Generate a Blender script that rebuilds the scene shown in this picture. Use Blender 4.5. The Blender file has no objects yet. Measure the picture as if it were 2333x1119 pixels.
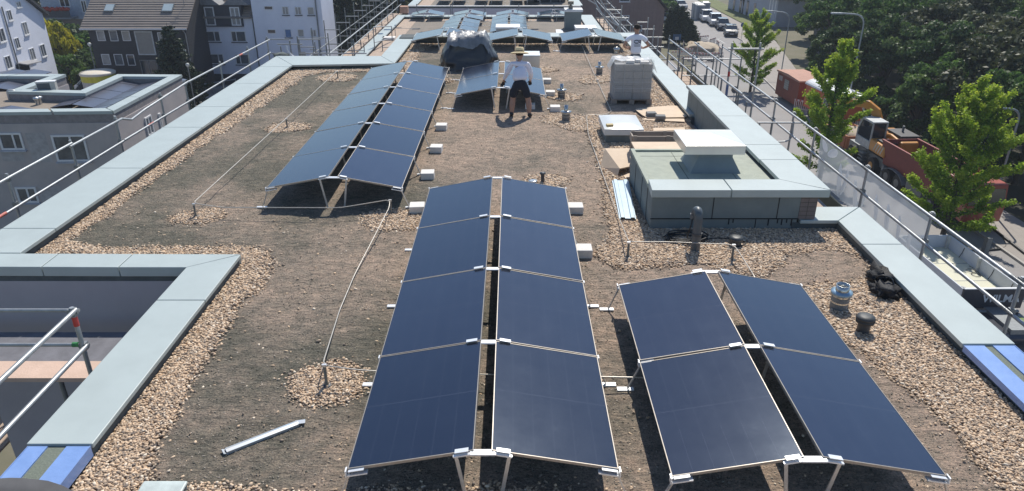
import bpy, math, random
import numpy as np
from mathutils import Vector, Matrix, noise
random.seed(7); rng = np.random.default_rng(7)
R = math.radians
sc = bpy.context.scene
C = sc.collection
# ------------------------------------------------------------------ camera, sky, sun, exposure
FPX, HCAM, PITCH, CX, CY = 1650.0, 4.81, R(25.0), 1166.5, 559.5
cam = bpy.data.objects.new('camera', bpy.data.cameras.new('camera')); C.objects.link(cam)
cam.location = (0, 0, HCAM); cam.rotation_euler = (R(90) - PITCH, 0, 0)
cam.data.sensor_width = 36; cam.data.lens = 36 * FPX / 2333
cam.data.clip_start = .1; cam.data.clip_end = 2000
sc.camera = cam
SUN_EL, SUN_AZ = R(52), R(16)          # azimuth east of the viewing axis (+Y)
w = bpy.data.worlds.new('World'); sc.world = w; w.use_nodes = True
nt = w.node_tree; nt.nodes.clear()
sky = nt.nodes.new('ShaderNodeTexSky'); sky.sky_type = 'NISHITA'; sky.sun_disc = False
sky.sun_elevation = SUN_EL; sky.sun_rotation = SUN_AZ; sky.air_density = 1.0; sky.dust_density = .3; sky.ozone_density = 3.0
bg = nt.nodes.new('ShaderNodeBackground'); bg.inputs[1].default_value = .115
ow = nt.nodes.new('ShaderNodeOutputWorld')
nt.links.new(sky.outputs[0], bg.inputs[0]); nt.links.new(bg.outputs[0], ow.inputs[0])
sl = bpy.data.lights.new('sun', 'SUN'); sl.energy = 4.6; sl.angle = R(.5); sl.color = (1, .945, .85)
sun = bpy.data.objects.new('sun', sl); C.objects.link(sun)
sd = Vector((math.sin(SUN_AZ) * math.cos(SUN_EL), math.cos(SUN_AZ) * math.cos(SUN_EL), math.sin(SUN_EL)))
sun.rotation_euler = sd.to_track_quat('Z', 'Y').to_euler(); sun.location = (10, 40, 60)
sc.view_settings.view_transform = 'Standard'; sc.view_settings.look = 'None'
sc.view_settings.exposure = 0.18; sc.view_settings.gamma = 1
G = -12.5                                # street level; the roof gravel is z = 0
# ------------------------------------------------------------------ measuring helpers (photo pixel -> metres)
def ray(px, py):
    u = (px - CX) / FPX; v = (py - CY) / FPX
    return (u, math.cos(PITCH) - v * math.sin(PITCH), -math.sin(PITCH) - v * math.cos(PITCH))
def at(px, py, z=0.):
    d = ray(px, py); t = (z - HCAM) / d[2]
    return (d[0] * t, d[1] * t, z)
def hit(px, py, A, B, off=0.):
    """point where the ray meets the vertical plane through ground points A and B"""
    d = ray(px, py); n = Vector((B[1] - A[1], A[0] - B[0])).normalized()
    t = (n.x * A[0] + n.y * A[1] + off) / (n.x * d[0] + n.y * d[1])
    return (d[0] * t, d[1] * t, HCAM + d[2] * t)
# ------------------------------------------------------------------ materials
MATS = {}
def M(name, col, rough=.7, metal=0., col2=None, scale=4., mixf=.5, bump=0., bscale=30., spec=.5, stretch=None, detail=5., wave=None, trans=0., alpha=1., coat=0.):
    if name in MATS: return MATS[name]
    m = bpy.data.materials.new(name); m.use_nodes = True; MATS[name] = m
    t = m.node_tree; b = t.nodes['Principled BSDF']
    def rgb(c): return (c[0], c[1], c[2], 1)
    b.inputs['Roughness'].default_value = rough; b.inputs['Metallic'].default_value = metal
    b.inputs['Specular IOR Level'].default_value = spec
    b.inputs['Transmission Weight'].default_value = trans; b.inputs['Alpha'].default_value = alpha
    b.inputs['Coat Weight'].default_value = coat
    tc = t.nodes.new('ShaderNodeTexCoord'); mp = t.nodes.new('ShaderNodeMapping')
    t.links.new(tc.outputs['Object'], mp.inputs[0])
    if stretch: mp.inputs['Scale'].default_value = stretch
    if col2 is None: col2 = tuple(c * .72 for c in col)
    n = t.nodes.new('ShaderNodeTexNoise'); n.inputs['Scale'].default_value = scale; n.inputs['Detail'].default_value = detail
    n.inputs['Roughness'].default_value = .65
    t.links.new(mp.outputs[0], n.inputs['Vector'])
    r = t.nodes.new('ShaderNodeValToRGB'); e = r.color_ramp.elements
    e[0].position = .5 - mixf / 2 * .6; e[1].position = .5 + mixf / 2 * .6 + .02
    e[0].color = rgb(col2); e[1].color = rgb(col)
    t.links.new(n.outputs[0], r.inputs[0]); t.links.new(r.outputs[0], b.inputs['Base Color'])
    last = r.outputs[0]
    if wave:                                   # (axis, period, dark factor, width): real joints / courses in the surface
        for ax, per, k, wd in wave:
            sx = t.nodes.new('ShaderNodeSeparateXYZ'); t.links.new(tc.outputs['Object'], sx.inputs[0])
            mm = t.nodes.new('ShaderNodeMath'); mm.operation = 'MODULO'; mm.inputs[1].default_value = per
            ad = t.nodes.new('ShaderNodeMath'); ad.operation = 'ADD'; ad.inputs[1].default_value = 1000 * per
            t.links.new(sx.outputs['XYZ'.index(ax)], ad.inputs[0]); t.links.new(ad.outputs[0], mm.inputs[0])
            lt = t.nodes.new('ShaderNodeMath'); lt.operation = 'LESS_THAN'; lt.inputs[1].default_value = wd
            t.links.new(mm.outputs[0], lt.inputs[0])
            mx = t.nodes.new('ShaderNodeMixRGB'); mx.blend_type = 'MULTIPLY'; mx.inputs[2].default_value = (k, k, k, 1)
            t.links.new(lt.outputs[0], mx.inputs[0]); t.links.new(last, mx.inputs[1]); last = mx.outputs[0]
        t.links.new(last, b.inputs['Base Color'])
    if bump:
        n2 = t.nodes.new('ShaderNodeTexNoise'); n2.inputs['Scale'].default_value = bscale; n2.inputs['Detail'].default_value = 4
        t.links.new(mp.outputs[0], n2.inputs['Vector'])
        bp = t.nodes.new('ShaderNodeBump'); bp.inputs['Strength'].default_value = min(1, bump); bp.inputs['Distance'].default_value = .02 * max(1, bump)
        t.links.new(n2.outputs[0], bp.inputs['Height']); t.links.new(bp.outputs[0], b.inputs['Normal'])
    return m
def attr_ramp(m, attr, stops, input_name='Base Color', src='Fac'):
    t = m.node_tree; b = t.nodes['Principled BSDF']
    a = t.nodes.new('ShaderNodeAttribute'); a.attribute_name = attr
    r = t.nodes.new('ShaderNodeValToRGB'); cr = r.color_ramp
    while len(cr.elements) < len(stops): cr.elements.new(.5)
    for el, (p, c) in zip(cr.elements, stops): el.position = p; el.color = (*c, 1)
    t.links.new(a.outputs['Fac'], r.inputs[0]); t.links.new(r.outputs[0], b.inputs[input_name])
    return r
COPE = M('coping_metal', (.43, .49, .485), .45, .0, (.35, .40, .395), 1.5, 1.0, .06, 2.5, spec=.4, detail=8)
BLUEFILM = M('blue_film_metal', (.24, .37, .68), .3, .0, (.17, .28, .55), 2.5, .8, .25, 14, coat=.3)
MEMB = M('roofing_membrane', (.105, .125, .13), .85, 0, (.07, .085, .09), 6, .7, .4, 160)
MEMB2 = M('grey_shaft_cladding', (.19, .22, .22), .85, 0, (.12, .145, .15), 5, .7, .4, 120)
GREENROOF = M('green_slate_membrane', (.43, .46, .385), .9, 0, (.33, .36, .31), 7, .8, .5, 150)
RENDER = M('lilac_grey_render', (.40, .385, .42), .9, 0, (.36, .345, .38), 1.5, .6, .15, 80)
ZINC = M('galvanised_steel', (.62, .64, .66), .38, .75, (.48, .50, .52), 14, .7, .05, 60)
ALU = M('white_aluminium', (.80, .82, .84), .35, .35, (.70, .72, .75), 12, .6)
PFRAME = M('panel_edge_metal', (.40, .36, .31), .45, .5, (.32, .29, .26), 20, .6)
STEELTUBE = M('scaffold_tube', (.42, .44, .45), .45, .55, (.30, .31, .32), 9, .7, .1, 50)
STEELDARK = M('scaffold_frame', (.24, .26, .27), .55, .4, (.17, .18, .19), 9, .7)
REDPAINT = M('red_paint', (.55, .05, .04), .5)
PLANK = M('scaffold_plank', (.48, .36, .27), .8, 0, (.33, .25, .19), 3, .8, .3, 40, stretch=(1, 8, 1))
PALEWOOD = M('pale_plywood', (.66, .52, .38), .75, 0, (.55, .42, .30), 3, .8, .2, 30)
OLDWOOD = M('weathered_wood', (.36, .30, .25), .85, 0, (.25, .21, .18), 4, .8, .3, 40)
CONC = M('concrete_block', (.76, .73, .69), .9, 0, (.66, .64, .61), 25, .7, .3, 120)
CONCD = M('grey_paver', (.23, .235, .235), .9, 0, (.185, .19, .19), 18, .7, .3, 120)
BLACKP = M('black_plastic', (.025, .027, .03), .45, 0, (.015, .016, .018), 10, .6)
GREYP = M('grey_pipe_plastic', (.06, .07, .08), .5, 0, (.045, .05, .06), 10, .6)
RUBBER = M('tyre_rubber', (.035, .035, .038), .85)
GLASSD = M('dark_window_glass', (.03, .04, .055), .08, 0, (.02, .028, .04), 1.2, .8, spec=.8)
WHITEP = M('white_paint', (.72, .73, .74), .6, 0, (.62, .63, .65), 2.5, .6)
WHITEWALL = M('white_render', (.72, .75, .84), .9, 0, (.64, .67, .76), .6, .7, .1, 40)
SKIN = M('skin', (.42, .24, .17), .55, 0, (.36, .20, .14), 12, .6)
# ------------------------------------------------------------------ mesh helpers
class MB:
    def __init__(s): s.v = []; s.f = []; s.sm = []; s.mi = []
    def add(s, vs, fs, smooth=False, mi=0):
        o = len(s.v); s.v += [tuple(p) for p in vs]; s.f += [tuple(i + o for i in f) for f in fs]
        s.sm += [smooth] * len(fs); s.mi += [mi] * len(fs); return s
    def bx(s, x0, x1, y0, y1, z0, z1, mi=0):
        return s.add([(x0,y0,z0),(x1,y0,z0),(x1,y1,z0),(x0,y1,z0),(x0,y0,z1),(x1,y0,z1),(x1,y1,z1),(x0,y1,z1)],
            [(3,2,1,0),(4,5,6,7),(0,1,5,4),(1,2,6,5),(2,3,7,6),(3,0,4,7)], mi=mi)
    def box(s, c, d, rz=0, rx=0, ry=0, mi=0):
        m = Matrix.Translation(c) @ Matrix.Rotation(rz, 4, 'Z') @ Matrix.Rotation(ry, 4, 'Y') @ Matrix.Rotation(rx, 4, 'X')
        a, b, e = d[0]/2, d[1]/2, d[2]/2
        vs = [m @ Vector(p) for p in ((-a,-b,-e),(a,-b,-e),(a,b,-e),(-a,b,-e),(-a,-b,e),(a,-b,e),(a,b,e),(-a,b,e))]
        return s.add(vs, [(3,2,1,0),(4,5,6,7),(0,1,5,4),(1,2,6,5),(2,3,7,6),(3,0,4,7)], mi=mi)
    def bar(s, p0, p1, wd, ht, mi=0):          # rectangular bar between two points
        p0, p1 = Vector(p0), Vector(p1); d = (p1 - p0).normalized()
        up = Vector((0,0,1)) if abs(d.z) < .95 else Vector((0,1,0))
        a = d.cross(up).normalized() * wd / 2; b = a.cross(d).normalized() * ht / 2
        vs = [p0-a-b, p0+a-b, p0+a+b, p0-a+b, p1-a-b, p1+a-b, p1+a+b, p1-a+b]
        return s.add(vs, [(0,1,2,3),(7,6,5,4),(1,0,4,5),(2,1,5,6),(3,2,6,7),(0,3,7,4)], mi=mi)
    def prism(s, poly, z0, z1, mi=0):
        n = len(poly)
        ar = sum(poly[i][0]*poly[(i+1)%n][1] - poly[(i+1)%n][0]*poly[i][1] for i in range(n))
        if ar < 0: poly = poly[::-1]
        vs = [(x,y,z0) for x,y in poly] + [(x,y,z1) for x,y in poly]
        return s.add(vs, [tuple(range(n-1,-1,-1)), tuple(range(n,2*n))] + [(i,(i+1)%n,n+(i+1)%n,n+i) for i in range(n)], mi=mi)
    def xprism(s, prof, x0, x1, mi=0):         # profile in (y,z) extruded along x
        n = len(prof); vs = [(x0,y,z) for y,z in prof] + [(x1,y,z) for y,z in prof]
        return s.add(vs, [tuple(range(n)), tuple(range(2*n-1,n-1,-1))] + [(i,n+i,n+(i+1)%n,(i+1)%n) for i in range(n)], mi=mi)
    def tube(s, pts, r, n=8, cap=True, mi=0):
        pts = [Vector(p) for p in pts]; rs = r if isinstance(r, (list, tuple)) else [r] * len(pts)
        rings = []; prev = None
        for i, p in enumerate(pts):
            d = (pts[min(i+1, len(pts)-1)] - pts[max(i-1, 0)]).normalized()
            if prev is None: a = d.orthogonal().normalized()
            else: a = (prev - d * prev.dot(d)).normalized()
            prev = a; b = d.cross(a)
            rings.append([p + (a*math.cos(2*math.pi*k/n) + b*math.sin(2*math.pi*k/n)) * rs[i] for k in range(n)])
        vs = [q for rg in rings for q in rg]; fs = []
        for i in range(len(pts)-1):
            for k in range(n): fs.append((i*n+k, i*n+(k+1)%n, (i+1)*n+(k+1)%n, (i+1)*n+k))
        s.add(vs, fs, True, mi)
        if cap:
            s.add(rings[0], [tuple(range(n-1,-1,-1))], mi=mi); s.add(rings[-1], [tuple(range(n))], mi=mi)
        return s
    def lathe(s, prof, c=(0,0,0), n=20, mi=0, smooth=True):
        vs = []; fs = []
        for r, z in prof: vs += [(c[0]+r*math.cos(2*math.pi*k/n), c[1]+r*math.sin(2*math.pi*k/n), c[2]+z) for k in range(n)]
        for i in range(len(prof)-1):
            for k in range(n): fs.append((i*n+k, i*n+(k+1)%n, (i+1)*n+(k+1)%n, (i+1)*n+k))
        s.add(vs, fs, smooth, mi)
        for i, rev in ((0, True), (len(prof)-1, False)):
            if prof[i][0] > 1e-4:
                q = vs[i*n:(i+1)*n]; s.add(q, [tuple(range(n-1,-1,-1) if rev else range(n))], mi=mi)
        return s
    def blob(s, c, r, nz=.15, sc_=1., n=2, mi=0, smooth=True, seed=0):
        vs, fs = ICO[n]; out = []
        for p in vs:
            k = 1 + nz * noise.noise(Vector(p) * 1.7 * sc_ + Vector((seed, seed*.7, 3)))
            out.append((c[0]+p[0]*r[0]*k, c[1]+p[1]*r[1]*k, c[2]+p[2]*r[2]*k))
        return s.add(out, fs, smooth, mi)
def _ico(n):
    import bmesh
    b = bmesh.new(); bmesh.ops.create_icosphere(b, subdivisions=n, radius=1)
    r = ([tuple(v.co) for v in b.verts], [tuple(v.index for v in f.verts) for f in b.faces]); b.free(); return r
ICO = {1: _ico(1), 2: _ico(2), 3: _ico(3)}
BASE = {}
def tag(o, label=None, cat=None, group=None, kind=None):
    if label: o['label'] = label
    if cat: o['category'] = cat
    if group: o['group'] = group
    if kind: o['kind'] = kind
    return o
def thing(name, label, cat, loc=(0,0,0), group=None, rz=0, local=False):
    """Empty at the thing's base; parts are given in world metres unless local"""
    o = bpy.data.objects.new(name, None); C.objects.link(o); o.location = loc; o.rotation_euler = (0, 0, rz)
    o.empty_display_size = .2
    BASE[o.name] = Vector((0,0,0)) if local else Vector(loc)
    return tag(o, label, cat, group)
def obj(name, mb, mat, parent=None, bev=0, label=None):
    me = bpy.data.meshes.new(name); me.from_pydata(mb.v, [], mb.f)
    for mm in (mat if isinstance(mat, (list, tuple)) else [mat]): me.materials.append(mm)
    me.polygons.foreach_set('use_smooth', mb.sm); me.polygons.foreach_set('material_index', mb.mi)
    o = bpy.data.objects.new(name, me); C.objects.link(o)
    if parent is not None:
        o.parent = parent; b = BASE.get(parent.name, Vector((0,0,0))); BASE[o.name] = b
        if b.length > 0: me.transform(Matrix.Translation(-b))
    else: BASE[o.name] = Vector((0,0,0))
    me.update()
    if bev:
        md = o.modifiers.new('bevel', 'BEVEL'); md.width = bev; md.segments = 2; md.limit_method = 'ANGLE'; md.angle_limit = R(40)
    if label: o['label'] = label
    return o
def solo(name, mb, mat, label, cat, group=None, bev=0, origin=None):
    """a thing that is one mesh; origin moved to its base"""
    vs = np.array(mb.v); 
    if origin is None: origin = (vs[:,0].mean(), vs[:,1].mean(), vs[:,2].min())
    o = obj(name, mb, mat, None, bev); o.data.transform(Matrix.Translation(-Vector(origin))); o.location = origin
    return tag(o, label, cat, group)
def copy_tree(o, parent=None):
    kids = list(o.children); c = o.copy(); C.objects.link(c); c.parent = parent
    BASE[c.name] = BASE.get(o.name, Vector((0,0,0)))
    for k in kids: copy_tree(k, c)
    return c
def text_mesh(txt, size, extrude=.004, bold=0.):
    cu = bpy.data.curves.new('lettering', 'FONT'); cu.body = txt; cu.size = size; cu.extrude = extrude; cu.offset = bold
    cu.align_x = 'CENTER'; cu.align_y = 'CENTER'
    o = bpy.data.objects.new('tmp', cu); C.objects.link(o); dg = bpy.context.evaluated_depsgraph_get()
    me = bpy.data.meshes.new_from_object(o.evaluated_get(dg)); bpy.data.objects.remove(o)
    return me
def place_mesh(name, me, mat, parent, mw):
    me.materials.clear(); me.materials.append(mat); me.transform(mw); b = BASE.get(parent.name, Vector((0,0,0)))
    me.transform(Matrix.Translation(-b)); o = bpy.data.objects.new(name, me); C.objects.link(o); o.parent = parent; BASE[o.name] = b
    return o
# ================================================================== THE SETTING: ground, roads
def sheet(name, poly, z, mat, t=.0, kind='structure', cat=None, label=None):
    mb = MB(); mb.add([(x, y, z) for x, y in poly], [tuple(range(len(poly)))])
    n = mb.v; ar = sum(n[i][0]*n[(i+1)%len(n)][1]-n[(i+1)%len(n)][0]*n[i][1] for i in range(len(n)))
    if ar < 0: mb.f = [f[::-1] for f in mb.f]
    o = obj(name, mb, mat); o['kind'] = kind
    if label: o['label'] = label
    return o
ASPH = M('asphalt', (.30, .285, .275), .9, 0, (.25, .24, .235), .25, .7, .3, 60)
YARD = M('dry_yard_soil', (.19, .165, .12), .95, 0, (.10, .105, .06), .35, .9, .3, 20)
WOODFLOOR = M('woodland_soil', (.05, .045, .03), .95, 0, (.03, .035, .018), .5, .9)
PAVE = M('pale_paving', (.34, .31, .28), .9, 0, (.28, .255, .235), 1.2, .8, .2, 30, wave=(('X', .5, .75, .02), ('Y', .25, .8, .015)))
KERB = M('kerb_stone', (.42, .40, .37), .9, 0, (.35, .33, .31), 6, .7)
ROUGHG = M('rough_grass_soil', (.17, .18, .07), .95, 0, (.10, .12, .045), .8, .9, .4, 20)
sheet('ground', [(-900, -300), (900, -300), (900, 1500), (-900, 1500)], G, YARD)
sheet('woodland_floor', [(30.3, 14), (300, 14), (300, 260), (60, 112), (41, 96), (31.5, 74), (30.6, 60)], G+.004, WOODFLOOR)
road = sheet('road', [(8.5, -60), (27.4, -60), (27.2, 58), (27.4, 75), (28.3, 84), (32.9, 106), (33.2, 145), (35, 320), (28, 320), (27.6, 140), (26.6, 104), (21.5, 88), (19.4, 60), (8.5, 40)], G+.006, ASPH)
sheet('side_street', [(-75, 56), (-10, 56), (20, 86), (20, 92), (-12, 80.5), (-34, 79.5), (-75, 79.5)], G+.003, ASPH)
sheet('forecourt', [(-60, 79.5), (-12, 80.5), (-12, 84), (-60, 90)], G+.005, M('dark_asphalt', (.10, .10, .10), .9, 0, (.07, .07, .07), 1, .6))
mb = MB()
kp = [(27.3, -40), (27.25, 36), (27.2, 58), (27.4, 75), (28.3, 84), (32.9, 106), (33.2, 145), (35, 320)]
for a, b in zip(kp, kp[1:]): mb.bar((a[0]+.07, a[1], G+.06), (b[0]+.07, b[1], G+.06), .15, .14)
o = obj('kerb', mb, KERB); o['kind'] = 'structure'
sheet('pavement', [(27.45, -40), (30.9, -40), (30.9, 58), (31.4, 75), (33, 84), (37.6, 106), (38, 145), (39, 320), (35.1, 320), (33.35, 145), (33.05, 106), (28.45, 84), (27.55, 75), (27.35, 58), (27.4, 36)], G+.10, PAVE)
sheet('grass_verge', [(36.3, 100), (41, 118), (42, 145), (43, 200), (39, 200), (38.2, 145), (37.8, 106)], G+.112, ROUGHG)
# ================================================================== MAIN BUILDING
bld = thing('residential_building', 'flat roofed residential building in the foreground with gravel roof and pale green metal copings', 'building', (0, 0, G))
mb = MB(); mb.prism([(-4.6,-3),(-4.6,9.23),(-8.08,9.23),(-8.08,25.38),(-4.48,25.38),(-4.48,29.9),(4.98,29.9),(4.98,18.4),(5.05,18.4),(5.05,11.46),(5.88,11.46),(5.88,-3)], G, -.06)
obj('wall', mb, RENDER, bld)
def inset(q, d):
    cx = sum(p[0] for p in q)/len(q); cy = sum(p[1] for p in q)/len(q); out = []
    n = len(q)
    for i in range(n):
        out.append((q[i][0] + d*(1 if q[i][0] < cx else -1), q[i][1] + (0)))
    return out
up = MB()
def coping(quad, z=.18, lip=.06, mat=COPE, name='coping', gap=.006, d=(.03, .03), umat=True):
    cx = sum(p[0] for p in quad)/4; cy = sum(p[1] for p in quad)/4
    mb = MB(); mb.prism(quad, z-lip, z); obj(name, mb, mat, bld, bev=.008)
def upstand(x0, x1, y0, y1, z1=.125): up.bx(x0, x1, y0, y1, -.25, z1)
g = .007
coping([(-4.0, 5.45+g), (-4.0, 8.25-g), (-4.63, 8.25-g), (-4.63, 5.45+g)], lip=.055)
coping([(-4.0, 8.25+g), (-4.0, 9.62), (-4.63, 9.2), (-4.63, 8.25+g)], lip=.055)
coping([(-4.006, 9.628), (-5.6+g, 9.64), (-5.6+g, 9.2), (-4.636, 9.2)], lip=.15)
coping([(-5.6-g, 9.64), (-6.7+g, 9.65), (-6.7+g, 9.21), (-5.6-g, 9.2)], lip=.15)
coping([(-6.7-g, 9.65), (-8.14, 9.66), (-8.14, 9.22), (-6.7-g, 9.21)], lip=.15)
ys = [9.67, 10.58, 13.53, 16.45, 18.38, 21.10, 23.55]
for a, b in zip(ys, ys[1:]):
    f = lambda y: -7.29 + (y-9.7)*.010
    coping([(f(a), a+g), (f(b), b-g), (-8.13, b-g), (-8.13, a+g)])
coping([(-7.15, 23.56+g), (-7.14, 23.8), (-8.13, 25.4), (-8.13, 23.56+g)])
coping([(-7.134, 23.81), (-6.1+g, 23.9), (-6.1+g, 25.4), (-8.12, 25.41)])
coping([(-6.1-g, 23.9), (-5.1+g, 24.0), (-5.1+g, 25.4), (-6.1-g, 25.4)])
coping([(-5.1-g, 24.0), (-3.88, 24.1), (-4.52, 25.4), (-5.1-g, 25.4)])
coping([(-3.87, 24.11), (-3.86, 26.0-g), (-4.52, 26-g), (-4.513, 25.41)])
for a, b in ((26.0, 28.3), (28.3, 30.0)): coping([(-3.86, a+g), (-3.85, b-g), (-4.52, b-g), (-4.52, a+g)])
for a, b in ((-3.84, -1.0), (-1.0, 2.0), (2.0, 5.02)): coping([(a+g, 29.0), (b-g, 29.0), (b-g, 29.95), (a+g, 29.95)], .27)
for a, b in ((17.6, 20.73), (20.73, 23.72), (23.72, 25.35), (25.35, 27.2), (27.2, 28.99)): coping([(4.38, a+g), (4.38, b-g), (5.02, b-g), (5.02, a+g)])
coping([(4.72, 10.9), (5.33, 10.9), (5.93, 11.5), (4.72, 11.5)])
coping([(5.333, 10.89), (5.32, 9.98+g), (5.93, 9.98+g), (5.936, 11.49)])
coping([(5.32, 9.98-g), (5.28, 7.2+g), (5.9, 7.2+g), (5.93, 9.98-g)])
def blue(x0, x1, s0, s1, y0, y1):
    mb = MB(); mb.bx(x0, s0, y0, y1, .135, .165); mb.bx(s1, x1, y0, y1, .135, .165); mb.bx(x0-.01, x0-.002, y0, y1, .09, .167); mb.bx(x1+.002, x1+.01, y0, y1, .05, .17)
    obj('blue_film_flashing', mb, BLUEFILM, bld)
    mb = MB(); mb.bx(s0-.005, s1+.005, y0, y1, .13, .150); obj('insulation_strip', mb, M('speckled_membrane', (.24, .27, .22), .95, 0, (.10, .12, .10), 60, .8, .5, 200), bld)
blue(-4.6, -4.02, -4.42, -4.24, -3, 5.44); blue(5.3, 5.88, 5.53, 5.63, -3, 7.19)
upstand(-4.58, -4.035, -3, 9.6); upstand(-8.08, -4.04, 9.235, 9.6); up.prism([(-8.08, 9.6), (-7.33, 9.6), (-7.19, 24.1), (-7.19, 25.35), (-8.08, 25.35)], -.25, .125)
upstand(-8.08, -3.9, 24.12, 25.35); upstand(-6.2, -5.6, 24.0, 24.13); upstand(-4.47, -3.9, 24.5, 29.9); upstand(-4.4, 4.98, 29.03, 29.9, .215)
upstand(4.42, 4.97, 17.5, 29.0); upstand(4.6, 5.85, 10.94, 11.45); upstand(5.34, 5.86, -3, 11.4)
obj('upstand', up, MEMB, bld)
# shaft house at the right edge, with the raised parapet running back from it
ST = .72
CLAD = M('shaft_cladding_panels', (.20, .235, .235), .85, 0, (.165, .195, .20), 4, .7, .35, 150)
mb = MB(); mb.bx(2.27, 4.93, 10.94, 13.3, .2, ST-.135); mb.bx(2.275, 4.68, 10.95, 13.29, -.2, .188)
obj('shaft_wall', mb, CLAD, bld, bev=.006)
BIT = M('bitumen_joint', (.02, .022, .025), .8)
for nm, b_ in [('cladding_joint', (x-.006, x+.006, 10.932, 10.939, .2, ST-.13)) for x in (3.27, 4.33)]+[('cladding_joint', (x-.006, x+.006, 10.942, 10.949, -.02, .188)) for x in (2.95, 4.0)]+[('base_joint', (2.26, 4.70, 10.928, 10.939, .188, .202))]+[('bitumen_drip', (x, x+.018, 10.94, 10.947, .19-h, .188)) for x, h in ((3.55, .10), (3.62, .07), (4.2, .12), (4.35, .08), (4.42, .11), (4.5, .07), (4.58, .12))]+[('cladding_joint', (2.262, 2.268, y-.005, y+.005, 0, ST-.14)) for y in (11.35, 11.9, 12.6)]:
    mb = MB(); mb.bx(*b_); obj(nm, mb, BIT, bld)
mb = MB(); mb.bx(4.68, 4.95, 10.93, 11.4, .19, ST-.09)
obj('brick_corner', mb, M('grey_brown_brick', (.20, .165, .155), .9, 0, (.15, .13, .125), 8, .8, .3, 60, wave=(('Z', .075, .6, .012), ('X', .24, .6, .012))), bld)
mb = MB(); mb.bx(4.5, 5.04, 13.3, 18.4, -.2, ST-.06); obj('raised_parapet', mb, M('parapet_cladding', (.20, .235, .235), .85, 0, (.165, .195, .20), 4, .7, .35, 150, wave=(('Y', .62, .4, .012),)), bld)
mb = MB(); mb.bx(2.29, 4.42, 11.35, 13.28, ST-.16, ST-.115); mb.bx(2.26, 2.33, 10.96, 13.3, ST-.12, ST-.07); mb.bx(2.3, 4.42, 13.24, 13.31, ST-.12, ST-.08)
obj('shaft_roof', mb, GREENROOF, bld)
mb = MB()
for x in (3.02, 3.85): mb.bx(x-.004, x+.004, 11.45, 13.2, ST-.1145, ST-.112)
mb.bx(2.4, 3.5, 12.96, 12.968, ST-.1145, ST-.112); obj('membrane_seam', mb, M('seam', (.06, .07, .06), .9), bld)
coping([(2.24, 10.87), (3.52-g, 10.87), (3.52-g, 11.38), (2.27, 11.38)], ST, .13)
coping([(3.52+g, 10.87), (5.10, 10.87), (4.45, 11.38), (3.52+g, 11.38)], ST, .13)
ys = [11.39, 12.42, 13.33, 15.43, 18.45]
for i, (a, b) in enumerate(zip(ys, ys[1:])):
    if i == 0: coping([(4.45, 11.39), (4.45, b-g), (5.13, b-g), (5.11, 10.89)], ST, .07)
    else: coping([(4.44, a+g), (4.44, b-g), (5.13+.004*i, b-g), (5.13+.004*i, a+g)], ST, .07)
# metal roof edge boxes of the shaft: exhaust cowl
cowl = thing('exhaust_cowl', 'square silver roof exhaust cowl with pyramid lid on the grey green shaft roof', 'vent', (3.55, 12.35, ST-.115))
z0 = ST-.115
def frus(mb, c, a, za, b, zb):
    v = [(c[0]-a[0], c[1]-a[1], za), (c[0]+a[0], c[1]-a[1], za), (c[0]+a[0], c[1]+a[1], za), (c[0]-a[0], c[1]+a[1], za),
         (c[0]-b[0], c[1]-b[1], zb), (c[0]+b[0], c[1]-b[1], zb), (c[0]+b[0], c[1]+b[1], zb), (c[0]-b[0], c[1]+b[1], zb)]
    mb.add(v, [(3,2,1,0),(4,5,6,7),(0,1,5,4),(1,2,6,5),(2,3,7,6),(3,0,4,7)])
mb = MB(); frus(mb, (3.55, 12.40), (.44, .42), z0, (.30, .30), z0+.26); mb.bx(3.25, 3.85, 12.1, 12.7, z0+.26, z0+.36)
obj('base', mb, M('grey_cowl_base', (.20, .245, .27), .6, .2, (.17, .21, .235), 3, .6, .1, 90), cowl)
CH = M('brushed_steel_sheet', (.70, .69, .66), .33, .65, (.60, .60, .585), 2.5, .8, .08, 5)
mb = MB(); mb.bx(2.97, 4.0, 11.93, 12.93, z0+.36, z0+.52)
mb.add([(2.965,11.925,z0+.52),(4.005,11.925,z0+.52),(4.005,12.935,z0+.52),(2.965,12.935,z0+.52),(3.485,12.43,z0+.60)], [(0,1,4),(1,2,4),(2,3,4),(3,0,4),(3,2,1,0)])
obj('lid', mb, CH, cowl, bev=.004)
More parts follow.
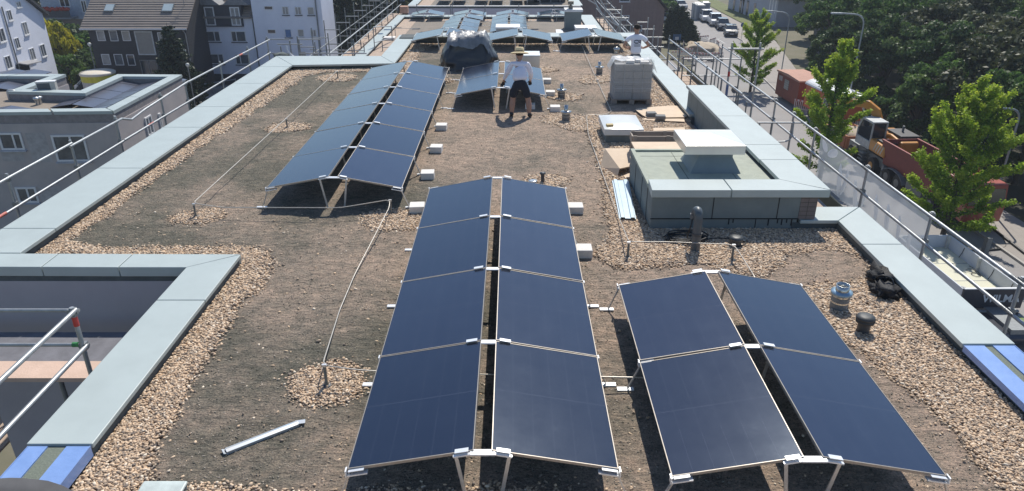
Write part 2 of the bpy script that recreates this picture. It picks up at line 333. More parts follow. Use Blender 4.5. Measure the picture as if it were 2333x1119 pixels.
# roof surface: planted substrate with pebble edge strips
inner = [(-4.03,-3),(-4.03,9.62),(-7.3,9.62),(-7.18,24.1),(-3.88,24.1),(-3.88,29.05),(4.43,29.05),(4.43,10.95),(5.33,10.95),(5.33,-3)]
def pip(x, y, poly):
    ins = np.zeros(x.shape, bool); n = len(poly); j = n-1
    for i in range(n):
        xi, yi = poly[i]; xj, yj = poly[j]
        c = ((yi > y) != (yj > y)) & (x < (xj-xi)*(y-yi)/((yj-yi) or 1e-9)+xi); ins ^= c; j = i
    return ins
def P2(pts): return [at(*p)[:2] for p in pts]
GR = [P2(q) for q in (
 [(100,1119),(180,1030),(380,790),(530,600),(548,577),(600,575),(628,600),(600,645),(550,700),(505,760),(455,850),(420,900),(372,1000),(348,1060),(335,1119)],
 [(60,580),(110,556),(250,564),(500,566),(610,574),(560,584)],
 [(60,580),(666,151),(895,149),(862,163),(740,165),(690,175),(640,212),(560,265),(480,318),(330,425),(190,525),(110,580)],
 [(880,165),(940,96),(985,99),(958,118),(942,150),(930,170)],
 [(940,96),(1430,98),(1440,106),(985,104)],
 [(1486,150),(1590,280),(1540,268),(1478,245),(1480,160)], [(1415,98),(1450,98),(1450,135),(1425,128),(1400,110)],
 [(1335,262),(1372,262),(1450,268),(1575,290),(1550,345),(1440,340),(1432,420),(1470,525),(1490,570),(1450,570),(1400,545),(1378,480),(1372,400),(1350,330),(1330,290)],
 [(1385,540),(1490,515),(1830,520),(1915,515),(1995,600),(2060,680),(2250,850),(2420,1000),(2500,1130),(2290,1130),(2185,975),(2070,885),(1990,830),(1900,760),(1845,700),(1815,652),(1950,650),(1985,630),(1975,595),(1930,575),(1880,563),(1785,578),(1772,610),(1720,632),(1650,615),(1590,600),(1500,606),(1410,592),(1368,572)])]
GR.append([(-4.5,2),(5.9,2),(5.9,4.78),(1.5,4.74),(1.3,4.95),(-1.4,4.98),(-2.6,5.02),(-4.5,5.0)])
CI = [(447,495,.38),(655,292,.45),(770,178,.55),(745,875,.45),(890,500,.5),(945,505,.42),(1015,185,.3),(1290,275,.6),(1325,288,.55),(1285,222,.5),(1366,180,.5),(1350,187,.35),(1240,160,.4),(1250,412,.42),(1428,585,.4)]
CI = [(*at(a, b)[:2], r) for a, b, r in CI]
def wob(x, y):
    return .10*np.sin(x*3.1+1.3*np.sin(y*2.3))+.07*np.sin(y*4.7+2*np.sin(x*3.7)+1)+.05*np.sin(x*9+y*7)
def gmask(x, y):
    wx, wy = x+.38*wob(x, y), y+.38*wob(y+5, x-3)
    m = np.zeros(x.shape, bool)
    for q in GR: m |= pip(wx, wy, q)
    for cx, cy, r in CI: m |= ((wx-cx)**2+(wy-cy)**2*1.25 < r*r)
    return m
st = .055
xs = np.arange(-7.36, 5.36, st); yy = np.arange(3.0, 29.1, st)
XX, YY = np.meshgrid(xs, yy); nx, ny = len(xs), len(yy)
GM = gmask(XX, YY).astype(float)
K = GM.copy()
for _ in range(3):
    K = (K+np.roll(K,1,0)+np.roll(K,-1,0)+np.roll(K,1,1)+np.roll(K,-1,1))/5
ZZ = np.empty_like(XX)
for i in range(ny):
    for j in range(nx):
        v = Vector((XX[i,j], YY[i,j], 0))
        ZZ[i,j] = .016*noise.noise(v*1.3)+.010*noise.noise(v*5)+.007*noise.noise(v*13)
ZZ = ZZ*(1-K) + .012*(1-K) - .012*K
keep = pip(XX, YY, [(-4.05,-3),(-4.05,9.6),(-7.34,9.6),(-7.22,24.2),(-3.9,24.2),(-3.9,29.1),(4.46,29.1),(4.46,10.92),(5.36,10.92),(5.36,-3)])
idx = np.arange(nx*ny).reshape(ny, nx)
kf = keep[:-1,:-1] & keep[1:,:-1] & keep[:-1,1:] & keep[1:,1:]
quads = np.stack([idx[:-1,:-1][kf], idx[:-1,1:][kf], idx[1:,1:][kf], idx[1:,:-1][kf]], 1)
me = bpy.data.meshes.new('planting_substrate')
used, inv = np.unique(quads.ravel(), return_inverse=True); quads = inv.reshape(-1, 4)
co = np.stack([XX.ravel(), YY.ravel(), ZZ.ravel()], 1)[used]; co[:,2] -= G
me.vertices.add(len(co)); me.vertices.foreach_set('co', co.ravel())
me.loops.add(quads.size); me.loops.foreach_set('vertex_index', quads.ravel().astype(np.int32))
me.polygons.add(len(quads)); me.polygons.foreach_set('loop_start', np.arange(0, quads.size, 4, dtype=np.int32)); me.polygons.foreach_set('loop_total', np.full(len(quads), 4, dtype=np.int32))
me.polygons.foreach_set('use_smooth', np.ones(len(quads), bool)); me.update(); me.validate()
at_ = me.attributes.new('pebbly', 'FLOAT', 'POINT'); at_.data.foreach_set('value', K.ravel()[used].astype(np.float32))
SUB = bpy.data.materials.new('planting_substrate'); SUB.use_nodes = True
t = SUB.node_tree; b = t.nodes['Principled BSDF']; b.inputs['Roughness'].default_value = .95; b.inputs['Specular IOR Level'].default_value = .2
tc = t.nodes.new('ShaderNodeTexCoord')
def N(kind, **kw):
    n = t.nodes.new(kind)
    for k, v in kw.items():
        if k in n.inputs.keys(): n.inputs[k].default_value = v
        else: setattr(n, k, v)
    return n
def L(a, b_): t.links.new(a, b_)
def ramp(src, stops):
    r = t.nodes.new('ShaderNodeValToRGB'); cr = r.color_ramp
    while len(cr.elements) < len(stops): cr.elements.new(.5)
    for el, (p, c) in zip(cr.elements, stops): el.position = p; el.color = (*c, 1)
    L(src, r.inputs[0]); return r.outputs[0]
n1 = N('ShaderNodeTexNoise', Scale=.38, Detail=5, Roughness=.65); L(tc.outputs['Object'], n1.inputs['Vector'])
n2 = N('ShaderNodeTexNoise', Scale=5.5, Detail=8, Roughness=.8); L(tc.outputs['Object'], n2.inputs['Vector'])
n3 = N('ShaderNodeTexNoise', Scale=46, Detail=4, Roughness=.8); L(tc.outputs['Object'], n3.inputs['Vector'])
sxy = N('ShaderNodeSeparateXYZ'); L(tc.outputs['Object'], sxy.inputs[0])
gx = N('ShaderNodeMath', operation='MULTIPLY_ADD'); gx.inputs[1].default_value = .028; gx.inputs[2].default_value = .035; L(sxy.outputs[0], gx.inputs[0])
gy = N('ShaderNodeMath', operation='ADD'); L(n1.outputs[0], gy.inputs[0]); L(gx.outputs[0], gy.inputs[1])
big = ramp(gy.outputs[0], [(.36, (.22, .21, .18)), (.48, (.38, .325, .28)), (.60, (.51, .41, .345))])
mid = ramp(n2.outputs[0], [(.28, (.38, .40, .36)), (.44, (.80, .81, .78)), (.58, (1.1, 1.04, .98)), (.74, (1.35, 1.22, 1.08))])
fin = ramp(n3.outputs[0], [(.34, (.25, .25, .26)), (.46, (.8, .8, .8)), (.58, (1.1, 1.08, 1.04)), (.72, (1.7, 1.55, 1.35))])
m1 = N('ShaderNodeMixRGB', blend_type='MULTIPLY'); m1.inputs[0].default_value = .9; L(big, m1.inputs[1]); L(mid, m1.inputs[2])
m2 = N('ShaderNodeMixRGB', blend_type='MULTIPLY'); m2.inputs[0].default_value = .85; L(m1.outputs[0], m2.inputs[1]); L(fin, m2.inputs[2])
at2 = N('ShaderNodeAttribute'); at2.attribute_name = 'pebbly'
m3 = N('ShaderNodeMixRGB'); m3.inputs[2].default_value = (.10, .085, .07, 1); L(at2.outputs['Fac'], m3.inputs[0]); L(m2.outputs[0], m3.inputs[1]); L(m3.outputs[0], b.inputs['Base Color'])
mpg = N('ShaderNodeMapping'); mpg.inputs['Scale'].default_value = (1.6, 4.2, 1); L(tc.outputs['Object'], mpg.inputs[0])
n4 = N('ShaderNodeTexNoise', Scale=2.6, Detail=7, Roughness=.72); n4.inputs['Distortion'].default_value = 1.2; L(mpg.outputs[0], n4.inputs['Vector'])
rip = ramp(n4.outputs[0], [(.33, (.42, .43, .42)), (.47, (.88, .88, .87)), (.60, (1.08, 1.04, 1.0)), (.75, (1.22, 1.14, 1.06))])
m4 = N('ShaderNodeMixRGB', blend_type='MULTIPLY'); m4.inputs[0].default_value = .75; L(m2.outputs[0], m4.inputs[1]); L(rip, m4.inputs[2]); L(m4.outputs[0], m3.inputs[1])
ad0 = N('ShaderNodeMath', operation='MULTIPLY_ADD'); ad0.inputs[1].default_value = .7; L(n3.outputs[0], ad0.inputs[0]); L(n2.outputs[0], ad0.inputs[2])
ad = N('ShaderNodeMath', operation='MULTIPLY_ADD'); ad.inputs[1].default_value = 2.2; L(n4.outputs[0], ad.inputs[0]); L(ad0.outputs[0], ad.inputs[2])
bp = N('ShaderNodeBump', Strength=1., Distance=.035); L(ad.outputs[0], bp.inputs['Height']); L(bp.outputs[0], b.inputs['Normal'])
me.materials.append(SUB); o = bpy.data.objects.new('planting_substrate', me); C.objects.link(o); o.parent = bld; BASE[o.name] = BASE[bld.name]
# pebbles: real stones on the edge strips (nobody could count them)
def pebbles(n, y0, y1, smin, smax, x0=-7.3, x1=5.4, extra=None):
    x = rng.uniform(x0, x1, n); y = rng.uniform(y0, y1, n)
    jx = rng.normal(0, .05, n)*(1+1.5*(rng.random(n) < .08)); ok = gmask(x+jx, y+rng.normal(0, .06, n)) & pip(x, y, inner)
    stray = (rng.random(n) < .004) & pip(x, y, inner) & (y < 12)
    # not under the shaft house
    ok &= ~((x > 2.27) & (x < 5.1) & (y > 10.95) & (y < 13.3)); ok |= stray & ~((x > 2.2) & (y > 10.9))
    return x[ok], y[ok], rng.uniform(smin, smax, ok.sum())
parts = [pebbles(300000, 3.6, 7.2, .008, .019), pebbles(300000, 7.2, 12.5, .010, .022), pebbles(200000, 12.5, 19, .016, .028), pebbles(160000, 19, 29, .021, .034)]
px_, py_, ps_ = (np.concatenate([p[i] for p in parts]) for i in range(3))
iv, if_ = ICO[1]; iv = np.array(iv); if_ = np.array(if_)
def stones(name, x, y, s, z, parent, kind='stuff', sub=ICO[1]):
    iv = np.array(sub[0]); if_ = np.array(sub[1]); n = len(x)
    ang = rng.uniform(0, 2*np.pi, n); ca, sa = np.cos(ang), np.sin(ang)
    sx = s*rng.uniform(1.0, 1.7, n); sy = s*rng.uniform(.75, 1.1, n); sz = s*rng.uniform(.5, .85, n)
    tx = rng.uniform(-.35, .35, n)
    vx = iv[None,:,0]*sx[:,None]; vy = iv[None,:,1]*sy[:,None]; vz = iv[None,:,2]*sz[:,None] + vx*tx[:,None]
    co = np.empty((n, len(iv), 3)); co[:,:,0] = vx*ca[:,None]-vy*sa[:,None]+x[:,None]; co[:,:,1] = vx*sa[:,None]+vy*ca[:,None]+y[:,None]; co[:,:,2] = vz+z[:,None]
    F = (if_[None] + (np.arange(n)*len(iv))[:,None,None]).reshape(-1, 3)
    me = bpy.data.meshes.new(name); me.vertices.add(co.size//3); me.vertices.foreach_set('co', co.ravel())
    me.loops.add(F.size); me.loops.foreach_set('vertex_index', F.ravel().astype(np.int32))
    me.polygons.add(len(F)); me.polygons.foreach_set('loop_start', np.arange(0, F.size, 3, dtype=np.int32)); me.polygons.foreach_set('loop_total', np.full(len(F), 3, dtype=np.int32))
    me.polygons.foreach_set('use_smooth', np.ones(len(F), bool)); me.update()
    a = me.attributes.new('tone', 'FLOAT', 'FACE'); a.data.foreach_set('value', np.repeat(rng.random(n), len(if_)).astype(np.float32))
    o = bpy.data.objects.new(name, me); C.objects.link(o); o['kind'] = kind
    return o
PEB = M('river_pebbles', (.4, .35, .28), .75); attr_ramp(PEB, 'tone', [(0., (.17, .14, .12)), (.20, (.34, .26, .19)), (.45, (.50, .37, .255)), (.68, (.60, .425, .275)), (.86, (.66, .50, .35)), (1., (.76, .66, .53))])
o = stones('gravel', px_, py_, ps_, rng.uniform(-.004, .022, len(px_)), None); o.data.materials.append(PEB); o['label'] = 'tan river pebbles in strips along the roof edges and round the pipes'
print('pebbles', len(px_))
# small clods and twigs on the substrate
n = 60000; x = rng.uniform(-7.2, 5.2, n); y = 3.5+25*rng.random(n)**1.6; ok = pip(x, y, inner) & ~gmask(x, y) & ~((x > 2.2) & (y > 10.9) & (y < 13.4)); x, y = x[ok], y[ok]
zc = np.interp(np.zeros(len(x)), [0, 1], [0, 0])
ii = np.clip(((y-3.0)/st).astype(int), 0, ny-1); jj = np.clip(((x+7.36)/st).astype(int), 0, nx-1); zc = ZZ[ii, jj]
CLOD = M('clod_soil', (.2, .17, .13), .95); attr_ramp(CLOD, 'tone', [(0., (.08, .085, .065)), (.5, (.24, .21, .17)), (.85, (.38, .32, .26)), (1., (.48, .42, .35))])
o = stones('substrate_crumbs', x, y, rng.uniform(.003, .010, len(x)), zc+.002, None); o.data.materials.append(CLOD); o['label'] = 'crumbs of lava substrate and dry moss lying over the roof'
# ================================================================== SOLAR PANELS
PVG = bpy.data.materials.new('black_panel_glass'); PVG.use_nodes = True
t = PVG.node_tree; b = t.nodes['Principled BSDF']; b.inputs['Roughness'].default_value = .16; b.inputs['Specular IOR Level'].default_value = 1.0
b.inputs['Specular Tint'].default_value = (.70, .83, 1.0, 1); b.inputs['IOR'].default_value = 1.60
tc = N('ShaderNodeTexCoord'); sx = N('ShaderNodeSeparateXYZ'); L(tc.outputs['Object'], sx.inputs[0])
def gridline(out, per, off, wd):
    a = N('ShaderNodeMath', operation='ADD'); a.inputs[1].default_value = 10*per+off; L(out, a.inputs[0])
    m = N('ShaderNodeMath', operation='MODULO'); m.inputs[1].default_value = per; L(a.outputs[0], m.inputs[0])
    l = N('ShaderNodeMath', operation='LESS_THAN'); l.inputs[1].default_value = wd; L(m.outputs[0], l.inputs[0]); return l.outputs[0]
g1 = gridline(sx.outputs[0], .183, .0, .0035); g2 = gridline(sx.outputs[1], .871, .871/2+.871/2-.006, .010)
mxn = N('ShaderNodeMath', operation='MAXIMUM'); L(g1, mxn.inputs[0]); L(g2, mxn.inputs[1])
nz = N('ShaderNodeTexNoise', Scale=3.1, Detail=9, Roughness=.78); L(tc.outputs['Object'], nz.inputs['Vector'])
base_ = ramp(nz.outputs[0], [(.35, (.009, .011, .022)), (.60, (.012, .015, .028)), (.70, (.016, .019, .033)), (.78, (.034, .037, .05))])
mx = N('ShaderNodeMixRGB'); mx.inputs[2].default_value = (.055, .062, .085, 1); ml = N('ShaderNodeMath', operation='MULTIPLY'); ml.inputs[1].default_value = .5
L(mxn.outputs[0], ml.inputs[0]); oi = N('ShaderNodeObjectInfo'); hs = N('ShaderNodeHueSaturation'); mr = N('ShaderNodeMath', operation='MULTIPLY_ADD'); mr.inputs[1].default_value = .9; mr.inputs[2].default_value = .6; L(oi.outputs['Random'], mr.inputs[0]); L(mr.outputs[0], hs.inputs['Value']); L(base_, hs.inputs['Color'])
L(ml.outputs[0], mx.inputs[0]); L(hs.outputs[0], mx.inputs[1]); L(mx.outputs[0], b.inputs['Base Color'])
rr = ramp(nz.outputs[0], [(.3, (.13,)*3), (.62, (.15,)*3), (.8, (.19,)*3)]); L(rr, b.inputs['Roughness'])
PW, PL, RISE = 1.10, 1.722, .21           # horizontal width, length, ridge above eave
PITCHY = 1.742
SL = math.atan2(RISE, PW)
def make_panel():
    """local: x 0 = high edge, +x = downhill; y centred; origin on the roof surface below the high edge"""
    r = thing('solar_panel', None, 'solar panel', local=True)
    m = Matrix.Translation((0, 0, .60)) @ Matrix.Rotation(SL, 4, 'Y'); w_ = PW/math.cos(SL)
    mb = MB(); fw = .008
    for x0, x1, y0, y1 in ((0, w_, -PL/2, -PL/2+fw), (0, w_, PL/2-fw, PL/2), (0, fw, -PL/2+fw, PL/2-fw), (w_-fw, w_, -PL/2+fw, PL/2-fw)):
        mb.bx(x0, x1, y0, y1, -.028, 0)
    mb.v = [tuple(m @ Vector(p)) for p in mb.v]; obj('panel_frame', mb, PFRAME, r)
    mb = MB(); mb.bx(fw, w_-fw, -PL/2+fw, PL/2-fw, -.012, -.003); mb.v = [tuple(m @ Vector(p)) for p in mb.v]; obj('panel_glass', mb, PVG, r)
    mb = MB(); mb.bx(.1, w_-.1, -.12, -.05, -.03, -.014); mb.v = [tuple(m @ Vector(p)) for p in mb.v]; obj('cable_box', mb, BLACKP, r)
    return r
def rod(mb, a, b, wd=.032, th=.012): mb.bar(a, b, wd, th)
def make_mount(hgap=.08):
    r = thing('mounting_frame', None, 'mounting frame', local=True); H = hgap; lo = H+PW
    zr, ze = .565, .36
    for s in (-1, 1):
        mb = MB(); rod(mb, (s*(lo-.02), 0, ze), (s*(lo+.11), 0, .03)); obj('outer_leg', mb, ZINC, r)
        mb = MB(); rod(mb, (s*(H+.15), 0, zr-.02), (s*(H+.07), 0, .03)); obj('inner_leg', mb, ZINC, r)
        mb = MB(); mb.box((s*(H+.10), 0, zr-.004), (.15, .055, .014), ry=s*SL); mb.box((s*(H+.1), 0, zr+.036), (.12, .05, .006), ry=s*SL); obj('inner_clamp', mb, ALU, r)
        mb = MB(); mb.box((s*(lo-.09), 0, ze-.006), (.18, .055, .014), ry=s*SL); mb.box((s*(lo-.08), 0, ze+.034), (.14, .05, .006), ry=s*SL); mb.bx(min(s*(lo+.004), s*(lo+.016)), max(s*(lo+.004), s*(lo+.016)), -.03, .03, ze-.03, ze+.035); obj('outer_clamp', mb, ALU, r)
    mb = MB(); mb.bx(-H-.03, H+.03, -.035, .035, zr+.004, zr+.022); obj('ridge_bracket', mb, ALU, r, bev=.003)
    for s in (-1, 1):
        mb = MB(); mb.bx(min(s*(lo+.04), s*(lo+.22)), max(s*(lo+.04), s*(lo+.22)), -.03, .03, .016, .034); obj('rail_end', mb, ALU, r)
    return r
P0 = make_panel(); F0 = make_mount(); _pu = _fu = False
def proto(root, used): return root if not used else copy_tree(root)
def ordinal(i): return ['first', 'second', 'third', 'fourth', 'fifth', 'sixth', 'seventh'][i]
def array(xc, y0, rows, where, z=0., half=.08, rz=0., sides=(-1, 1), front=True):
    global _pu, _fu
    for r_ in range(rows+1):
        o = proto(F0, _fu); _fu = True
        o.location = (xc, y0+r_*PITCHY, z); o.rotation_euler = (0, 0, rz)
        if r_ == 0: l = f'mounting frame at the near end of {where}'
        elif r_ == rows: l = f'mounting frame at the far end of {where}'
        else: l = f'mounting frame, {ordinal(r_-1)} to {ordinal(r_)} row, {where}'
        tag(o, l, 'mounting frame', 'mounting frames of ' + where)
    for r_ in range(rows):
        for s in sides:
            o = proto(P0, _pu); _pu = True
            o.location = (xc+s*half, y0+(r_+.5)*PITCHY, z); o.rotation_euler = (R(random.uniform(-.25, .25)), R(random.uniform(-.3, .3)), 0 if s > 0 else math.pi)
            rowt = '' if rows == 1 else f', {ordinal(r_)} row from the front'
            tag(o, f'black panel, {"right" if s > 0 else "left"} slope, {where}{rowt}', 'solar panel', 'panels of ' + where)
array(-.252, 4.875, 4, 'the big central array')
array(2.554, 4.79, 2, 'the right front array')
array(-3.10, 11.86, 6, 'the long left array')
array(-.30, 18.77, 2, 'the array at the hatted worker')
array(-2.52, 27.3, 1, 'the cross parapet pair behind the tarpaulin')
array(.30, 27.25, 1, 'the middle pair over the cross parapet')
array(3.02, 27.2, 1, 'the cross parapet pair beside the T-shirt man')
Z2 = -2.6
array(-3.36, 46.5, 3, 'the left array of the lower roof', Z2)
array(-3.2, 51.95, 1, 'the lone pair of the lower roof', Z2)
array(-.20, 46.6, 4, 'the right array of the lower roof', Z2)
for xc, nm in ((-6.15, 'leftmost'), (-3.06, 'second'), (.05, 'third'), (3.05, 'rightmost')):
    array(xc, 54.2, 1, f'the {nm} back edge pair of the lower roof', Z2)
for xc, y, nm in ((-5.1, 63.6, 'leftmost'), (-1.9, 63.6, 'middle'), (1.1, 63.6, 'rightmost')):
    array(xc, y, 2, f'the {nm} farthest roof array', -2.55)
# ================================================================== OBJECTS ON THE ROOF
def ballast(px, py, label, d=(.26, .26, .14), z=0., mat=CONC, rz=0., cat='concrete block', group='pale ballast blocks', xyz=None):
    x, y, _ = at(px, py, z) if xyz is None else xyz
    mb = MB(); mb.bx(-d[0]/2, d[0]/2, -d[1]/2, d[1]/2, 0, d[2]); o = obj('ballast_block', mb, mat, None, bev=.012)
    o.location = (x, y+d[1]/2, z); o.rotation_euler = (0, 0, rz); return tag(o, label, cat, group)
for px, py, l in ((1005, 299, 'pale concrete block right of the long left array, farthest of four'), (993, 350, 'pale concrete block right of the long left array, third from the front'),
                  (973, 411, 'pale concrete block by the front right corner of the long left array'), (949, 489, 'pale concrete block against the left edge of the central array'),
                  (1312, 490, 'pale concrete block right of the central array beside its back row'), (1330, 590, 'pale concrete block right of the central array beside its second rear row'),
                  (1246, 192, 'pale concrete block by the hatted worker\'s array, farthest of three'), (1254, 221, 'pale concrete block touching the right corner of the hatted worker\'s array'),
                  (1265, 256, 'pale concrete block right of the hatted worker in front of his array'), (1208, 251, 'pale concrete block in the shade behind the hatted worker\'s left leg')):
    ballast(px, py, l, rz=R(random.uniform(-4, 4)))
# blocks on the lower roof
for i, (x, y) in enumerate(((-7.6, 50.6), (-7.9, 48.9), (-7.2, 52.6), (-5.9, 52.3), (-5.4, 48.0), (-5.2, 50.8), (-1.8, 48.8), (-1.75, 50.6), (-1.9, 52.2), (1.5, 48.6), (1.5, 50.2), (2.1, 50.1), (2.1, 52.1), (1.45, 52))):
    wh = 'left of the left array' if x < -5 else ('between the two arrays' if x < 0 else 'right of the right array')
    ballast(0, 0, f'pale concrete block on the lower roof, {wh}', (.5, .4, .12), xyz=(x, y, Z2), group='pale blocks on the lower roof, ' + wh)['label']
for i, (x, y) in enumerate(((-6.9, 62.6), (-4.0, 62.8), (-2.2, 62.7), (.3, 62.7), (2.2, 62.7), (2.9, 62.7))):
    ballast(0, 0, 'pale block at the near edge of the farthest roof', (.45, .35, .12), xyz=(x, y, -2.55), group='blocks at the near edge of the farthest roof')
# lightning conductor: wire on short posts
def post(px, py, h, label, r=.018):
    x, y, _ = at(px, py); t_ = thing('conductor_post', label, 'wire holder', (x, y, 0), 'lightning conductor posts')
    mb = MB(); mb.lathe([(r+.008, .0), (r+.008, .05), (r, .055), (r, h), (r*.6, h+.006)], (x, y, 0), 12); obj('post', mb, M('bronze_grey_post', (.24, .20, .15), .5, .3, (.17, .15, .12), 20), t_)
    mb = MB(); mb.box((x, y, h+.015), (.05, .03, .03)); obj('clip', mb, ZINC, t_)
    mb = MB(); mb.lathe([(.07, 0), (.065, .02), (.03, .03)], (x, y, 0), 14); obj('foot', mb, GREYP, t_)
    return x, y, h+.03
a1 = post(447, 495, .22, 'short wire holder post in a pebble ring at the left front of the long array')
a2 = post(655, 293, .22, 'short wire holder post in the middle of the left strip of roof')
a3 = post(770, 180, .22, 'short wire holder post in the pebble ring near the back left parapet')
a4 = post(745, 880, .26, 'wire holder post in a pebble ring left of the central array')
a5 = post(891, 488, .24, 'wire holder post at the right front corner of the long left array')
a6 = post(1430, 588, .24, 'wire holder post on the pebbles left of the gooseneck pipe')
a7 = post(1667, 594, .24, 'wire holder post on the pebbles right of the gooseneck pipe')
a8 = post(1362, 188, .06, 'low wire holder near the back of the middle roof strip')
a9 = post(1013, 190, .28, 'wire holder post between the long array and the tarpaulin')
WIRE = M('aluminium_wire', (.60, .56, .50), .4, .5, (.48, .45, .40), 20)
def bend(p, q, r_, k=5):  # rounded corner at q between p and nxt
    pass
def rounded(pts, rad=.12):
    out = [Vector(pts[0])]
    for i in range(1, len(pts)-1):
        a, b, c = Vector(pts[i-1]), Vector(pts[i]), Vector(pts[i+1])
        r1 = min(rad, (a-b).length*.4, (c-b).length*.4); s = b+(a-b).normalized()*r1; e = b+(c-b).normalized()*r1
        for k in range(6):
            t_ = k/5; out.append(s.lerp(b, t_).lerp(b.lerp(e, t_), t_))
    out.append(Vector(pts[-1])); return out
def wire(pts, label, r=.0075):
    mb = MB(); mb.tube(rounded(pts), r, 6); return solo('conductor_wire', mb, WIRE, label, 'wire', 'lightning conductor wires')
wire([(a3[0]+.5, a3[1]-.02, .2), a3, a2, (a1[0]-.02, a1[1]+.02, a1[2]), (a1[0]+.5, a1[1]-.05, .2), (-2.9, 11.35, .22), a5, (a5[0]+.02, a5[1]-.25, .22), (-2.25, 9.2, .06), (-2.25, 8.2, .05), (a4[0]-.03, a4[1]+.03, .26), (a4[0]+.35, a4[1]-.03, .24), (-1.2, 6.62, .18), (1.4, 6.56, .16), (2.6, 6.5, .12)],
     'long conductor wire crossing the left roof strip and running on under the front arrays')
wire([(at(1325, 110)[0], at(1325, 110)[1], .12), (at(1348, 160)[0], at(1348, 160)[1], .05), (at(1393, 258)[0], at(1393, 258)[1], .04), (at(1380, 264)[0], at(1380, 264)[1], .04), (at(1336, 266)[0], at(1336, 266)[1], .04), (at(1340, 310)[0], at(1340, 310)[1], .05), (at(1372, 400)[0], at(1372, 400)[1], .05), (at(1410, 510)[0], at(1410, 510)[1], .10), (a6[0], a6[1], a6[2]), (a6[0]+.6, a6[1], .27), (a7[0]-.3, a7[1]+.02, .27), a7, (at(1722, 640)[0], at(1722, 640)[1], .03), (3.0, 7.9, .05)],
     'conductor wire running past the shaft house to the right front array')
wire([(at(1030, 195)[0]-.05, at(1030, 195)[1], .06), (at(1020, 196)[0], at(1020, 196)[1], .28), a9, (-3.0, a9[1]-.05, .30)], 'short conductor wire at the back right corner of the long left array', .009)
# vents
def vent(name, label, px, py, prof, mat, parts=(), r_=None, tilt=0):
    x, y, _ = at(px, py); t_ = thing(name, label, 'vent pipe', (x, y, 0)); mb = MB(); mb.lathe(prof, (x, y, -.02), 22); obj('pipe', mb, mat, t_)
    for nm, pr, m_ in parts: mb = MB(); mb.lathe(pr, (x, y, -.02), 22); obj(nm, mb, m_, t_)
    return t_
SHINY = M('shiny_sheet_metal', (.62, .62, .60), .25, .9, (.50, .50, .48), 5)
vent('flue_pipe', 'silver stepped flue pipe with a collar standing in the right front pebbles', 1910, 702, [(.115, 0), (.115, .20)], M('flue_base_grey', (.22, .24, .25), .6), (('sleeve', [(.117, .12), (.105, .24)], SHINY), ('collar', [(.09, .235), (.135, .24), (.135, .275), (.085, .285)], M('blue_film_collar', (.35, .50, .62), .3, .4)), ('outlet', [(.085, .28), (.085, .37), (.078, .37), (.078, .30)], SHINY)))
vent('vent_pipe', 'dark plastic vent pipe with a ribbed cap in the right front pebbles', 1965, 757, [(.075, 0), (.075, .18)], GREYP, (('cap', [(.06, .16), (.11, .17), (.115, .20), (.10, .205), (.115, .215), (.105, .25), (.05, .262), (.0, .265)], M('dark_vent_cap', (.05, .055, .06), .55)),))
vent('vent_pipe', 'thin dark vent pipe behind the central array', 1236, 417, [(.035, 0), (.035, .2)], GREYP, (('cap', [(.03, .2), (.06, .205), (.055, .23), (0, .24)], GREYP),))
vent('vent_pipe', 'short grey vent stub beside the thin dark pipe behind the central array', 1214, 420, [(.07, 0), (.07, .08)], M('stub_grey', (.2, .21, .21), .5), (('rim', [(.085, .07), (.085, .1), (.06, .1)], SHINY),))
vent('vent_pipe', 'low dark capped vent behind the right conductor post', 1675, 560, [(.09, 0), (.085, .12)], GREYP, (('cap', [(.06, .11), (.11, .12), (.105, .17), (.05, .185), (0, .185)], M('dark_vent_cap2', (.06, .07, .08), .5)),))
for px, py, l in ((1289, 276, 'silver flue stub nearest the skylight dome'), (1279, 224, 'silver flue stub in the pebble ring right of the hatted worker'), (1365, 170, 'silver flue stub left of the wrapped block pallet')):
    vent('flue_pipe', l, px, py, [(.10, 0), (.10, .20)], M('flue_base_grey2', (.16, .16, .16), .6), (('sleeve', [(.102, .14), (.09, .24)], M('dull_tin', (.42, .41, .38), .45, .6)), ('collar', [(.08, .24), (.14, .245), (.14, .27), (.06, .285)], SHINY), ('outlet', [(.05, .28), (.05, .42), (.045, .42), (.045, .3)], SHINY)))
vent('vent_pipe', 'small domed vent at the feet of the T-shirt worker', 1404, 122, [(.10, 0), (.09, .12)], SHINY, (('cap', [(.06, .12), (.14, .14), (.10, .22), (0, .26)], SHINY),))
# gooseneck pipe
x, y, _ = at(1583, 572); t_ = thing('gooseneck_pipe', 'dark grey gooseneck pipe bent over at the top in front of the shaft house', 'vent pipe', (x, y, 0))
mb = MB(); pts = [(x, y, -.02), (x, y, .30), (x, y, .56)]
for k in range(1, 9): a = math.pi*k/8*1.0; pts.append((x-.02*k/8, y+.07-.07*math.cos(a), .56+.085*math.sin(a)))
mb.tube(pts, [.072, .070, .064]+[.066]*8, 16, cap=False); mb.tube([pts[-1], (pts[-1][0], pts[-1][1]+.004, .49)], .074, 16); obj('pipe', mb, M('gooseneck_plastic', (.09, .11, .125), .42, 0, (.07, .085, .10), 8), t_)
mb = MB(); mb.tube([(x, y, .27), (x, y, .31)], .08, 16); obj('sleeve', mb, GREYP, t_)
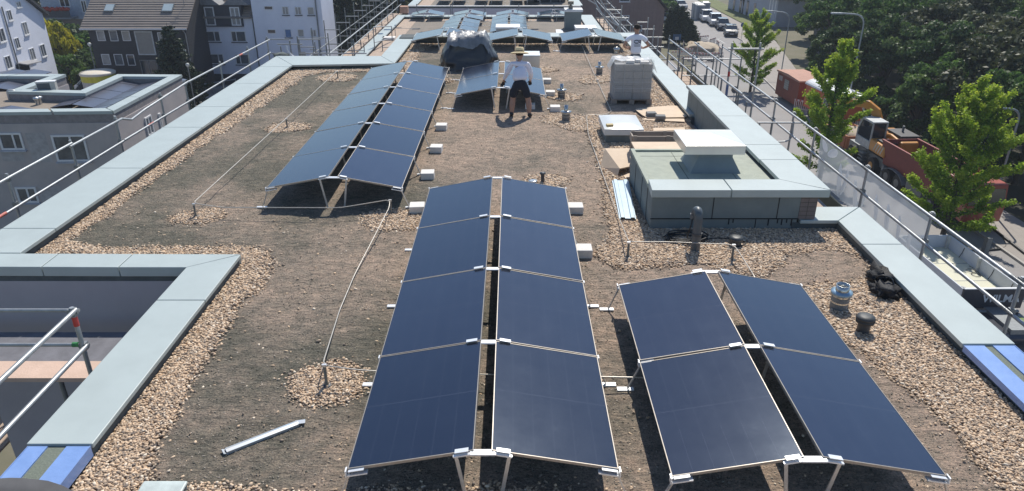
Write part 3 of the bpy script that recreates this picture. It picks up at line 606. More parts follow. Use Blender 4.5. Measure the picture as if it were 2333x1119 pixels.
# black cable coil
cx_, cy_, _ = at(1562, 548); mb = MB()
for k in range(6):
    rx = .30+.035*random.uniform(-1, 1); ry = .17+.03*random.uniform(-1, 1); ox, oy = random.uniform(-.04, .04), random.uniform(-.03, .03)
    mb.tube([(cx_+ox+rx*math.cos(a*math.pi/16), cy_+oy+ry*math.sin(a*math.pi/16), .03+.012*k+.01*math.sin(a*.7+k)) for a in range(33)], .010, 6, cap=False)
p_ = [(cx_+.3, cy_-.02, .03), (cx_+.5, cy_+.03, .03), (cx_+.75, cy_+.0, .03), (cx_+.95, cy_-.15, .03), (cx_+.75, cy_-.32, .03), (cx_+.55, cy_-.38, .02)]
mb.tube(rounded(p_, .15), .010, 6); p_ = [(x-.05, y+.1, .56), (x-.10, y+.05, .35), (x-.12, y+.12, .15), (cx_+.25, cy_+.03, .05)]; mb.tube(rounded(p_, .1), .009, 6)
solo('cable_coil', mb, BLACKP, 'coil of black cable lying on the pebbles at the gooseneck pipe', 'cable')
# skylight dome
t_ = thing('skylight', 'white domed roof skylight with a small yellow wood block on top', 'skylight', (2.5, 16.3, 0))
SX0, SX1, SY0, SY1 = 2.08, 2.92, 15.72, 16.9
mb = MB(); mb.bx(SX0+.03, SX1-.03, SY0+.03, SY1-.03, -.02, .20); obj('curb', mb, MEMB2, t_)
mb = MB()
nn = 10; vs = []; fs = []
for i in range(nn+1):
    for j in range(nn+1):
        u, v = i/nn, j/nn; e = min(1, 4.0*min(u, 1-u, v, 1-v)); vs.append((SX0-.02+(SX1-SX0+.04)*u, SY0-.02+(SY1-SY0+.04)*v, .34+.075*(1-(1-e)**2)*(1-abs(2*u-1)**2*.35)))
for i in range(nn):
    for j in range(nn): a = i*(nn+1)+j; fs.append((a, a+nn+1, a+nn+2, a+1))
mb.add(vs, fs, True); mb.bx(SX0-.02, SX1+.02, SY0-.02, SY1+.02, .20, .342)
obj('dome', mb, M('white_skylight_dome', (.62, .65, .66), .35, 0, (.56, .59, .60), 2), t_, bev=.01)
x, y, z = at(1389, 288, .41); mb = MB(); mb.box((x, y, .435), (.15, .10, .055), rz=.1); solo('wood_block', mb, M('yellow_wood', (.62, .50, .25), .7), 'small yellow wood block lying on the skylight dome', 'wood block')
# loose boards
def board(name, pts, z, th, mat, label, cat='board', tiltx=0, group=None):
    q = P2(pts); mb = MB(); mb.prism(q, z, z+th); return solo(name, mb, mat, label, cat, group, origin=(sum(p[0] for p in q)/len(q), sum(p[1] for p in q)/len(q), z))
board('insulation_board', [(1450,258),(1463,268),(1475,274),(1560,273),(1568,268),(1552,248),(1530,246),(1490,249),(1447,254)], .05, .018, PALEWOOD, 'pale broken plywood sheet with two grey pavers on it behind the skylight')
board('insulation_board', [(1462,276),(1560,281),(1558,274),(1470,272)], .025, .015, PALEWOOD, 'narrow pale strip of plywood under the broken sheet')
board('insulation_board', [(1488,304),(1560,302),(1560,296),(1488,297)], .04, .02, PALEWOOD, 'pale plywood offcut behind the wooden crate')
ballast(1485, 266, 'grey paver lying on the plywood, left of two', (.24, .2, .09), .07, CONCD, .05, 'paver', 'pavers on the plywood')
ballast(1506, 273, 'grey paver lying on the plywood, right of two', (.24, .2, .09), .07, CONCD, -.1, 'paver', 'pavers on the plywood')
mb = MB(); q = [at(1378, 338, .3)[:2], at(1440, 338, .3)[:2], at(1440, 378, .16)[:2], at(1412, 384, .16)[:2]]
vs = [(q[0][0], q[0][1], .30), (q[1][0], q[1][1], .30), (q[2][0], q[2][1], .16), (q[3][0], q[3][1], .16)]; mb.add(vs+[(a, b_, c-.02) for a, b_, c in vs], [(3,2,1,0),(4,5,6,7),(0,1,5,4),(1,2,6,5),(2,3,7,6),(3,0,4,7)])
q = [(vs[0][0]-.1, vs[0][1]-.15), (vs[0][0], vs[0][1]), (vs[3][0], vs[3][1]), (vs[3][0]-.08, vs[3][1]-.05)]
mb.add([(vs[0][0], vs[0][1], .30), (vs[3][0], vs[3][1], .16), (vs[3][0]-.05, vs[3][1]-.08, .0), (vs[0][0]-.12, vs[0][1]-.35, .0)], [(0,1,2,3),(3,2,1,0)])
solo('folded_cardboard', mb, PALEWOOD, 'folded pale cardboard sheet leaning on the left side of the shaft house', 'cardboard')
mb = MB(); q = P2([(1420,405),(1436,398),(1434,408),(1426,412)]); mb.prism(q, .02, .045); solo('wood_splinter', mb, PALEWOOD, 'small splinter of pale wood at the left foot of the shaft house', 'wood scrap')
mb = MB(); mb.bx(2.35, 3.3, 13.32, 13.80, .60, .63)
solo('plywood_strip', mb, PALEWOOD, 'pale plywood strip lying along the back edge of the shaft house roof', 'board')
# weathered wooden crate frame behind the shaft
t_ = thing('wooden_crate', 'weathered wooden crate frame behind the shaft house', 'crate', (2.9, 14.3, 0))
for (y0, nm) in ((14.1, 'crate_side'), (14.45, 'crate_side')):
    mb = MB()
    for z in (.34, .54): mb.bx(2.46, 3.8, y0, y0+.03, z, z+.11)
    for x in (2.44, 3.1, 3.75): mb.bx(x, x+.07, y0-.035, y0-.003, 0, .67)
    obj(nm, mb, OLDWOOD, t_)
mb = MB()
mb.bx(2.42, 2.45, 14.15, 14.44, .50, .64); obj('crate_end', mb, OLDWOOD, t_)
# perforated metal track
t_ = None; mb = MB(); q = P2([(1394,417),(1432,417),(1449,505),(1411,504)])
A0, A1, B1, B0 = [Vector((*p, 0)) for p in q]
prof = [0, .06, .10, .30, .34, .42, .46, .66, .70, .90, .94, 1.0]; hts = [.05, .05, .075, .075, .055, .055, .055, .055, .075, .075, .05, .05]
vs = []
for u, h in zip(prof, hts): p = A0.lerp(A1, u); r_ = B0.lerp(B1, u); vs += [(p.x, p.y, h), (r_.x, r_.y, h), (p.x, p.y, h-.006), (r_.x, r_.y, h-.006)]
fs = []
for i in range(len(prof)-1): a = i*4; c = a+4; fs += [(a, a+1, c+1, c), (a+2, c+2, c+3, a+3), (a+1, a+3, c+3, c+1), (a, c, c+2, a+2)]
mb.add(vs, fs)
tr = solo('metal_profile', mb, M('pale_blue_zinc_profile', (.50, .60, .66), .35, .35, (.43, .52, .58), 6), 'pale blue ribbed metal profile lying on the pebbles left of the shaft house', 'metal profile')
mb = MB(); a_, b2 = Vector((*at(516, 1034)[:2], 0)), Vector((*at(680, 970)[:2], 0)); d_ = (b2-a_).normalized(); nrm = Vector((-d_.y, d_.x, 0))
sec = [(-.035, .012), (-.035, .045), (0, .055), (.035, .045), (.035, .012), (.028, .012), (.028, .04), (-.028, .04), (-.028, .012)]
vs = [a_+nrm*u+Vector((0, 0, h)) for u, h in sec] + [b2+nrm*u+Vector((0, 0, h)) for u, h in sec]; k = len(sec)
mb.add(vs, [(i, (i+1) % k, k+(i+1) % k, k+i) for i in range(k)] + [tuple(range(k-1, -1, -1)), tuple(range(k, 2*k))])
mb.box((b2+nrm*-.01+d_*.02+Vector((0, 0, .045))), (.10, .06, .006), rz=math.atan2(d_.y, d_.x)-.4); mb.box((a_-d_*.01+Vector((0, 0, .03))), (.05, .08, .006), rz=math.atan2(d_.y, d_.x), ry=.5)
solo('metal_channel', mb, M('bluish_channel_steel', (.42, .52, .62), .4, .5, (.50, .50, .50), 5), 'bluish metal channel lying loose on the substrate at the left front', 'metal channel')
# white box vent behind the hatted worker
t_ = thing('vent_box', 'pale sheet metal vent box standing behind the hatted worker', 'vent', (.55, 23.6, 0))
mb = MB(); mb.bx(.16, .86, 23.5, 24.2, -.02, .12); obj('curb', mb, MEMB2, t_)
mb = MB(); mb.bx(.13, .89, 23.47, 24.23, .12, .52); obj('hood', mb, CH, t_, bev=.01)
mb = MB(); mb.bx(.12, .90, 23.46, 24.24, .52, .55); obj('lid', mb, M('pale_vent_lid', (.68, .72, .74), .4, .3), t_)
# hood at bottom edge and dark membrane roll, partly in frame
x, y, _ = at(378, 1122); mb = MB(); mb.bx(x-.19, x+.19, y-.30, y+.03, 0, .07); t_ = thing('roof_hood', 'small pale metal hood in the pebbles at the bottom edge of the picture', 'vent', (x, y-.13, 0)); obj('base', mb, MEMB2, t_)
mb = MB(); mb.bx(x-.2, x+.2, y-.32, y+.045, .07, .10); obj('lid', mb, M('pale_green_lid', (.55, .62, .60), .5), t_, bev=.03)
mb = MB(); vs = []; fs = []
for i in range(13):
    for j in range(7):
        u, v = i/12, j/6; X = -5.1+1.35*u; Y = 4.93-.75*v-.06*abs(u-.35); vs.append((X, Y, .20+.05*math.sin(3*u)+.02*noise.noise(Vector((X*4, Y*4, 1)))+(-.17 if u > .8 else 0)*(u-.8)*5))
for i in range(12):
    for j in range(6): a = i*7+j; fs.append((a, a+1, a+8, a+7))
mb.add(vs, fs, True); o = solo('membrane_sheet', mb, M('dark_sheet', (.075, .075, .08), .8), 'dark sheet of roofing membrane draped over the parapet at the bottom left corner', 'membrane sheet')
md = o.modifiers.new('thick', 'SOLIDIFY'); md.thickness = .01
# black bag with shoes at the right parapet
t_ = thing('tool_bag', 'crumpled black bag lying against the right parapet', 'bag', (5.12, 8.8, 0))
mb = MB()
mb.blob((5.16, 9.05, .10), (.13, .22, .12), .9, 1.6, 3, seed=3); mb.blob((5.10, 8.72, .07), (.16, .20, .09), .9, 1.9, 3, seed=8); obj('bag_body', mb, M('black_fabric', (.022, .023, .026), .75, 0, (.012, .012, .014), 12, .7, .8, 30), t_)
mb = MB(); mb.tube(rounded([(5.05, 8.95, .12), (5.08, 8.85, .24), (5.2, 8.8, .22), (5.22, 8.7, .1)], .1), .012, 6); obj('handle', mb, BLACKP, t_)
# pallet of wrapped grey blocks
PX, PY = 2.72, 19.3
t_ = thing('pallet', 'wooden pallet under the wrapped stack of grey blocks', 'pallet', (PX+.5, PY+.42, 0))
mb = MB()
for i in range(6): mb.bx(PX-.04, PX+1.04, PY-.02+.147*i, PY+.095+.147*i, .125, .147)
obj('deck_board', mb, OLDWOOD, t_)
mb = MB()
for y in (PY-.02, PY+.36, PY+.72):
    for x in (PX-.04, PX+.43, PX+.90): mb.bx(x, x+.14, y, y+.10, .025, .124)
obj('spacer', mb, OLDWOOD, t_)
mb = MB()
for x in (PX-.04, PX+.43, PX+.90): mb.bx(x, x+.14, PY-.02, PY+.82, .003, .024)
obj('runner', mb, OLDWOOD, t_)
CONCB = M('grey_block', (.34, .34, .335), .9, 0, (.28, .28, .28), 18, .7, .3, 120)
t_ = thing('block_stack', 'strapped and plastic wrapped stack of grey concrete blocks on the pallet', 'stack of blocks', (PX+.5, PY+.42, .15))
for k in range(5):
    mb = MB()
    for i in range(4):
        for j in range(3):
            jx, jy = random.uniform(-.003, .003), random.uniform(-.003, .003)
            mb.bx(PX+.25*i+.002+jx, PX+.25*i+.247+jx, PY+.27*j+.002+jy, PY+.27*j+.267+jy, .15+.185*k, .15+.185*k+.182)
    obj('block_layer', mb, CONCB, t_, bev=.006)
mb = MB()
for z in (.43, .60): mb.bx(PX-.006, PX+1.006, PY-.007, PY-.001, z, z+.014); mb.bx(PX-.008, PX-.001, PY, PY+.8, z, z+.014); mb.bx(PX+1.001, PX+1.008, PY, PY+.8, z, z+.014)
for x in (PX+.25, PX+.75): mb.bx(x, x+.014, PY-.008, PY-.002, .15, 1.08)
obj('strap', mb, M('grey_strap', (.42, .44, .46), .5), t_)
WRAP = M('clear_plastic_wrap', (.75, .78, .80), .3, 0, (.65, .68, .7), 3, spec=.6, alpha=.14)
mb = MB(); vs = []; fs = []; nu, nv = 44, 9
per = [(PX-.03, PY-.04), (PX+1.03, PY-.04), (PX+1.03, PY+.85), (PX-.03, PY+.85)]
def onper(u):
    u = (u % 1)*4; i = int(u) % 4; f = u-int(u); a, b_ = per[i], per[(i+1) % 4]; return a[0]+(b_[0]-a[0])*f, a[1]+(b_[1]-a[1])*f
cxp, cyp = PX+.5, PY+.4
for i in range(nu):
    x, y = onper(i/nu)
    for j in range(nv):
        v = j/(nv-1); z = .32+.86*v; kk = 1+.03*noise.noise(Vector((x*5, y*5, z*4)))+(.10*max(0, v-.86)/.14 if v > .86 else 0)*noise.noise(Vector((x*3, y*3, 0)))
        vs.append((cxp+(x-cxp)*kk, cyp+(y-cyp)*kk, z+(.05*noise.noise(Vector((x*4, y*4, 5))) if v > .8 else 0)))
for i in range(nu):
    for j in range(nv-1): a = i*nv+j; c = ((i+1) % nu)*nv+j; fs.append((a, c, c+1, a+1))
mb.add(vs, fs, True); obj('plastic_wrap', mb, WRAP, t_)
mb = MB(); vs = []; fs = []
for i in range(22):
    for j in range(14):
        u, v = i/21, j/13; x = PX-.10+1.28*u; y = PY+.30+.60*v; z = 1.115+.06*noise.noise(Vector((x*3.5, y*3.5, 2)))+.04*noise.noise(Vector((x*9, y*9, 2)))-(.35*(max(0, u-.86)/.14)**1.5)-(.25*(max(0, .09-u)/.09))
        vs.append((x, y, z))
for i in range(21):
    for j in range(13): a = i*14+j; fs.append((a, a+14, a+15, a+1))
mb.add(vs, fs, True); obj('crumpled_film', mb, M('milky_plastic_film', (.72, .74, .76), .35, 0, (.60, .62, .64), 4, spec=.6, alpha=.62), t_)
for i, (dx, dy, l) in enumerate(((.42, .18, 'loose grey paver on top of the wrapped stack, left of three'), (.68, .30, 'loose grey paver on top of the wrapped stack, middle of three'), (.78, .05, 'loose grey paver on top of the wrapped stack, right of three'))):
    mb = MB(); mb.box((PX+dx, PY+dy, 1.115), (.22, .18, .07), rz=[-.1, .1, -.05][i]); solo('loose_paver', mb, CONC, l, 'paver', 'loose pavers on the stack', bev=.004)
# tarpaulin heap
t_ = thing('tarpaulin_heap', 'heap of goods under a black tarpaulin behind the long array', 'covered heap', (-1.45, 24.5, 0))
CONTROL = [(0, (.93, .86)), (.25, (.88, .80)), (.5, (.80, .70)), (.8, (.66, .52)), (1.0, (.54, .42))]
mb = MB(); vs = []; fs = []; nu, nv = 72, 26
for i in range(nu):
    a = 2*math.pi*i/nu; ca, sa = math.cos(a), math.sin(a); e = .42
    sx_, sy_ = math.copysign(abs(ca)**e, ca), math.copysign(abs(sa)**e, sa)
    for j in range(nv):
        v = j/(nv-1)
        if v < .62: h = v/.62; rx = .98-.36*h**1.5; ry = .80-.25*h; z = h*.92
        else: h = (v-.62)/.38; rx = .62*(1-h); ry = .55*(1-h); z = .92+.05*math.sin(h*5)*(1-h)+.05*h
        X, Y = sx_*rx, sy_*ry; q = Vector((X*2.2, Y*2.2, z*2.2))
        f = noise.noise(q*1.1)*.10+noise.noise(q*2.6)*.08+abs(noise.noise(q*5))*.05+abs(noise.noise(Vector((a*3.2, z*1.2, 7))))*.12*(1-.4*h if v < .62 else .5)
        kk = 1+f; vs.append((-1.42+X*kk*.97, 24.5+Y*kk, max(.004, z*(1+.05*noise.noise(q*1.7))+(.07*noise.noise(Vector((X*5, Y*5, 3)))+.03*noise.noise(Vector((X*13, Y*13, 3))) if v > .55 else 0))))
for i in range(nu):
    for j in range(nv-1): p = i*nv+j; q = ((i+1) % nu)*nv+j; fs.append((p, q, q+1, p+1))
mb.add(vs, fs, True); obj('tarpaulin', mb, M('black_tarpaulin', (.030, .032, .040), .38, 0, (.018, .02, .026), 3, .8, .5, 9, spec=.7), t_)
mb = MB(); vs = []; fs = []
for i in range(26):
    for j in range(16):
        u, v = i/25, j/15; X = -2.10+1.36*u; Y = 23.80+1.25*v; z = 1.02+.13*noise.noise(Vector((X*2.6, Y*2.6, 9)))+.13*abs(noise.noise(Vector((X*5, Y*7, 4))))+.06*noise.noise(Vector((X*14, Y*14, 4)))-2.4*max(0, .12-v)-2.2*max(0, u-.90)-2.0*max(0, .07-u)
        vs.append((X, Y, z))
for i in range(25):
    for j in range(15): a = i*16+j; fs.append((a, a+16, a+17, a+1))
mb.add(vs, fs, True); obj('grey_cover', mb, M('grey_crumpled_film', (.26, .27, .29), .42, .0, (.13, .14, .155), 5, .8, .6, 12), t_)
# ================================================================== PEOPLE
def skin(name, nodes, edges, mat, parent, root, sub=2, label=None):
    ks = list(nodes); me = bpy.data.meshes.new(name); me.from_pydata([nodes[k][:3] for k in ks], [(ks.index(a), ks.index(b_)) for a, b_ in edges], [])
    me.materials.append(mat); o = bpy.data.objects.new(name, me); C.objects.link(o); o.parent = parent; BASE[o.name] = BASE.get(parent.name, Vector())
    md = o.modifiers.new('Skin', 'SKIN'); md.use_smooth_shade = True; md.branch_smoothing = .6
    sv = me.skin_vertices[0].data
    for i, k in enumerate(ks):
        r_ = nodes[k][3]; sv[i].radius = (r_ if isinstance(r_, tuple) else (r_, r_)); sv[i].use_root = (k == root)
    s = o.modifiers.new('Subd', 'SUBSURF'); s.levels = sub; s.render_levels = sub
    return o
def hand(nodes, edges, wrist, d, side, curl, pre):
    """palm and five fingers rooted on it; d = pointing direction, side = thumb side, curl = palm direction"""
    d, side, curl = Vector(d).normalized(), Vector(side).normalized(), Vector(curl).normalized(); w0 = Vector(nodes[wrist][:3])
    pc = w0+d*.05; nodes[pre+'palm'] = (*pc, (.036, .018)); edges.append((wrist, pre+'palm'))
    for i, (off, ln) in enumerate(((.030, .070), (.010, .080), (-.010, .075), (-.030, .058))):
        k0 = w0+d*.095+side*off; k1 = k0+d*ln*.45+curl*ln*.25; k2 = k1+d*ln*.2+curl*ln*.4
        for nm, p, r_ in (('k', k0, .010), ('m', k1, .009), ('t', k2, .0075)): nodes[f'{pre}{nm}{i}'] = (*p, r_)
        edges += [(pre+'palm', f'{pre}k{i}'), (f'{pre}k{i}', f'{pre}m{i}'), (f'{pre}m{i}', f'{pre}t{i}')]
    a = w0+d*.045+side*.045; b_ = a+d*.035+side*.018+curl*.015
    nodes[pre+'th1'] = (*a, .011); nodes[pre+'th2'] = (*b_, .009); edges += [(pre+'palm', pre+'th1'), (pre+'th1', pre+'th2')]
def slim(n_):   # the body under the clothes
    for k in ('pel', 'wa', 'ch', 'up', 'hl', 'hr', 'sl', 'sr', 'el', 'er'):
        p = n_[k]; f_ = .74 if k in ('pel', 'wa', 'ch', 'up', 'hl', 'hr') else .88; n_[k] = (*p[:3], tuple(a*f_ for a in p[3]) if isinstance(p[3], tuple) else p[3]*f_)
def face(parent, hc, fwd):
    """ears, eyes, nose, mouth on a head centred at hc looking along fwd"""
    f = Vector(fwd).normalized(); s_ = Vector((f.y, -f.x, 0)).normalized()
    for sg in (-1, 1):
        mb = MB(); p = Vector(hc)+s_*sg*.078+Vector((0, 0, -.01)); mb.blob(p, (.014, .018, .032), .1); obj('ear', mb, SKIN, parent)
        mb = MB(); p = Vector(hc)+f*.088+s_*sg*.032+Vector((0, 0, .005)); mb.blob(p, (.013, .009, .008), 0, n=1); obj('eye', mb, M('eye_white', (.7, .7, .7), .3), parent)
    mb = MB(); p = Vector(hc)+f*.102+Vector((0, 0, -.02)); mb.blob(p, (.013, .016, .022), 0); obj('nose', mb, SKIN, parent)
    mb = MB(); p = Vector(hc)+f*.092+Vector((0, 0, -.058)); mb.blob(p, (.026, .010, .007), 0); obj('mouth', mb, M('lips', (.35, .14, .11), .5), parent)
SHIRT = M('white_long_sleeve_shirt', (.80, .80, .90), .85, 0, (.74, .74, .86), 6, .6, .5, 25)
NAVY = M('navy_work_shorts', (.018, .022, .035), .85, 0, (.012, .015, .025), 10, .6, .5, 40)
SHOE = M('dark_work_shoe', (.03, .032, .036), .7)
# --- worker with straw hat, bending over the panels (local frame: faces +y)
wk = thing('person', 'worker in straw hat, white long sleeved shirt and dark shorts bending over the panels', 'person', (.20, 18.02, 0), local=True)
nd = {'pel': (0,.02,.92,(.15,.12)), 'wa': (-.01,.10,1.07,(.13,.11)), 'ch': (-.01,.20,1.27,(.17,.12)), 'up': (-.01,.25,1.37,(.15,.10)), 'nk': (-.01,.30,1.445,.055), 'hd0': (-.01,.34,1.51,.075), 'hd': (-.01,.36,1.58,.095), 'hd2': (-.01,.365,1.64,.07),
      'hl': (-.11,.02,.86,.105), 'kl': (-.165,.06,.47,.066), 'cl': (-.18,.03,.32,.075), 'al': (-.19,-.01,.085,.040), 'fl': (-.20,.10,.035,.036),
      'hr': (.11,.0,.86,.105), 'kr': (.19,.0,.47,.066), 'cr': (.21,-.05,.32,.075), 'ar': (.22,-.10,.085,.040), 'fr': (.25,.02,.035,.036),
      'sl': (-.19,.25,1.36,.062), 'el': (-.30,.34,1.10,.046), 'wl': (-.38,.52,.86,.030), 'sr': (.17,.25,1.36,.062), 'er': (.255,.30,1.08,.046), 'wr': (.25,.50,.86,.030)}
ed = [('pel','wa'),('wa','ch'),('ch','up'),('up','nk'),('nk','hd0'),('hd0','hd'),('hd','hd2'),('pel','hl'),('hl','kl'),('kl','cl'),('cl','al'),('al','fl'),('pel','hr'),('hr','kr'),('kr','cr'),('cr','ar'),('ar','fr'),('up','sl'),('sl','el'),('el','wl'),('up','sr'),('sr','er'),('er','wr')]
nd0 = dict(nd); hand(nd, ed, 'wl', (-.1,.55,-.8), (1,.1,0), (0,.4,-.6), 'L'); hand(nd, ed, 'wr', (-.05,.6,-.75), (-1,.1,0), (0,.4,-.6), 'R')
ndh = dict(nd); slim(nd); skin('body', nd, ed, SKIN, wk, 'pel')
nd = dict(nd0)
g_ = lambda k, dr: (*nd[k][:3], tuple(a+dr for a in nd[k][3]) if isinstance(nd[k][3], tuple) else nd[k][3]+dr)
sh = {'h': (0,.03,.93,(.195,.16)), 'wa': g_('wa', .055), 'ch': g_('ch', .035), 'up': g_('up', .018), 'co': (-.01,.285,1.425,.07), 'sl': g_('sl', .02), 'el': g_('el', .018), 'wl': (-.372,.50,.885,.042), 'sr': g_('sr', .02), 'er': g_('er', .018), 'wr': (.25,.48,.885,.042)}
skin('long_sleeve_shirt', sh, [('h','wa'),('wa','ch'),('ch','up'),('up','co'),('up','sl'),('sl','el'),('el','wl'),('up','sr'),('sr','er'),('er','wr')], SHIRT, wk, 'h')
so = {'w': (0,.03,1.03,(.155,.12)), 'p': (0,.02,.90,(.175,.14)), 'hl': (-.115,.02,.80,.118), 'ml': (-.145,.035,.64,.105), 'kl': (-.165,.05,.50,.098), 'hr': (.115,.0,.80,.118), 'mr': (.155,.0,.64,.105), 'kr': (.185,-.005,.50,.098)}
skin('shorts', so, [('w','p'),('p','hl'),('hl','ml'),('ml','kl'),('p','hr'),('hr','mr'),('mr','kr')], NAVY, wk, 'p')
for nm, (ax, ay, tx, ty) in (('l', (-.19,-.03,-.20,.15)), ('r', (.22,-.12,.27,.05))):
    skin('shoe', {'t': (ax,ay+.02,.17,.062), 'a': (ax,ay+.01,.095,.066), 'h': (ax,ay-.03,.052,.058), 'm': ((ax+tx)/2,(ay+ty)/2+.01,.050,.060), 'e': (tx,ty,.045,.052)}, [('t','a'),('a','h'),('a','m'),('m','e')], SHOE, wk, 'a', 1)
for pre, W_, d_, s_ in (('L', 'wl', (-.1,.55,-.8), (1,.1,0)), ('R', 'wr', (-.05,.6,-.75), (-1,.1,0))):
    gn = {k: (*v[:3], (tuple(a+.005 for a in v[3]) if isinstance(v[3], tuple) else v[3]+.004)) for k, v in ndh.items() if k.startswith(pre)}
    gn['w'] = (*nd[W_][:3], .036); ge = [(a if a != W_ else 'w', b_) for a, b_ in ed if (a in gn or a == W_) and b_ in gn]
    skin('glove', gn, ge, M('black_glove', (.03, .03, .035), .8), wk, 'w', 1)
wk.scale = (1.08, 1.0, .95)
face(wk, (-.01, .365, 1.58), (0, 1, -.35))
mb = MB(); mb.blob((-.01, .345, 1.60), (.088, .095, .075), .1); obj('hair', mb, M('dark_hair', (.02, .015, .012), .8), wk)
mb = MB(); STRAW = M('straw', (.86, .73, .46), .8, 0, (.66, .52, .30), 60, .8, .5, 200)
mb.lathe([(.215, -.035), (.20, -.012), (.16, .0), (.105, .006), (.104, .02), (.100, .07), (.088, .118), (.06, .128), (.03, .115), (0, .112)], (0, 0, 0), 28); mb.lathe([(.212, -.041), (.16, -.008), (.10, 0)], (0,0,0), 28)
mt = Matrix.Translation((-.01, .365, 1.635)) @ Matrix.Rotation(R(-14), 4, 'X'); mb.v = [tuple(mt @ Vector(p)) for p in mb.v]; ht_ = obj('straw_hat', mb, STRAW, wk)
mb = MB(); mb.lathe([(.107, .006), (.107, .034), (.103, .036)], (0, 0, 0), 28); mb.v = [tuple(mt @ Vector(p)) for p in mb.v]; obj('hat_band', mb, M('brown_band', (.14, .10, .06), .8), ht_)
# --- worker with white T-shirt, seen from behind at the back of the roof
w2 = thing('person', 'man in a white T-shirt with a dark emblem on his back, by the right parapet', 'person', (3.62, 21.6, 0), local=True)
n2_ = {'pel': (0,0,.93,(.15,.11)), 'wa': (0,.01,1.08,(.13,.10)), 'ch': (0,.03,1.30,(.175,.115)), 'up': (0,.03,1.43,(.15,.095)), 'nk': (0,.04,1.52,.056), 'hd0': (0,.06,1.58,.075), 'hd': (0,.07,1.66,.094), 'hd2': (0,.07,1.72,.07),
       'hl': (-.10,0,.87,.10), 'kl': (-.12,.02,.48,.062), 'al': (-.13,-.01,.085,.042), 'fl': (-.15,.10,.035,.036), 'hr': (.10,0,.87,.10), 'kr': (.12,.02,.48,.062), 'ar': (.13,-.01,.085,.042), 'fr': (.15,.10,.035,.036),
       'sl': (-.20,.03,1.42,.060), 'el': (-.37,-.01,1.17,.045), 'wl': (-.24,.20,1.06,.030), 'sr': (.20,.03,1.42,.060), 'er': (.37,-.01,1.17,.045), 'wr': (.24,.20,1.06,.030)}
e2 = [('pel','wa'),('wa','ch'),('ch','up'),('up','nk'),('nk','hd0'),('hd0','hd'),('hd','hd2'),('pel','hl'),('hl','kl'),('kl','al'),('al','fl'),('pel','hr'),('hr','kr'),('kr','ar'),('ar','fr'),('up','sl'),('sl','el'),('el','wl'),('up','sr'),('sr','er'),('er','wr')]
hand(n2_, e2, 'wl', (.5,.8,0), (0,0,1), (.6,.1,-.2), 'L'); hand(n2_, e2, 'wr', (-.5,.8,0), (0,0,1), (-.6,.1,-.2), 'R')
nd = dict(n2_); slim(n2_); skin('body', n2_, e2, SKIN, w2, 'pel')
sh = {'h': (0,.0,.90,(.185,.135)), 'wa': g_('wa', .035), 'ch': g_('ch', .022), 'up': g_('up', .02), 'co': (0,.035,1.485,.072), 'sl': g_('sl', .022), 'se': (-.30,.005,1.275,.068), 'sr': g_('sr', .022), 're': (.30,.005,1.275,.068)}
skin('t_shirt', sh, [('h','wa'),('wa','ch'),('ch','up'),('up','co'),('up','sl'),('sl','se'),('up','sr'),('sr','re')], M('white_t_shirt', (.84, .85, .94), .85, 0, (.78, .80, .90), 6, .6, .4, 25), w2, 'h')
so = {'w': (0,.0,.99,(.155,.12)), 'p': (0,0,.90,(.17,.13)), 'hl': (-.105,0,.80,.112), 'kl': (-.12,.02,.48,.088), 'al': (-.13,0,.10,.070), 'hr': (.105,0,.80,.112), 'kr': (.12,.02,.48,.088), 'ar': (.13,0,.10,.070)}
skin('trousers', so, [('w','p'),('p','hl'),('hl','kl'),('kl','al'),('p','hr'),('hr','kr'),('kr','ar')], M('grey_trousers', (.075, .085, .10), .85, 0, (.055, .062, .075), 8, .6, .4, 40), w2, 'p')
for sx in (-1, 1): skin('shoe', {'a': (sx*.13,0,.075,.05), 'h': (sx*.13,-.035,.045,.042), 'm': (sx*.14,.07,.045,.046), 'e': (sx*.15,.15,.038,.04)}, [('a','h'),('a','m'),('m','e')], SHOE, w2, 'a', 1)
face(w2, (0, .075, 1.66), (0, 1, -.1))
mb = MB(); mb.blob((0, .055, 1.69), (.092, .10, .085), .12, 2, 3); obj('hair', mb, M('dark_hair', (.02, .015, .012), .8), w2)
LOGO = M('navy_print', (.02, .03, .07), .8)
mb = MB()   # emblem: a rounded C joined to an R, drawn as thick strokes, with two lines of lettering below
def stroke(mb, pts, wd): 
    for a, b_ in zip(pts, pts[1:]): mb.bar((a[0], -.165, a[1]), (b_[0], -.165, b_[1]), .006, wd)
C_ = [(-.02+.075*math.cos(a), 1.305+.042*math.sin(a)) for a in [R(60+ k*20) for k in range(13)]]
stroke(mb, C_, .026); stroke(mb, [(.005, 1.345), (.085, 1.345), (.10, 1.325), (.085, 1.305), (.02, 1.305)], .022); stroke(mb, [(.05, 1.30), (.105, 1.262)], .024); stroke(mb, [(-.03, 1.262), (.03, 1.262), (.03, 1.31)], .022)
obj('emblem', mb, LOGO, w2)
mb = MB()
for z, x0, n_, h in ((1.215, -.095, 12, .020), (1.180, -.085, 16, .012)):
    for k in range(n_):
        u = x0+(-2*x0)*(k+.5)/n_; mb.bx(u-.005, u+.004, -.170, -.164, z-h/2, z+h/2); 
        if k % 2: mb.bx(u-.005, u+.008, -.170, -.164, z-.003, z+.002)
obj('printed_line', mb, LOGO, w2)
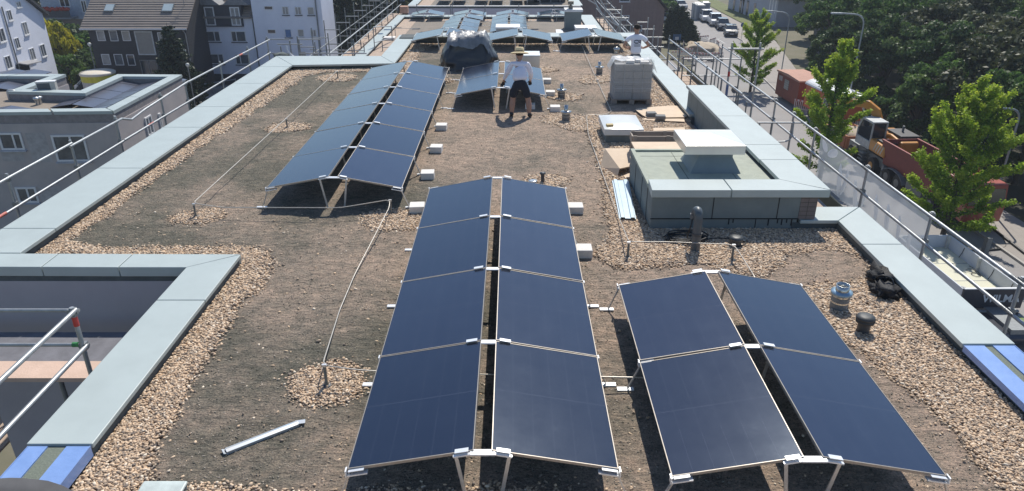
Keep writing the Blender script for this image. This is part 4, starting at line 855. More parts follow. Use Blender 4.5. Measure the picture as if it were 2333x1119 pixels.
# ================================================================== LOWER BUILDINGS BEHIND
def coping2(parent, x0, x1, y0, y1, z=-2.42, lip=.07, name='coping'):
    mb = MB(); mb.bx(x0, x1, y0, y1, z-lip, z); return obj(name, mb, COPE, parent, bev=.008)
FARGRAV = M('far_pebble_strip', (.55, .42, .32), .9, 0, (.28, .22, .18), 9, .9, .8, 40)
FARSUB = M('far_substrate', (.27, .225, .185), .95, 0, (.17, .155, .135), 1.1, .9, .9, 14)
b2 = thing('residential_building', 'lower flat roofed building part behind the cross parapet with rows of panels', 'building', (-1, 40, G))
mb = MB(); mb.prism([(-8.45,25.45),(-4.56,25.45),(-4.56,29.98),(5.9,29.98),(5.9,56.2),(-8.45,56.2)], G, -2.62); obj('wall', mb, RENDER, b2)
mb = MB(); mb.prism([(-7.9,25.5),(-4.6,25.5),(-4.6,30.0),(5.0,30.0),(5.0,55.2),(-7.9,55.2)], -2.62, -2.60); obj('roof_deck', mb, FARSUB, b2)
mb = MB(); mb.bx(-7.9, -6.7, 25.5, 46, -2.6, -2.585); mb.bx(-6.7, -4.62, 25.5, 32, -2.6, -2.585); mb.bx(-7.9, -6.9, 46, 55.2, -2.6, -2.585); mb.bx(-6.9, 5, 54.2, 55.2, -2.6, -2.585); mb.bx(4.2, 5, 30, 54.2, -2.6, -2.585)
obj('pebble_strip', mb, FARGRAV, b2)
mb = MB(); mb.bx(-8.4, -7.95, 25.5, 56.1, -2.65, -2.48); mb.bx(5.05, 5.85, 30, 56.1, -2.65, -2.48); mb.bx(-7.95, 5.05, 55.25, 56.1, -2.65, -2.48); obj('upstand', mb, MEMB, b2)
for a in range(10): coping2(b2, -8.5, -7.9, 25.5+3.07*a+.01, 25.5+3.07*(a+1)-.01)
for a in range(8): coping2(b2, 5.0, 5.95, 30.6+3.2*a+.01, 30.6+3.2*(a+1)-.01)
for a in range(4): coping2(b2, -7.88+3.2*a, -7.9+3.2*(a+1), 55.2, 56.2)
def yz(px, py, Y):
    d = ray(px, py); t_ = Y/d[1]; return (d[0]*t_, Y, HCAM+d[2]*t_)
# things standing on the lower roof
t_ = thing('roof_light', 'pale grey roof light box among the panels of the lower roof', 'skylight', (-.2, 45.4, -2.6))
mb = MB(); mb.bx(-.95, .45, 44.8, 46.1, -2.6, -1.78); obj('curb', mb, M('pale_grey_sheet', (.36, .39, .42), .5, .3, (.30, .33, .36), 2), t_)
mb = MB(); mb.bx(-.99, .49, 44.75, 46.15, -1.78, -1.66); obj('lid', mb, WHITEP, t_, bev=.02)
t_ = thing('chimney', 'grey clad chimney block with a small cowl on the lower roof', 'chimney', (4.1, 50.6, -2.6))
mb = MB(); mb.bx(3.55, 4.62, 50.1, 51.1, -2.6, -1.45); obj('chimney_body', mb, CLAD, t_)
mb = MB(); mb.bx(3.5, 4.7, 50.05, 51.15, -1.45, -1.30); obj('chimney_cap', mb, WHITEP, t_)
mb = MB(); mb.bx(3.78, 4.06, 50.45, 50.75, -1.3, -1.12); mb.bx(3.74, 4.1, 50.4, 50.8, -1.02, -.82); mb.lathe([(.07, -1.12), (.07, -.95)], (3.92, 50.6, 0), 10); obj('cowl', mb, M('cowl_brown_metal', (.22, .20, .17), .5, .5), t_)
t_ = thing('roof_light', 'low white roof light box right of the chimney block', 'skylight', (4.6, 47.4, -2.6))
mb = MB(); mb.bx(4.05, 5.3, 47.0, 48.2, -2.6, -2.15); obj('curb', mb, M('pale_sheet2', (.45, .48, .50), .5), t_)
mb = MB(); mb.bx(4.0, 5.35, 46.95, 48.25, -2.15, -2.02); obj('lid', mb, WHITEP, t_)
t_ = thing('roof_light', 'flat pale roof light between the two right cross parapet pairs', 'skylight', (1.95, 40.6, -2.6))
mb = MB(); mb.bx(1.55, 2.6, 41, 42.2, -2.6, -2.25); obj('curb', mb, MEMB2, t_)
mb = MB(); mb.bx(1.5, 2.65, 40.95, 42.25, -2.25, -2.15); obj('lid', mb, M('cream_lid', (.60, .58, .52), .6), t_)
mb = MB(); mb.prism([(2.75,45.6),(3.4,45.6),(3.3,49.6),(2.9,49.6)], -2.57, -2.50); solo('insulation_sheet', mb, WHITEP, 'long white sheet lying left of the chimney block on the lower roof', 'board')
mb = MB(); mb.blob((3.75, 45.9, -2.46), (.55, .3, .05), .2); solo('round_board', mb, PALEWOOD, 'pale oval board lying in front of the chimney block', 'board')
b3 = thing('residential_building', 'farthest flat roofed building part with a lilac grey end wall', 'building', (-1, 75, G))
LILAC = M('lilac_wall', (.52, .50, .54), .9, 0, (.48, .46, .50), 1, .6)
mb = MB(); mb.bx(-8.5, 5.6, 61.7, 110, G, -2.62); obj('wall', mb, LILAC, b3)
mb = MB(); mb.bx(-7.9, 5.0, 62.1, 109, -2.62, -2.58); obj('roof_deck', mb, FARSUB, b3)
mb = MB(); mb.bx(-7.9, -6.8, 62.1, 109, -2.58, -2.565); obj('pebble_strip', mb, FARGRAV, b3)
mb = MB(); mb.bx(-8.4, 5.5, 61.75, 62.05, -2.62, -2.5); mb.bx(-8.4, -7.95, 62.05, 109, -2.62, -2.5); mb.bx(5.05, 5.5, 62.05, 109, -2.62, -2.5); obj('upstand', mb, MEMB, b3)
mb = MB(); mb.bx(-8.5, 5.6, 61.66, 62.1, -2.5, -2.44); obj('coping', mb, M('lilac_coping', (.50, .50, .50), .6), b3)
for a in range(8): coping2(b3, -8.55, -7.85, 62.12+4*a, 62.1+4*(a+1)-.02); coping2(b3, 4.9, 5.8, 62.12+4*a, 62.1+4*(a+1)-.02)
t_ = thing('roof_hut', 'dark glazed roof hut at the right of the farthest roof', 'roof hut', (3.2, 66, -2.58))
mb = MB(); mb.bx(1.9, 4.6, 65.5, 69, -2.58, -.4); obj('hut_wall', mb, GLASSD, t_)
mb = MB(); mb.bx(1.8, 4.7, 65.4, 69.1, -.4, -.25); obj('hut_roof', mb, WHITEP, t_)
mb = MB()
for x in (2.4, 3.3, 4.1): mb.bx(x, x+.08, 65.44, 65.49, -2.58, -.4)
obj('mullion', mb, STEELDARK, t_)
# ================================================================== SCAFFOLDS
TR = .026
def pole(parent, a, b_, r=TR, name='tube', mat=None):
    mb = MB(); mb.tube([a, b_], r, 8); return obj(name, mb, mat or STEELTUBE, parent)
def clamp(parent, p, mat=None, s=1.):
    mb = MB(); mb.box(p, (.075*s, .075*s, .09*s)); mb.tube([(p[0]-.06, p[1], p[2]), (p[0]+.06, p[1], p[2])], .022, 6); return obj('coupler', mb, mat or STEELDARK, parent)
s1 = thing('scaffold', 'scaffold with two long guard rails outside the left parapet', 'scaffold', (-8.8, 18, G))
for y in (8.6, 10.3, 11.95, 13.95, 15.75, 18.0, 19.5, 22.1, 24.6, 26.7):
    pole(s1, (-8.8, y, G), (-8.8, y, .62), name='standard'); clamp(s1, (-8.8, y, .52)); clamp(s1, (-8.8, y, .05))
    pole(s1, (-9.55, y, G), (-9.55, y, -1.3), name='standard', mat=STEELDARK)
def rail(parent, pts, r=TR, mat=None):
    mb = MB(); mb.tube(pts, r, 8); return obj('guard_rail', mb, mat or STEELTUBE, parent)
rail(s1, [(-8.75, 8.4, .5), (-8.75, 12.0, .56), (-8.75, 13.9, .57)]); rail(s1, [(-8.74, 13.8, .53), (-8.74, 15.9, .53), (-8.74, 16.3, .40), (-8.74, 17.0, .46), (-8.74, 19.6, .56)]); rail(s1, [(-8.75, 19.3, .55), (-8.75, 26.8, .5)])
rail(s1, [(-8.75, 8.4, .0), (-8.75, 16, .05)]); rail(s1, [(-8.74, 15.8, .06), (-8.74, 26.7, .06)])
for y, z in ((11.3, .03), (17.0, .06), (23.6, .52)): pole(s1, (-8.745, y, z), (-8.745, y+.28, z), .029, 'red_mark', M('faded_red', (.55, .16, .12), .6))
for z in (-1.75, -3.75, -5.75):
    mb = MB()
    for k in range(2): mb.bx(-9.5+.33*k, -9.2+.33*k, 8.5, 26.8, z, z+.045)
    obj('deck_plank', mb, PLANK, s1)
s2 = thing('scaffold', 'scaffold guard rails crossing behind the back left parapet', 'scaffold', (-6.8, 26.9, G))
for x, top in ((-8.05, .45), (-7.72, .52), (-7.0, .5), (-6.75, .3), (-5.75, .5)): pole(s2, (x, 26.9, G), (x, 26.9, top), name='standard', mat=STEELDARK)
for x0, x1, z in ((-8.8, -8.05, .5), (-7.72, -6.9, .5), (-8.75, -8.0, .0), (-7.75, -5.3, .0), (-8.5, -7.6, .33)): rail(s2, [(x0, 26.87, z), (x1, 26.87, z)], .022)
mb = MB(); mb.bx(-8.75, -8.1, 26.5, 27.2, -.25, -.18); obj('deck_plank', mb, PLANK, s2)
mb = MB(); mb.blob((-8.4, 26.8, -.08), (.28, .22, .12), .5, 2, 2, seed=2); solo('sack', mb, M('dark_sack', (.10, .12, .12), .9), 'dark sack on the scaffold deck behind the back left parapet corner', 'sack')
mb = MB(); mb.tube(rounded([(-8.15, 26.75, .30), (-8.1, 26.7, .1), (-8.0, 26.75, -.05), (-7.85, 26.7, -.12), (-8.2, 26.6, -.15)], .1), .035, 6); solo('rope_bundle', mb, WHITEP, 'white rope and sheet bundle hanging on the rails behind the back left parapet', 'rope')
def vpost(parent, fx, fy, py, z0, r=TR, mat=None):
    X, Y, _ = at(fx, fy, z0); zt = yz(fx, py, Y)[2]; pole(parent, (X, Y, z0-.0), (X, Y, zt), r, 'standard', mat or STEELDARK); return X, Y, zt
s3 = thing('safety_railing', 'steel guard frames standing on the pebbles left of the raised left parapet arm', 'guard rail', (-6, 33, -2.6))
a = vpost(s3, 854, 116, 62, -2.6); b_ = vpost(s3, 894, 95, 60, -2.6); rail(s3, [a, (b_[0], b_[1], b_[2])]); rail(s3, [(a[0], a[1], a[2]-.85), (b_[0], b_[1], b_[2]-.7)])
c_ = vpost(s3, 831, 127, 98, -2.6); d_ = vpost(s3, 872, 117, 96, -2.6); rail(s3, [(c_[0]-3.0, c_[1], c_[2]-.35), (c_[0], c_[1], c_[2]-.42)]); rail(s3, [(d_[0], d_[1], d_[2]-.3), (d_[0]+.7, d_[1]+.2, d_[2]-.3)])
e_ = vpost(s3, 901, 83, 66, -2.6, .02); rail(s3, [(b_[0], b_[1], b_[2]-.1), (b_[0]+1.6, b_[1], b_[2]-.15)], .012)
t_ = thing('concrete_weight', 'grey concrete weight at the foot of the guard frame on the lower pebbles', 'ballast foot', at(886, 91, -2.6)); x, y, z = at(886, 91, -2.6); mb = MB(); mb.bx(x-.4, x+.4, y-.3, y+.3, -2.59, -2.42); obj('foot', mb, CONC, t_, bev=.02)
s4 = thing('scaffold', 'tall stepped scaffold frames along the left side of the lower building', 'scaffold', (-9.3, 42, G))
Y = 31.2
for i in range(12):
    zt = -.72 if i % 1 == 0 else -1.2
    for x in (-9.75, -8.98): pole(s4, (x, Y, G), (x, Y, zt+(0.25 if x < -9.5 else 0)), .028, 'standard', STEELDARK)
    for z in (zt-.22, zt-.95, zt-1.75, zt-2.9, zt-3.9, zt-4.9): pole(s4, (-9.78, Y, z), (-8.95, Y, z), .026, 'transom', STEELTUBE if z > -1.2 else STEELDARK)
    Y += 2.57
for z in (-1.55, -2.1): rail(s4, [(-8.78, 31, z), (-8.78, 60, z)])
for z in (-1.65, -2.2): rail(s4, [(-9.72, 31, z), (-9.72, 60, z)], .022, STEELDARK)
for z in (-2.85, -4.8, -6.8):
    mb = MB(); mb.bx(-9.62, -9.34, 31, 60, z, z+.05); mb.bx(-9.32, -9.02, 31, 60, z, z+.05); obj('deck_plank', mb, PLANK, s4)
mb = MB(); mb.bx(-8.74, -8.70, 31, 60, -2.8, -2.62); obj('toe_board', mb, PALEWOOD, s4)
for i in range(8): pole(s4, (-8.9, 32+3.4*i, -4.7), (-8.9, 34.4+3.4*i, -2.9), .022, 'brace', STEELDARK)
mb = MB(); mb.bx(-8.55, -7.95, 57.6, 58.2, -2.5, -2.0); solo('cardboard_box', mb, M('salmon_box', (.55, .33, .24), .8), 'salmon coloured box at the far end of the left scaffold', 'box')
# bottom left scaffold corner
s5 = thing('scaffold', 'scaffold corner with a wooden deck below the left parapet at the picture edge', 'scaffold', (-5, 7, G))
pole(s5, (-4.95, 7.08, -1.2), (-4.95, 7.08, .74), .027, 'standard'); clamp(s5, (-4.95, 7.08, .68)); clamp(s5, (-4.95, 7.10, .22))
pole(s5, (-4.95, 7.08, .50), (-4.95, 7.08, .62), .031, 'red_mark', REDPAINT); pole(s5, (-5.0, 7.08, .25), (-5.06, 7.08, .25), .03, 'green_mark', M('green_paint', (.04, .22, .07), .6))
for z in (.70, .22): rail(s5, [(-4.92, 7.1, z), (-4.92, 4.9, z-.02), (-4.92, 2.0, z-.02)], .027)
for z in (.68, .22): rail(s5, [(-4.9, 7.12, z), (-10, 7.12, z)], .022)
mb = MB(); mb.bx(-10, -4.72, 7.62, 8.0, -.66, -.60); obj('deck_plank', mb, M('pinkish_plank', (.62, .45, .36), .8, 0, (.50, .36, .28), 3, .8, .3, 40), s5)
mb = MB(); mb.bx(-10, -4.72, 8.01, 8.75, -.68, -.62); obj('deck_panel', mb, M('grey_deck', (.17, .17, .19), .8), s5)
mb = MB(); mb.bx(-4.74, -4.69, 3.0, 7.95, -.13, -.06); obj('edge_board', mb, OLDWOOD, s5)
for x, y in ((-5.45, 7.9), (-5.95, 7.9), (-5.3, 6.4)): pole(s5, (x, y, G), (x, y, -.72), .03, 'standard', STEELDARK)
pole(s5, (-5.3, 6.4, -1.8), (-7.2, 4.2, -1.75), .028, 'ledger', STEELDARK); pole(s5, (-5.45, 7.9, -2.6), (-8.2, 7.9, -2.6), .028, 'ledger', STEELDARK); pole(s5, (-5.3, 6.4, -2.6), (-5.9, 7.9, -1.5), .024, 'brace', STEELDARK)
mb = MB(); mb.tube([(-5.28+.04*math.sin(k*1.9), 6.42, -1.2-.09*k) for k in range(12)], .022, 6); solo('rusty_chain', mb, M('rust_chain', (.22, .12, .07), .8), 'rusty chain hanging from the lower left scaffold', 'chain')
# right scaffold
s6 = thing('scaffold', 'scaffold with guard rails along the street side right of the roof', 'scaffold', (6.9, 15, G))
for y in (3.9, 6.4, 8.75, 11.08, 13.47, 16.15, 17.55, 18.9, 24.9, 27.7):
    pole(s6, (6.95, y, G), (6.95, y, .26), name='standard', mat=STEELTUBE); clamp(s6, (6.95, y, .2)); clamp(s6, (6.95, y, -.28))
    pole(s6, (6.15, y, G), (6.15, y, -.75), name='standard', mat=STEELDARK)
for z in (.2, -.28):
    for a, b_ in ((2, 8.9), (8.6, 13.6), (13.3, 19), (18.7, 28)): rail(s6, [(6.90, a, z), (6.90, b_, z)], .027)
mb = MB()
for k in range(3): mb.bx(5.22+.30*k, 5.50+.30*k, 12.0, 16.9, -.55, -.50)
obj('deck_plank', mb, PLANK, s6)
mb = MB()
for k in range(5): mb.bx(5.32+.31*k, 5.61+.31*k, 17.0, 28.2, -.98, -.93)
obj('deck_plank', mb, PLANK, s6)
mb = MB(); mb.bx(6.70, 6.74, 3, 28, -.95, -.70); obj('toe_board', mb, M('mossy_toe_board', (.22, .21, .15), .9, 0, (.12, .13, .08), 2, .9), s6)
for x in (6.42, 7.24): pole(s6, (x, 21.6, -2.5), (x, 21.6, 1.25), .03, 'standard'); clamp(s6, (x, 21.6, 1.08)); 
rail(s6, [(6.3, 21.57, 1.08), (7.35, 21.57, 1.08)], .028); pole(s6, (6.42, 21.57, .28), (6.42, 21.57, .42), .034, 'red_mark', REDPAINT)
rail(s6, [(6.0, 17.3, .05), (7.2, 17.3, .05)], .022); rail(s6, rounded([(6.05, 17.3, .05), (6.1, 17.3, -.45), (6.9, 17.3, -.42), (6.92, 17.4, .05)], .2), .02)
for y in (17.3, 19.4): pole(s6, (6.35, y, -.9), (6.35, y, .05), .02, 'gate_post', STEELDARK); pole(s6, (6.35, y, -.7), (6.35, y, -.5), .03, 'red_mark', REDPAINT)
rail(s6, [(5.95, 18.6, .45), (5.95, 28.2, .30)]); rail(s6, [(5.95, 18.6, -.1), (5.95, 28.2, -.2)]); 
for y in (18.9, 20.6, 22.3, 24.2, 26.2, 28.1): pole(s6, (5.95, y, -.95), (5.95, y, .45), .025, 'standard', STEELDARK)
for (x, y) in ((6.2, 23.4), (7.3, 23.4), (6.2, 26.6), (7.3, 26.6), (8.3, 26.6), (8.3, 29.2)): pole(s6, (x, y, G), (x, y, -.05), .025, 'standard', STEELDARK)
for z in (-.15, -.75): rail(s6, [(6.2, 26.6, z), (8.3, 26.6, z)], .022); rail(s6, [(8.3, 26.6, z), (8.3, 29.2, z)], .022)
mb = MB()
for k in range(4): mb.bx(6.2+.31*k, 6.49+.31*k, 23.4, 26.6, -1.55, -1.5)
obj('deck_plank', mb, PLANK, s6)
# netting with a faded banner print
def sheer(name, col, opac, tr):
    m = bpy.data.materials.new(name); m.use_nodes = True; t = m.node_tree; t.nodes.clear(); o = t.nodes.new('ShaderNodeOutputMaterial')
    d = t.nodes.new('ShaderNodeBsdfDiffuse'); l_ = t.nodes.new('ShaderNodeBsdfTranslucent'); e = t.nodes.new('ShaderNodeBsdfTransparent'); m1 = t.nodes.new('ShaderNodeMixShader'); m2 = t.nodes.new('ShaderNodeMixShader')
    d.inputs[0].default_value = l_.inputs[0].default_value = (*col, 1); m1.inputs[0].default_value = tr; m2.inputs[0].default_value = opac
    t.links.new(d.outputs[0], m1.inputs[1]); t.links.new(l_.outputs[0], m1.inputs[2]); t.links.new(e.outputs[0], m2.inputs[1]); t.links.new(m1.outputs[0], m2.inputs[2]); t.links.new(m2.outputs[0], o.inputs[0]); return m
NET = sheer('white_dust_net', (.72, .74, .76), .62, .5)
nt_ = thing('scaffold_net', 'white dust net with a faded banner print hanging on the right scaffold', 'scaffold net', (7.0, 13, -.8))
mb = MB(); vs = []; fs = []; nu, nv = 60, 10
def netp(u, v, off=0): 
    y = 11.15+4.75*u; z = .16-.98*v; return (6.985+.05*noise.noise(Vector((y*1.1, z*1.4, 0)))+.025*noise.noise(Vector((y*3.5, z*3, 2)))+.03*v+off, y, z)
for i in range(nu):
    for j in range(nv): vs.append(netp(i/(nu-1), j/(nv-1)))
for i in range(nu-1):
    for j in range(nv-1): a = i*nv+j; fs.append((a, a+1, a+nv+1, a+nv))
mb.add(vs, fs, True); obj('net', mb, NET, nt_)
PRT = sheer('faded_white_print', (.92, .92, .92), .97, .45)
def ell(u0, v0, ru, rv, sh=0, n_=14):
    mb = MB(); k = [netp(u0+ru*math.cos(a)+sh*math.sin(a), v0+rv*math.sin(a), -.012) for a in [2*math.pi*i/n_ for i in range(n_)]]; mb.add(k, [tuple(range(n_))]); obj('printed_shape', mb, PRT, nt_)
for u, v, ru, rv, s_ in ((.10, .72, .014, .22, .0), (.18, .62, .016, .26, -.005), (.27, .60, .018, .28, -.01), (.37, .62, .018, .30, -.012), (.50, .70, .02, .26, .02), (.56, .66, .018, .30, -.02), (.68, .60, .018, .33, .02), (.74, .62, .02, .33, -.015), (.84, .20, .04, .13, .03), (.93, .16, .03, .12, -.02)): ell(u, v, ru, rv, s_)
# right side scaffold of the lower building, seen against the brick house
s7 = thing('scaffold', 'scaffold with kinked stair rails at the far right of the lower roof', 'scaffold', (7, 45, G))
for i in range(11):
    y = 31+2.6*i
    for x in (6.35, 7.1): pole(s7, (x, y, G), (x, y, -1.3), .028, 'standard', STEELDARK)
    pole(s7, (6.35, y, -1.45), (7.1, y, -1.45), .024, 'transom', STEELDARK); pole(s7, (6.35, y, -2.75), (7.1, y, -2.75), .024, 'transom', STEELDARK)
for x in (6.35, 7.1):
    for z in (-1.5, -2.05): rail(s7, [(x, 31, z), (x, 57, z)], .028)
mb = MB(); mb.bx(6.4, 7.05, 31, 57, -2.85, -2.8); obj('deck_plank', mb, PLANK, s7)
def P3(pts, Y): return [yz(a, b_, Y) for a, b_ in pts]
rail(s7, P3([(1340,0),(1358,10),(1363,22),(1378,38),(1395,52),(1409,60),(1404,70),(1413,82)], 36), .028)
rail(s7, P3([(1368,0),(1384,28),(1398,50),(1409,58)], 36.5), .028); rail(s7, P3([(1353,0),(1386,56),(1405,78)], 36.2), .024)
for pts in ([(1380,23),(1417,23)], [(1375,39),(1432,41)], [(1452,51),(1477,51)], [(1463,67),(1491,67)], [(1470,85),(1512,85)], [(1462,107),(1512,107)]): rail(s7, P3(pts, 38), .024)
for x, y0, y1 in ((1417, 12, 85), (1412, 40, 90), (1477, 40, 110), (1490, 58, 120), (1470, 70, 110), (1500, 84, 120)): a, b_ = yz(x, y0, 38), yz(x, y1, 38); pole(s7, (a[0], 38, a[2]), (a[0], 38, b_[2]-2), .026, 'standard', STEELTUBE)
# ladder leaning and blue post
pole(s6, (6.25, 21.0, -1), (6.25, 21.0, .15), .04, 'blue_post', M('faded_blue', (.12, .18, .35), .6))
gp = thing('guard_rail', 'thin guard posts in front of the farthest end wall', 'guard rail', (-1, 58, G))
for px in (949, 1026, 1030, 1105, 1182, 1262):
    a, b_ = yz(px, 9, 57.3), yz(px, 27, 57.3); pole(gp, a, (b_[0], b_[1], -4.5), .03, 'post', STEELDARK)
rail(gp, [(-7.5, 57.3, -3.05), (5.2, 57.3, -3.05)], .02, STEELDARK)
# ================================================================== HOUSES ON THE LEFT
def pane_quad(mb, q, off, n): mb.add([tuple(Vector(p)+n*off) for p in q], [(0, 1, 2, 3)])
def window(parent, px, A, B, ox=0, oy=0, k=1., frame=None, pane=None, mull=(), sill=None, fw=.07, depth=.0, label=None):
    """window from its four corners in the photo (top left, top right, bottom right, bottom left) on the wall plane A-B"""
    q = [Vector(hit(ox+x/k, oy+y/k, A, B)) for x, y in px]
    n = Vector((A[1]-B[1], B[0]-A[0], 0)).normalized()
    if n.dot(Vector((-q[0].x, -q[0].y, 0))) < 0: n = -n
    # square it up on the wall: horizontal top and bottom, plumb sides
    e = Vector((B[0]-A[0], B[1]-A[1], 0)).normalized(); o0 = Vector((A[0], A[1], 0))
    us = sorted((p-o0).dot(e) for p in q); u0, u1 = (us[0]+us[1])/2, (us[2]+us[3])/2; z1 = (q[0].z+q[1].z)/2; z0 = (q[2].z+q[3].z)/2
    P = lambda u, z, o: o0+e*u+Vector((0, 0, z))+n*o
    mb = MB(); f = fw
    def slab(a0, a1, c0, c1, o0_, o1_):
        vs = [P(a0, c0, o0_), P(a1, c0, o0_), P(a1, c1, o0_), P(a0, c1, o0_), P(a0, c0, o1_), P(a1, c0, o1_), P(a1, c1, o1_), P(a0, c1, o1_)]
        mb.add(vs, [(0,3,2,1),(4,5,6,7),(0,1,5,4),(1,2,6,5),(2,3,7,6),(3,0,4,7)])
    slab(u0, u0+f, z0, z1, -.02, .06); slab(u1-f, u1, z0, z1, -.02, .06); slab(u0+f, u1-f, z1-f, z1, -.02, .06); slab(u0+f, u1-f, z0, z0+f, -.02, .06)
    for m_ in mull: c = u0+(u1-u0)*m_; slab(c-f*.45, c+f*.45, z0+f, z1-f, -.02, .055)
    w_ = obj('window', mb, frame or WHITEP, parent, label=label)
    mb = MB(); mb.add([P(u0+f, z0+f, .015), P(u1-f, z0+f, .015), P(u1-f, z1-f, .015), P(u0+f, z1-f, .015)], [(0, 1, 2, 3) if (P(1,0,0)-P(0,0,0)).cross(Vector((0,0,1))).dot(n) > 0 else (3, 2, 1, 0)])
    obj('pane', mb, pane or GLASSW, w_)
    if sill is not None: mb = MB(); slab(u0-.06, u1+.06, z0-.09, z0-.01, -.02, .12); obj('sill', mb, sill, w_)
    return w_
GLASSW = M('house_window_glass', (.16, .18, .20), .12, 0, (.05, .06, .075), .9, .6, spec=.7, stretch=(1, 1, 1))
GLASSC = M('curtained_glass', (.38, .38, .37), .2, 0, (.22, .23, .24), 1.5, .5, spec=.6)
BLIND = M('blind_slats', (.40, .38, .35), .6, 0, (.33, .32, .30), 2, .5, wave=(('Z', .12, .7, .02),))
def wallprism(parent, pts, z0, z1, mat, name='wall'): mb = MB(); mb.prism([(p[0], p[1]) for p in pts], z0, z1); return obj(name, mb, mat, parent)
def ring_coping(parent, poly, wd, z, lip=.12, skip=()):
    n = len(poly); ar = sum(poly[i][0]*poly[(i+1)%n][1]-poly[(i+1)%n][0]*poly[i][1] for i in range(n)); sgn = 1 if ar > 0 else -1
    inn = []
    for i in range(n):
        a, b_, c = Vector(poly[i-1][:2]), Vector(poly[i][:2]), Vector(poly[(i+1)%n][:2]); d1 = (b_-a).normalized(); d2 = (c-b_).normalized()
        n1 = Vector((-d1.y, d1.x))*sgn; n2 = Vector((-d2.y, d2.x))*sgn; m_ = (n1+n2); m_ = m_/max(.3, m_.dot(n1)); inn.append(b_+m_*wd)
    for i in range(n):
        if i in skip: continue
        j = (i+1) % n; L_ = (Vector(poly[j][:2])-Vector(poly[i][:2])).length; k = max(1, round(L_/3.))
        for s in range(k):
            a, b_ = s/k+.002, (s+1)/k-.002; q = [Vector(poly[i][:2]).lerp(Vector(poly[j][:2]), a), Vector(poly[i][:2]).lerp(Vector(poly[j][:2]), b_), inn[i].lerp(inn[j], b_), inn[i].lerp(inn[j], a)]
            mb = MB(); mb.prism([tuple(p) for p in q], z-lip, z); obj('coping', mb, COPE, parent)
    return [tuple(p) for p in inn]
TAUPE = M('taupe_render', (.46, .42, .41), .9, 0, (.37, .345, .35), .7, .5, .1, 60)
ZN = -4.46
C1, C2, C3, C4, C5, C6 = [at(*p, ZN)[:2] for p in ((258,253), (415,170), (268,169), (183,206), (57,203), (150,169))]
nb = thing('apartment_building', 'taupe flat roofed building with solar panels on its roof, left of the scaffold', 'building', (C1[0], C1[1], G))
yl = C1[1]-.35
poly = [(-50, yl-1.0), C1, C2, C3, C4, C5, C6, (-50, C6[1]+.3)]
wallprism(nb, poly, G, ZN-.6, TAUPE)
inn = ring_coping(nb, poly, .62, ZN, .16, skip=(7,))
mb = MB()
for i in range(7):
    a, b_ = Vector(poly[i]), Vector(poly[(i+1) % 8]); c_, d_ = Vector(inn[(i+1) % 8]), Vector(inn[i])
    cx_, cy_ = 0, 0
    q = [a.lerp(d_, .06), b_.lerp(c_, .06), c_.lerp(b_, .06), d_.lerp(a, .06)]; mb.prism([tuple(p) for p in q], ZN-.6, ZN-.12)
obj('parapet', mb, M('taupe_parapet', (.28, .26, .265), .9), nb)
mb = MB(); mb.prism([tuple(Vector(p)) for p in inn], ZN-.6, ZN-.52); obj('roof_deck', mb, M('tan_roof_gravel', (.30, .25, .20), .95, 0, (.20, .17, .14), 2, .9, .5, 20), nb)
FA, FB = (poly[0][0], poly[0][1]), C1
for q, ml in (([(0,478),(145,478),(168,590),(0,596)], (.62,)), ([(355,492),(575,492),(600,668),(375,672)], (.55,)), ([(105,842),(245,842),(265,948),(125,945)], (.55,))):
    window(nb, q, FA, FB, 0, 140, 2.944, mull=ml, sill=M('bluish_sill', (.42, .46, .55), .5), fw=.10, pane=GLASSW)
wl = M('light_grey_render_field', (.44, .43, .44), .9)
for q in ([(168,480),(325,483),(355,675),(168,668)], [(0,598),(168,598),(168,668),(0,660)], [(250,842),(425,845),(450,1000),(268,960)], [(-160, 480), (-3, 478), (-3, 660), (-160, 655)]):
    qq = [Vector(hit(x/2.944, 140+y/2.944, FA, FB, 0)) for x, y in q]; n_ = Vector((0, -1, 0)); mb = MB(); u0, u1 = sorted((qq[0].x, qq[1].x))[0], qq[2].x; zt, zb = qq[0].z, qq[2].z
    mb.add([(u0, qq[0].y-.012, zb), (u1, qq[1].y-.012, zb), (u1, qq[1].y-.012, zt), (u0, qq[0].y-.012, zt)], [(0, 1, 2, 3)]); obj('light_field', mb, wl, nb)
window(nb, [(965,378),(1010,358),(1030,480),(992,505)], C1, C2, 0, 140, 2.944, fw=.08, mull=(.5,), pane=GLASSC)
window(nb, [(1062,345),(1075,345),(1085,450),(1072,455)], C1, C2, 0, 140, 2.944, fw=.06, pane=GLASSD)
pole(nb, (C1[0]+.06, C1[1]-.1, G), (C1[0]+.06, C1[1]-.1, ZN-.2), .06, 'downpipe', ZINC)
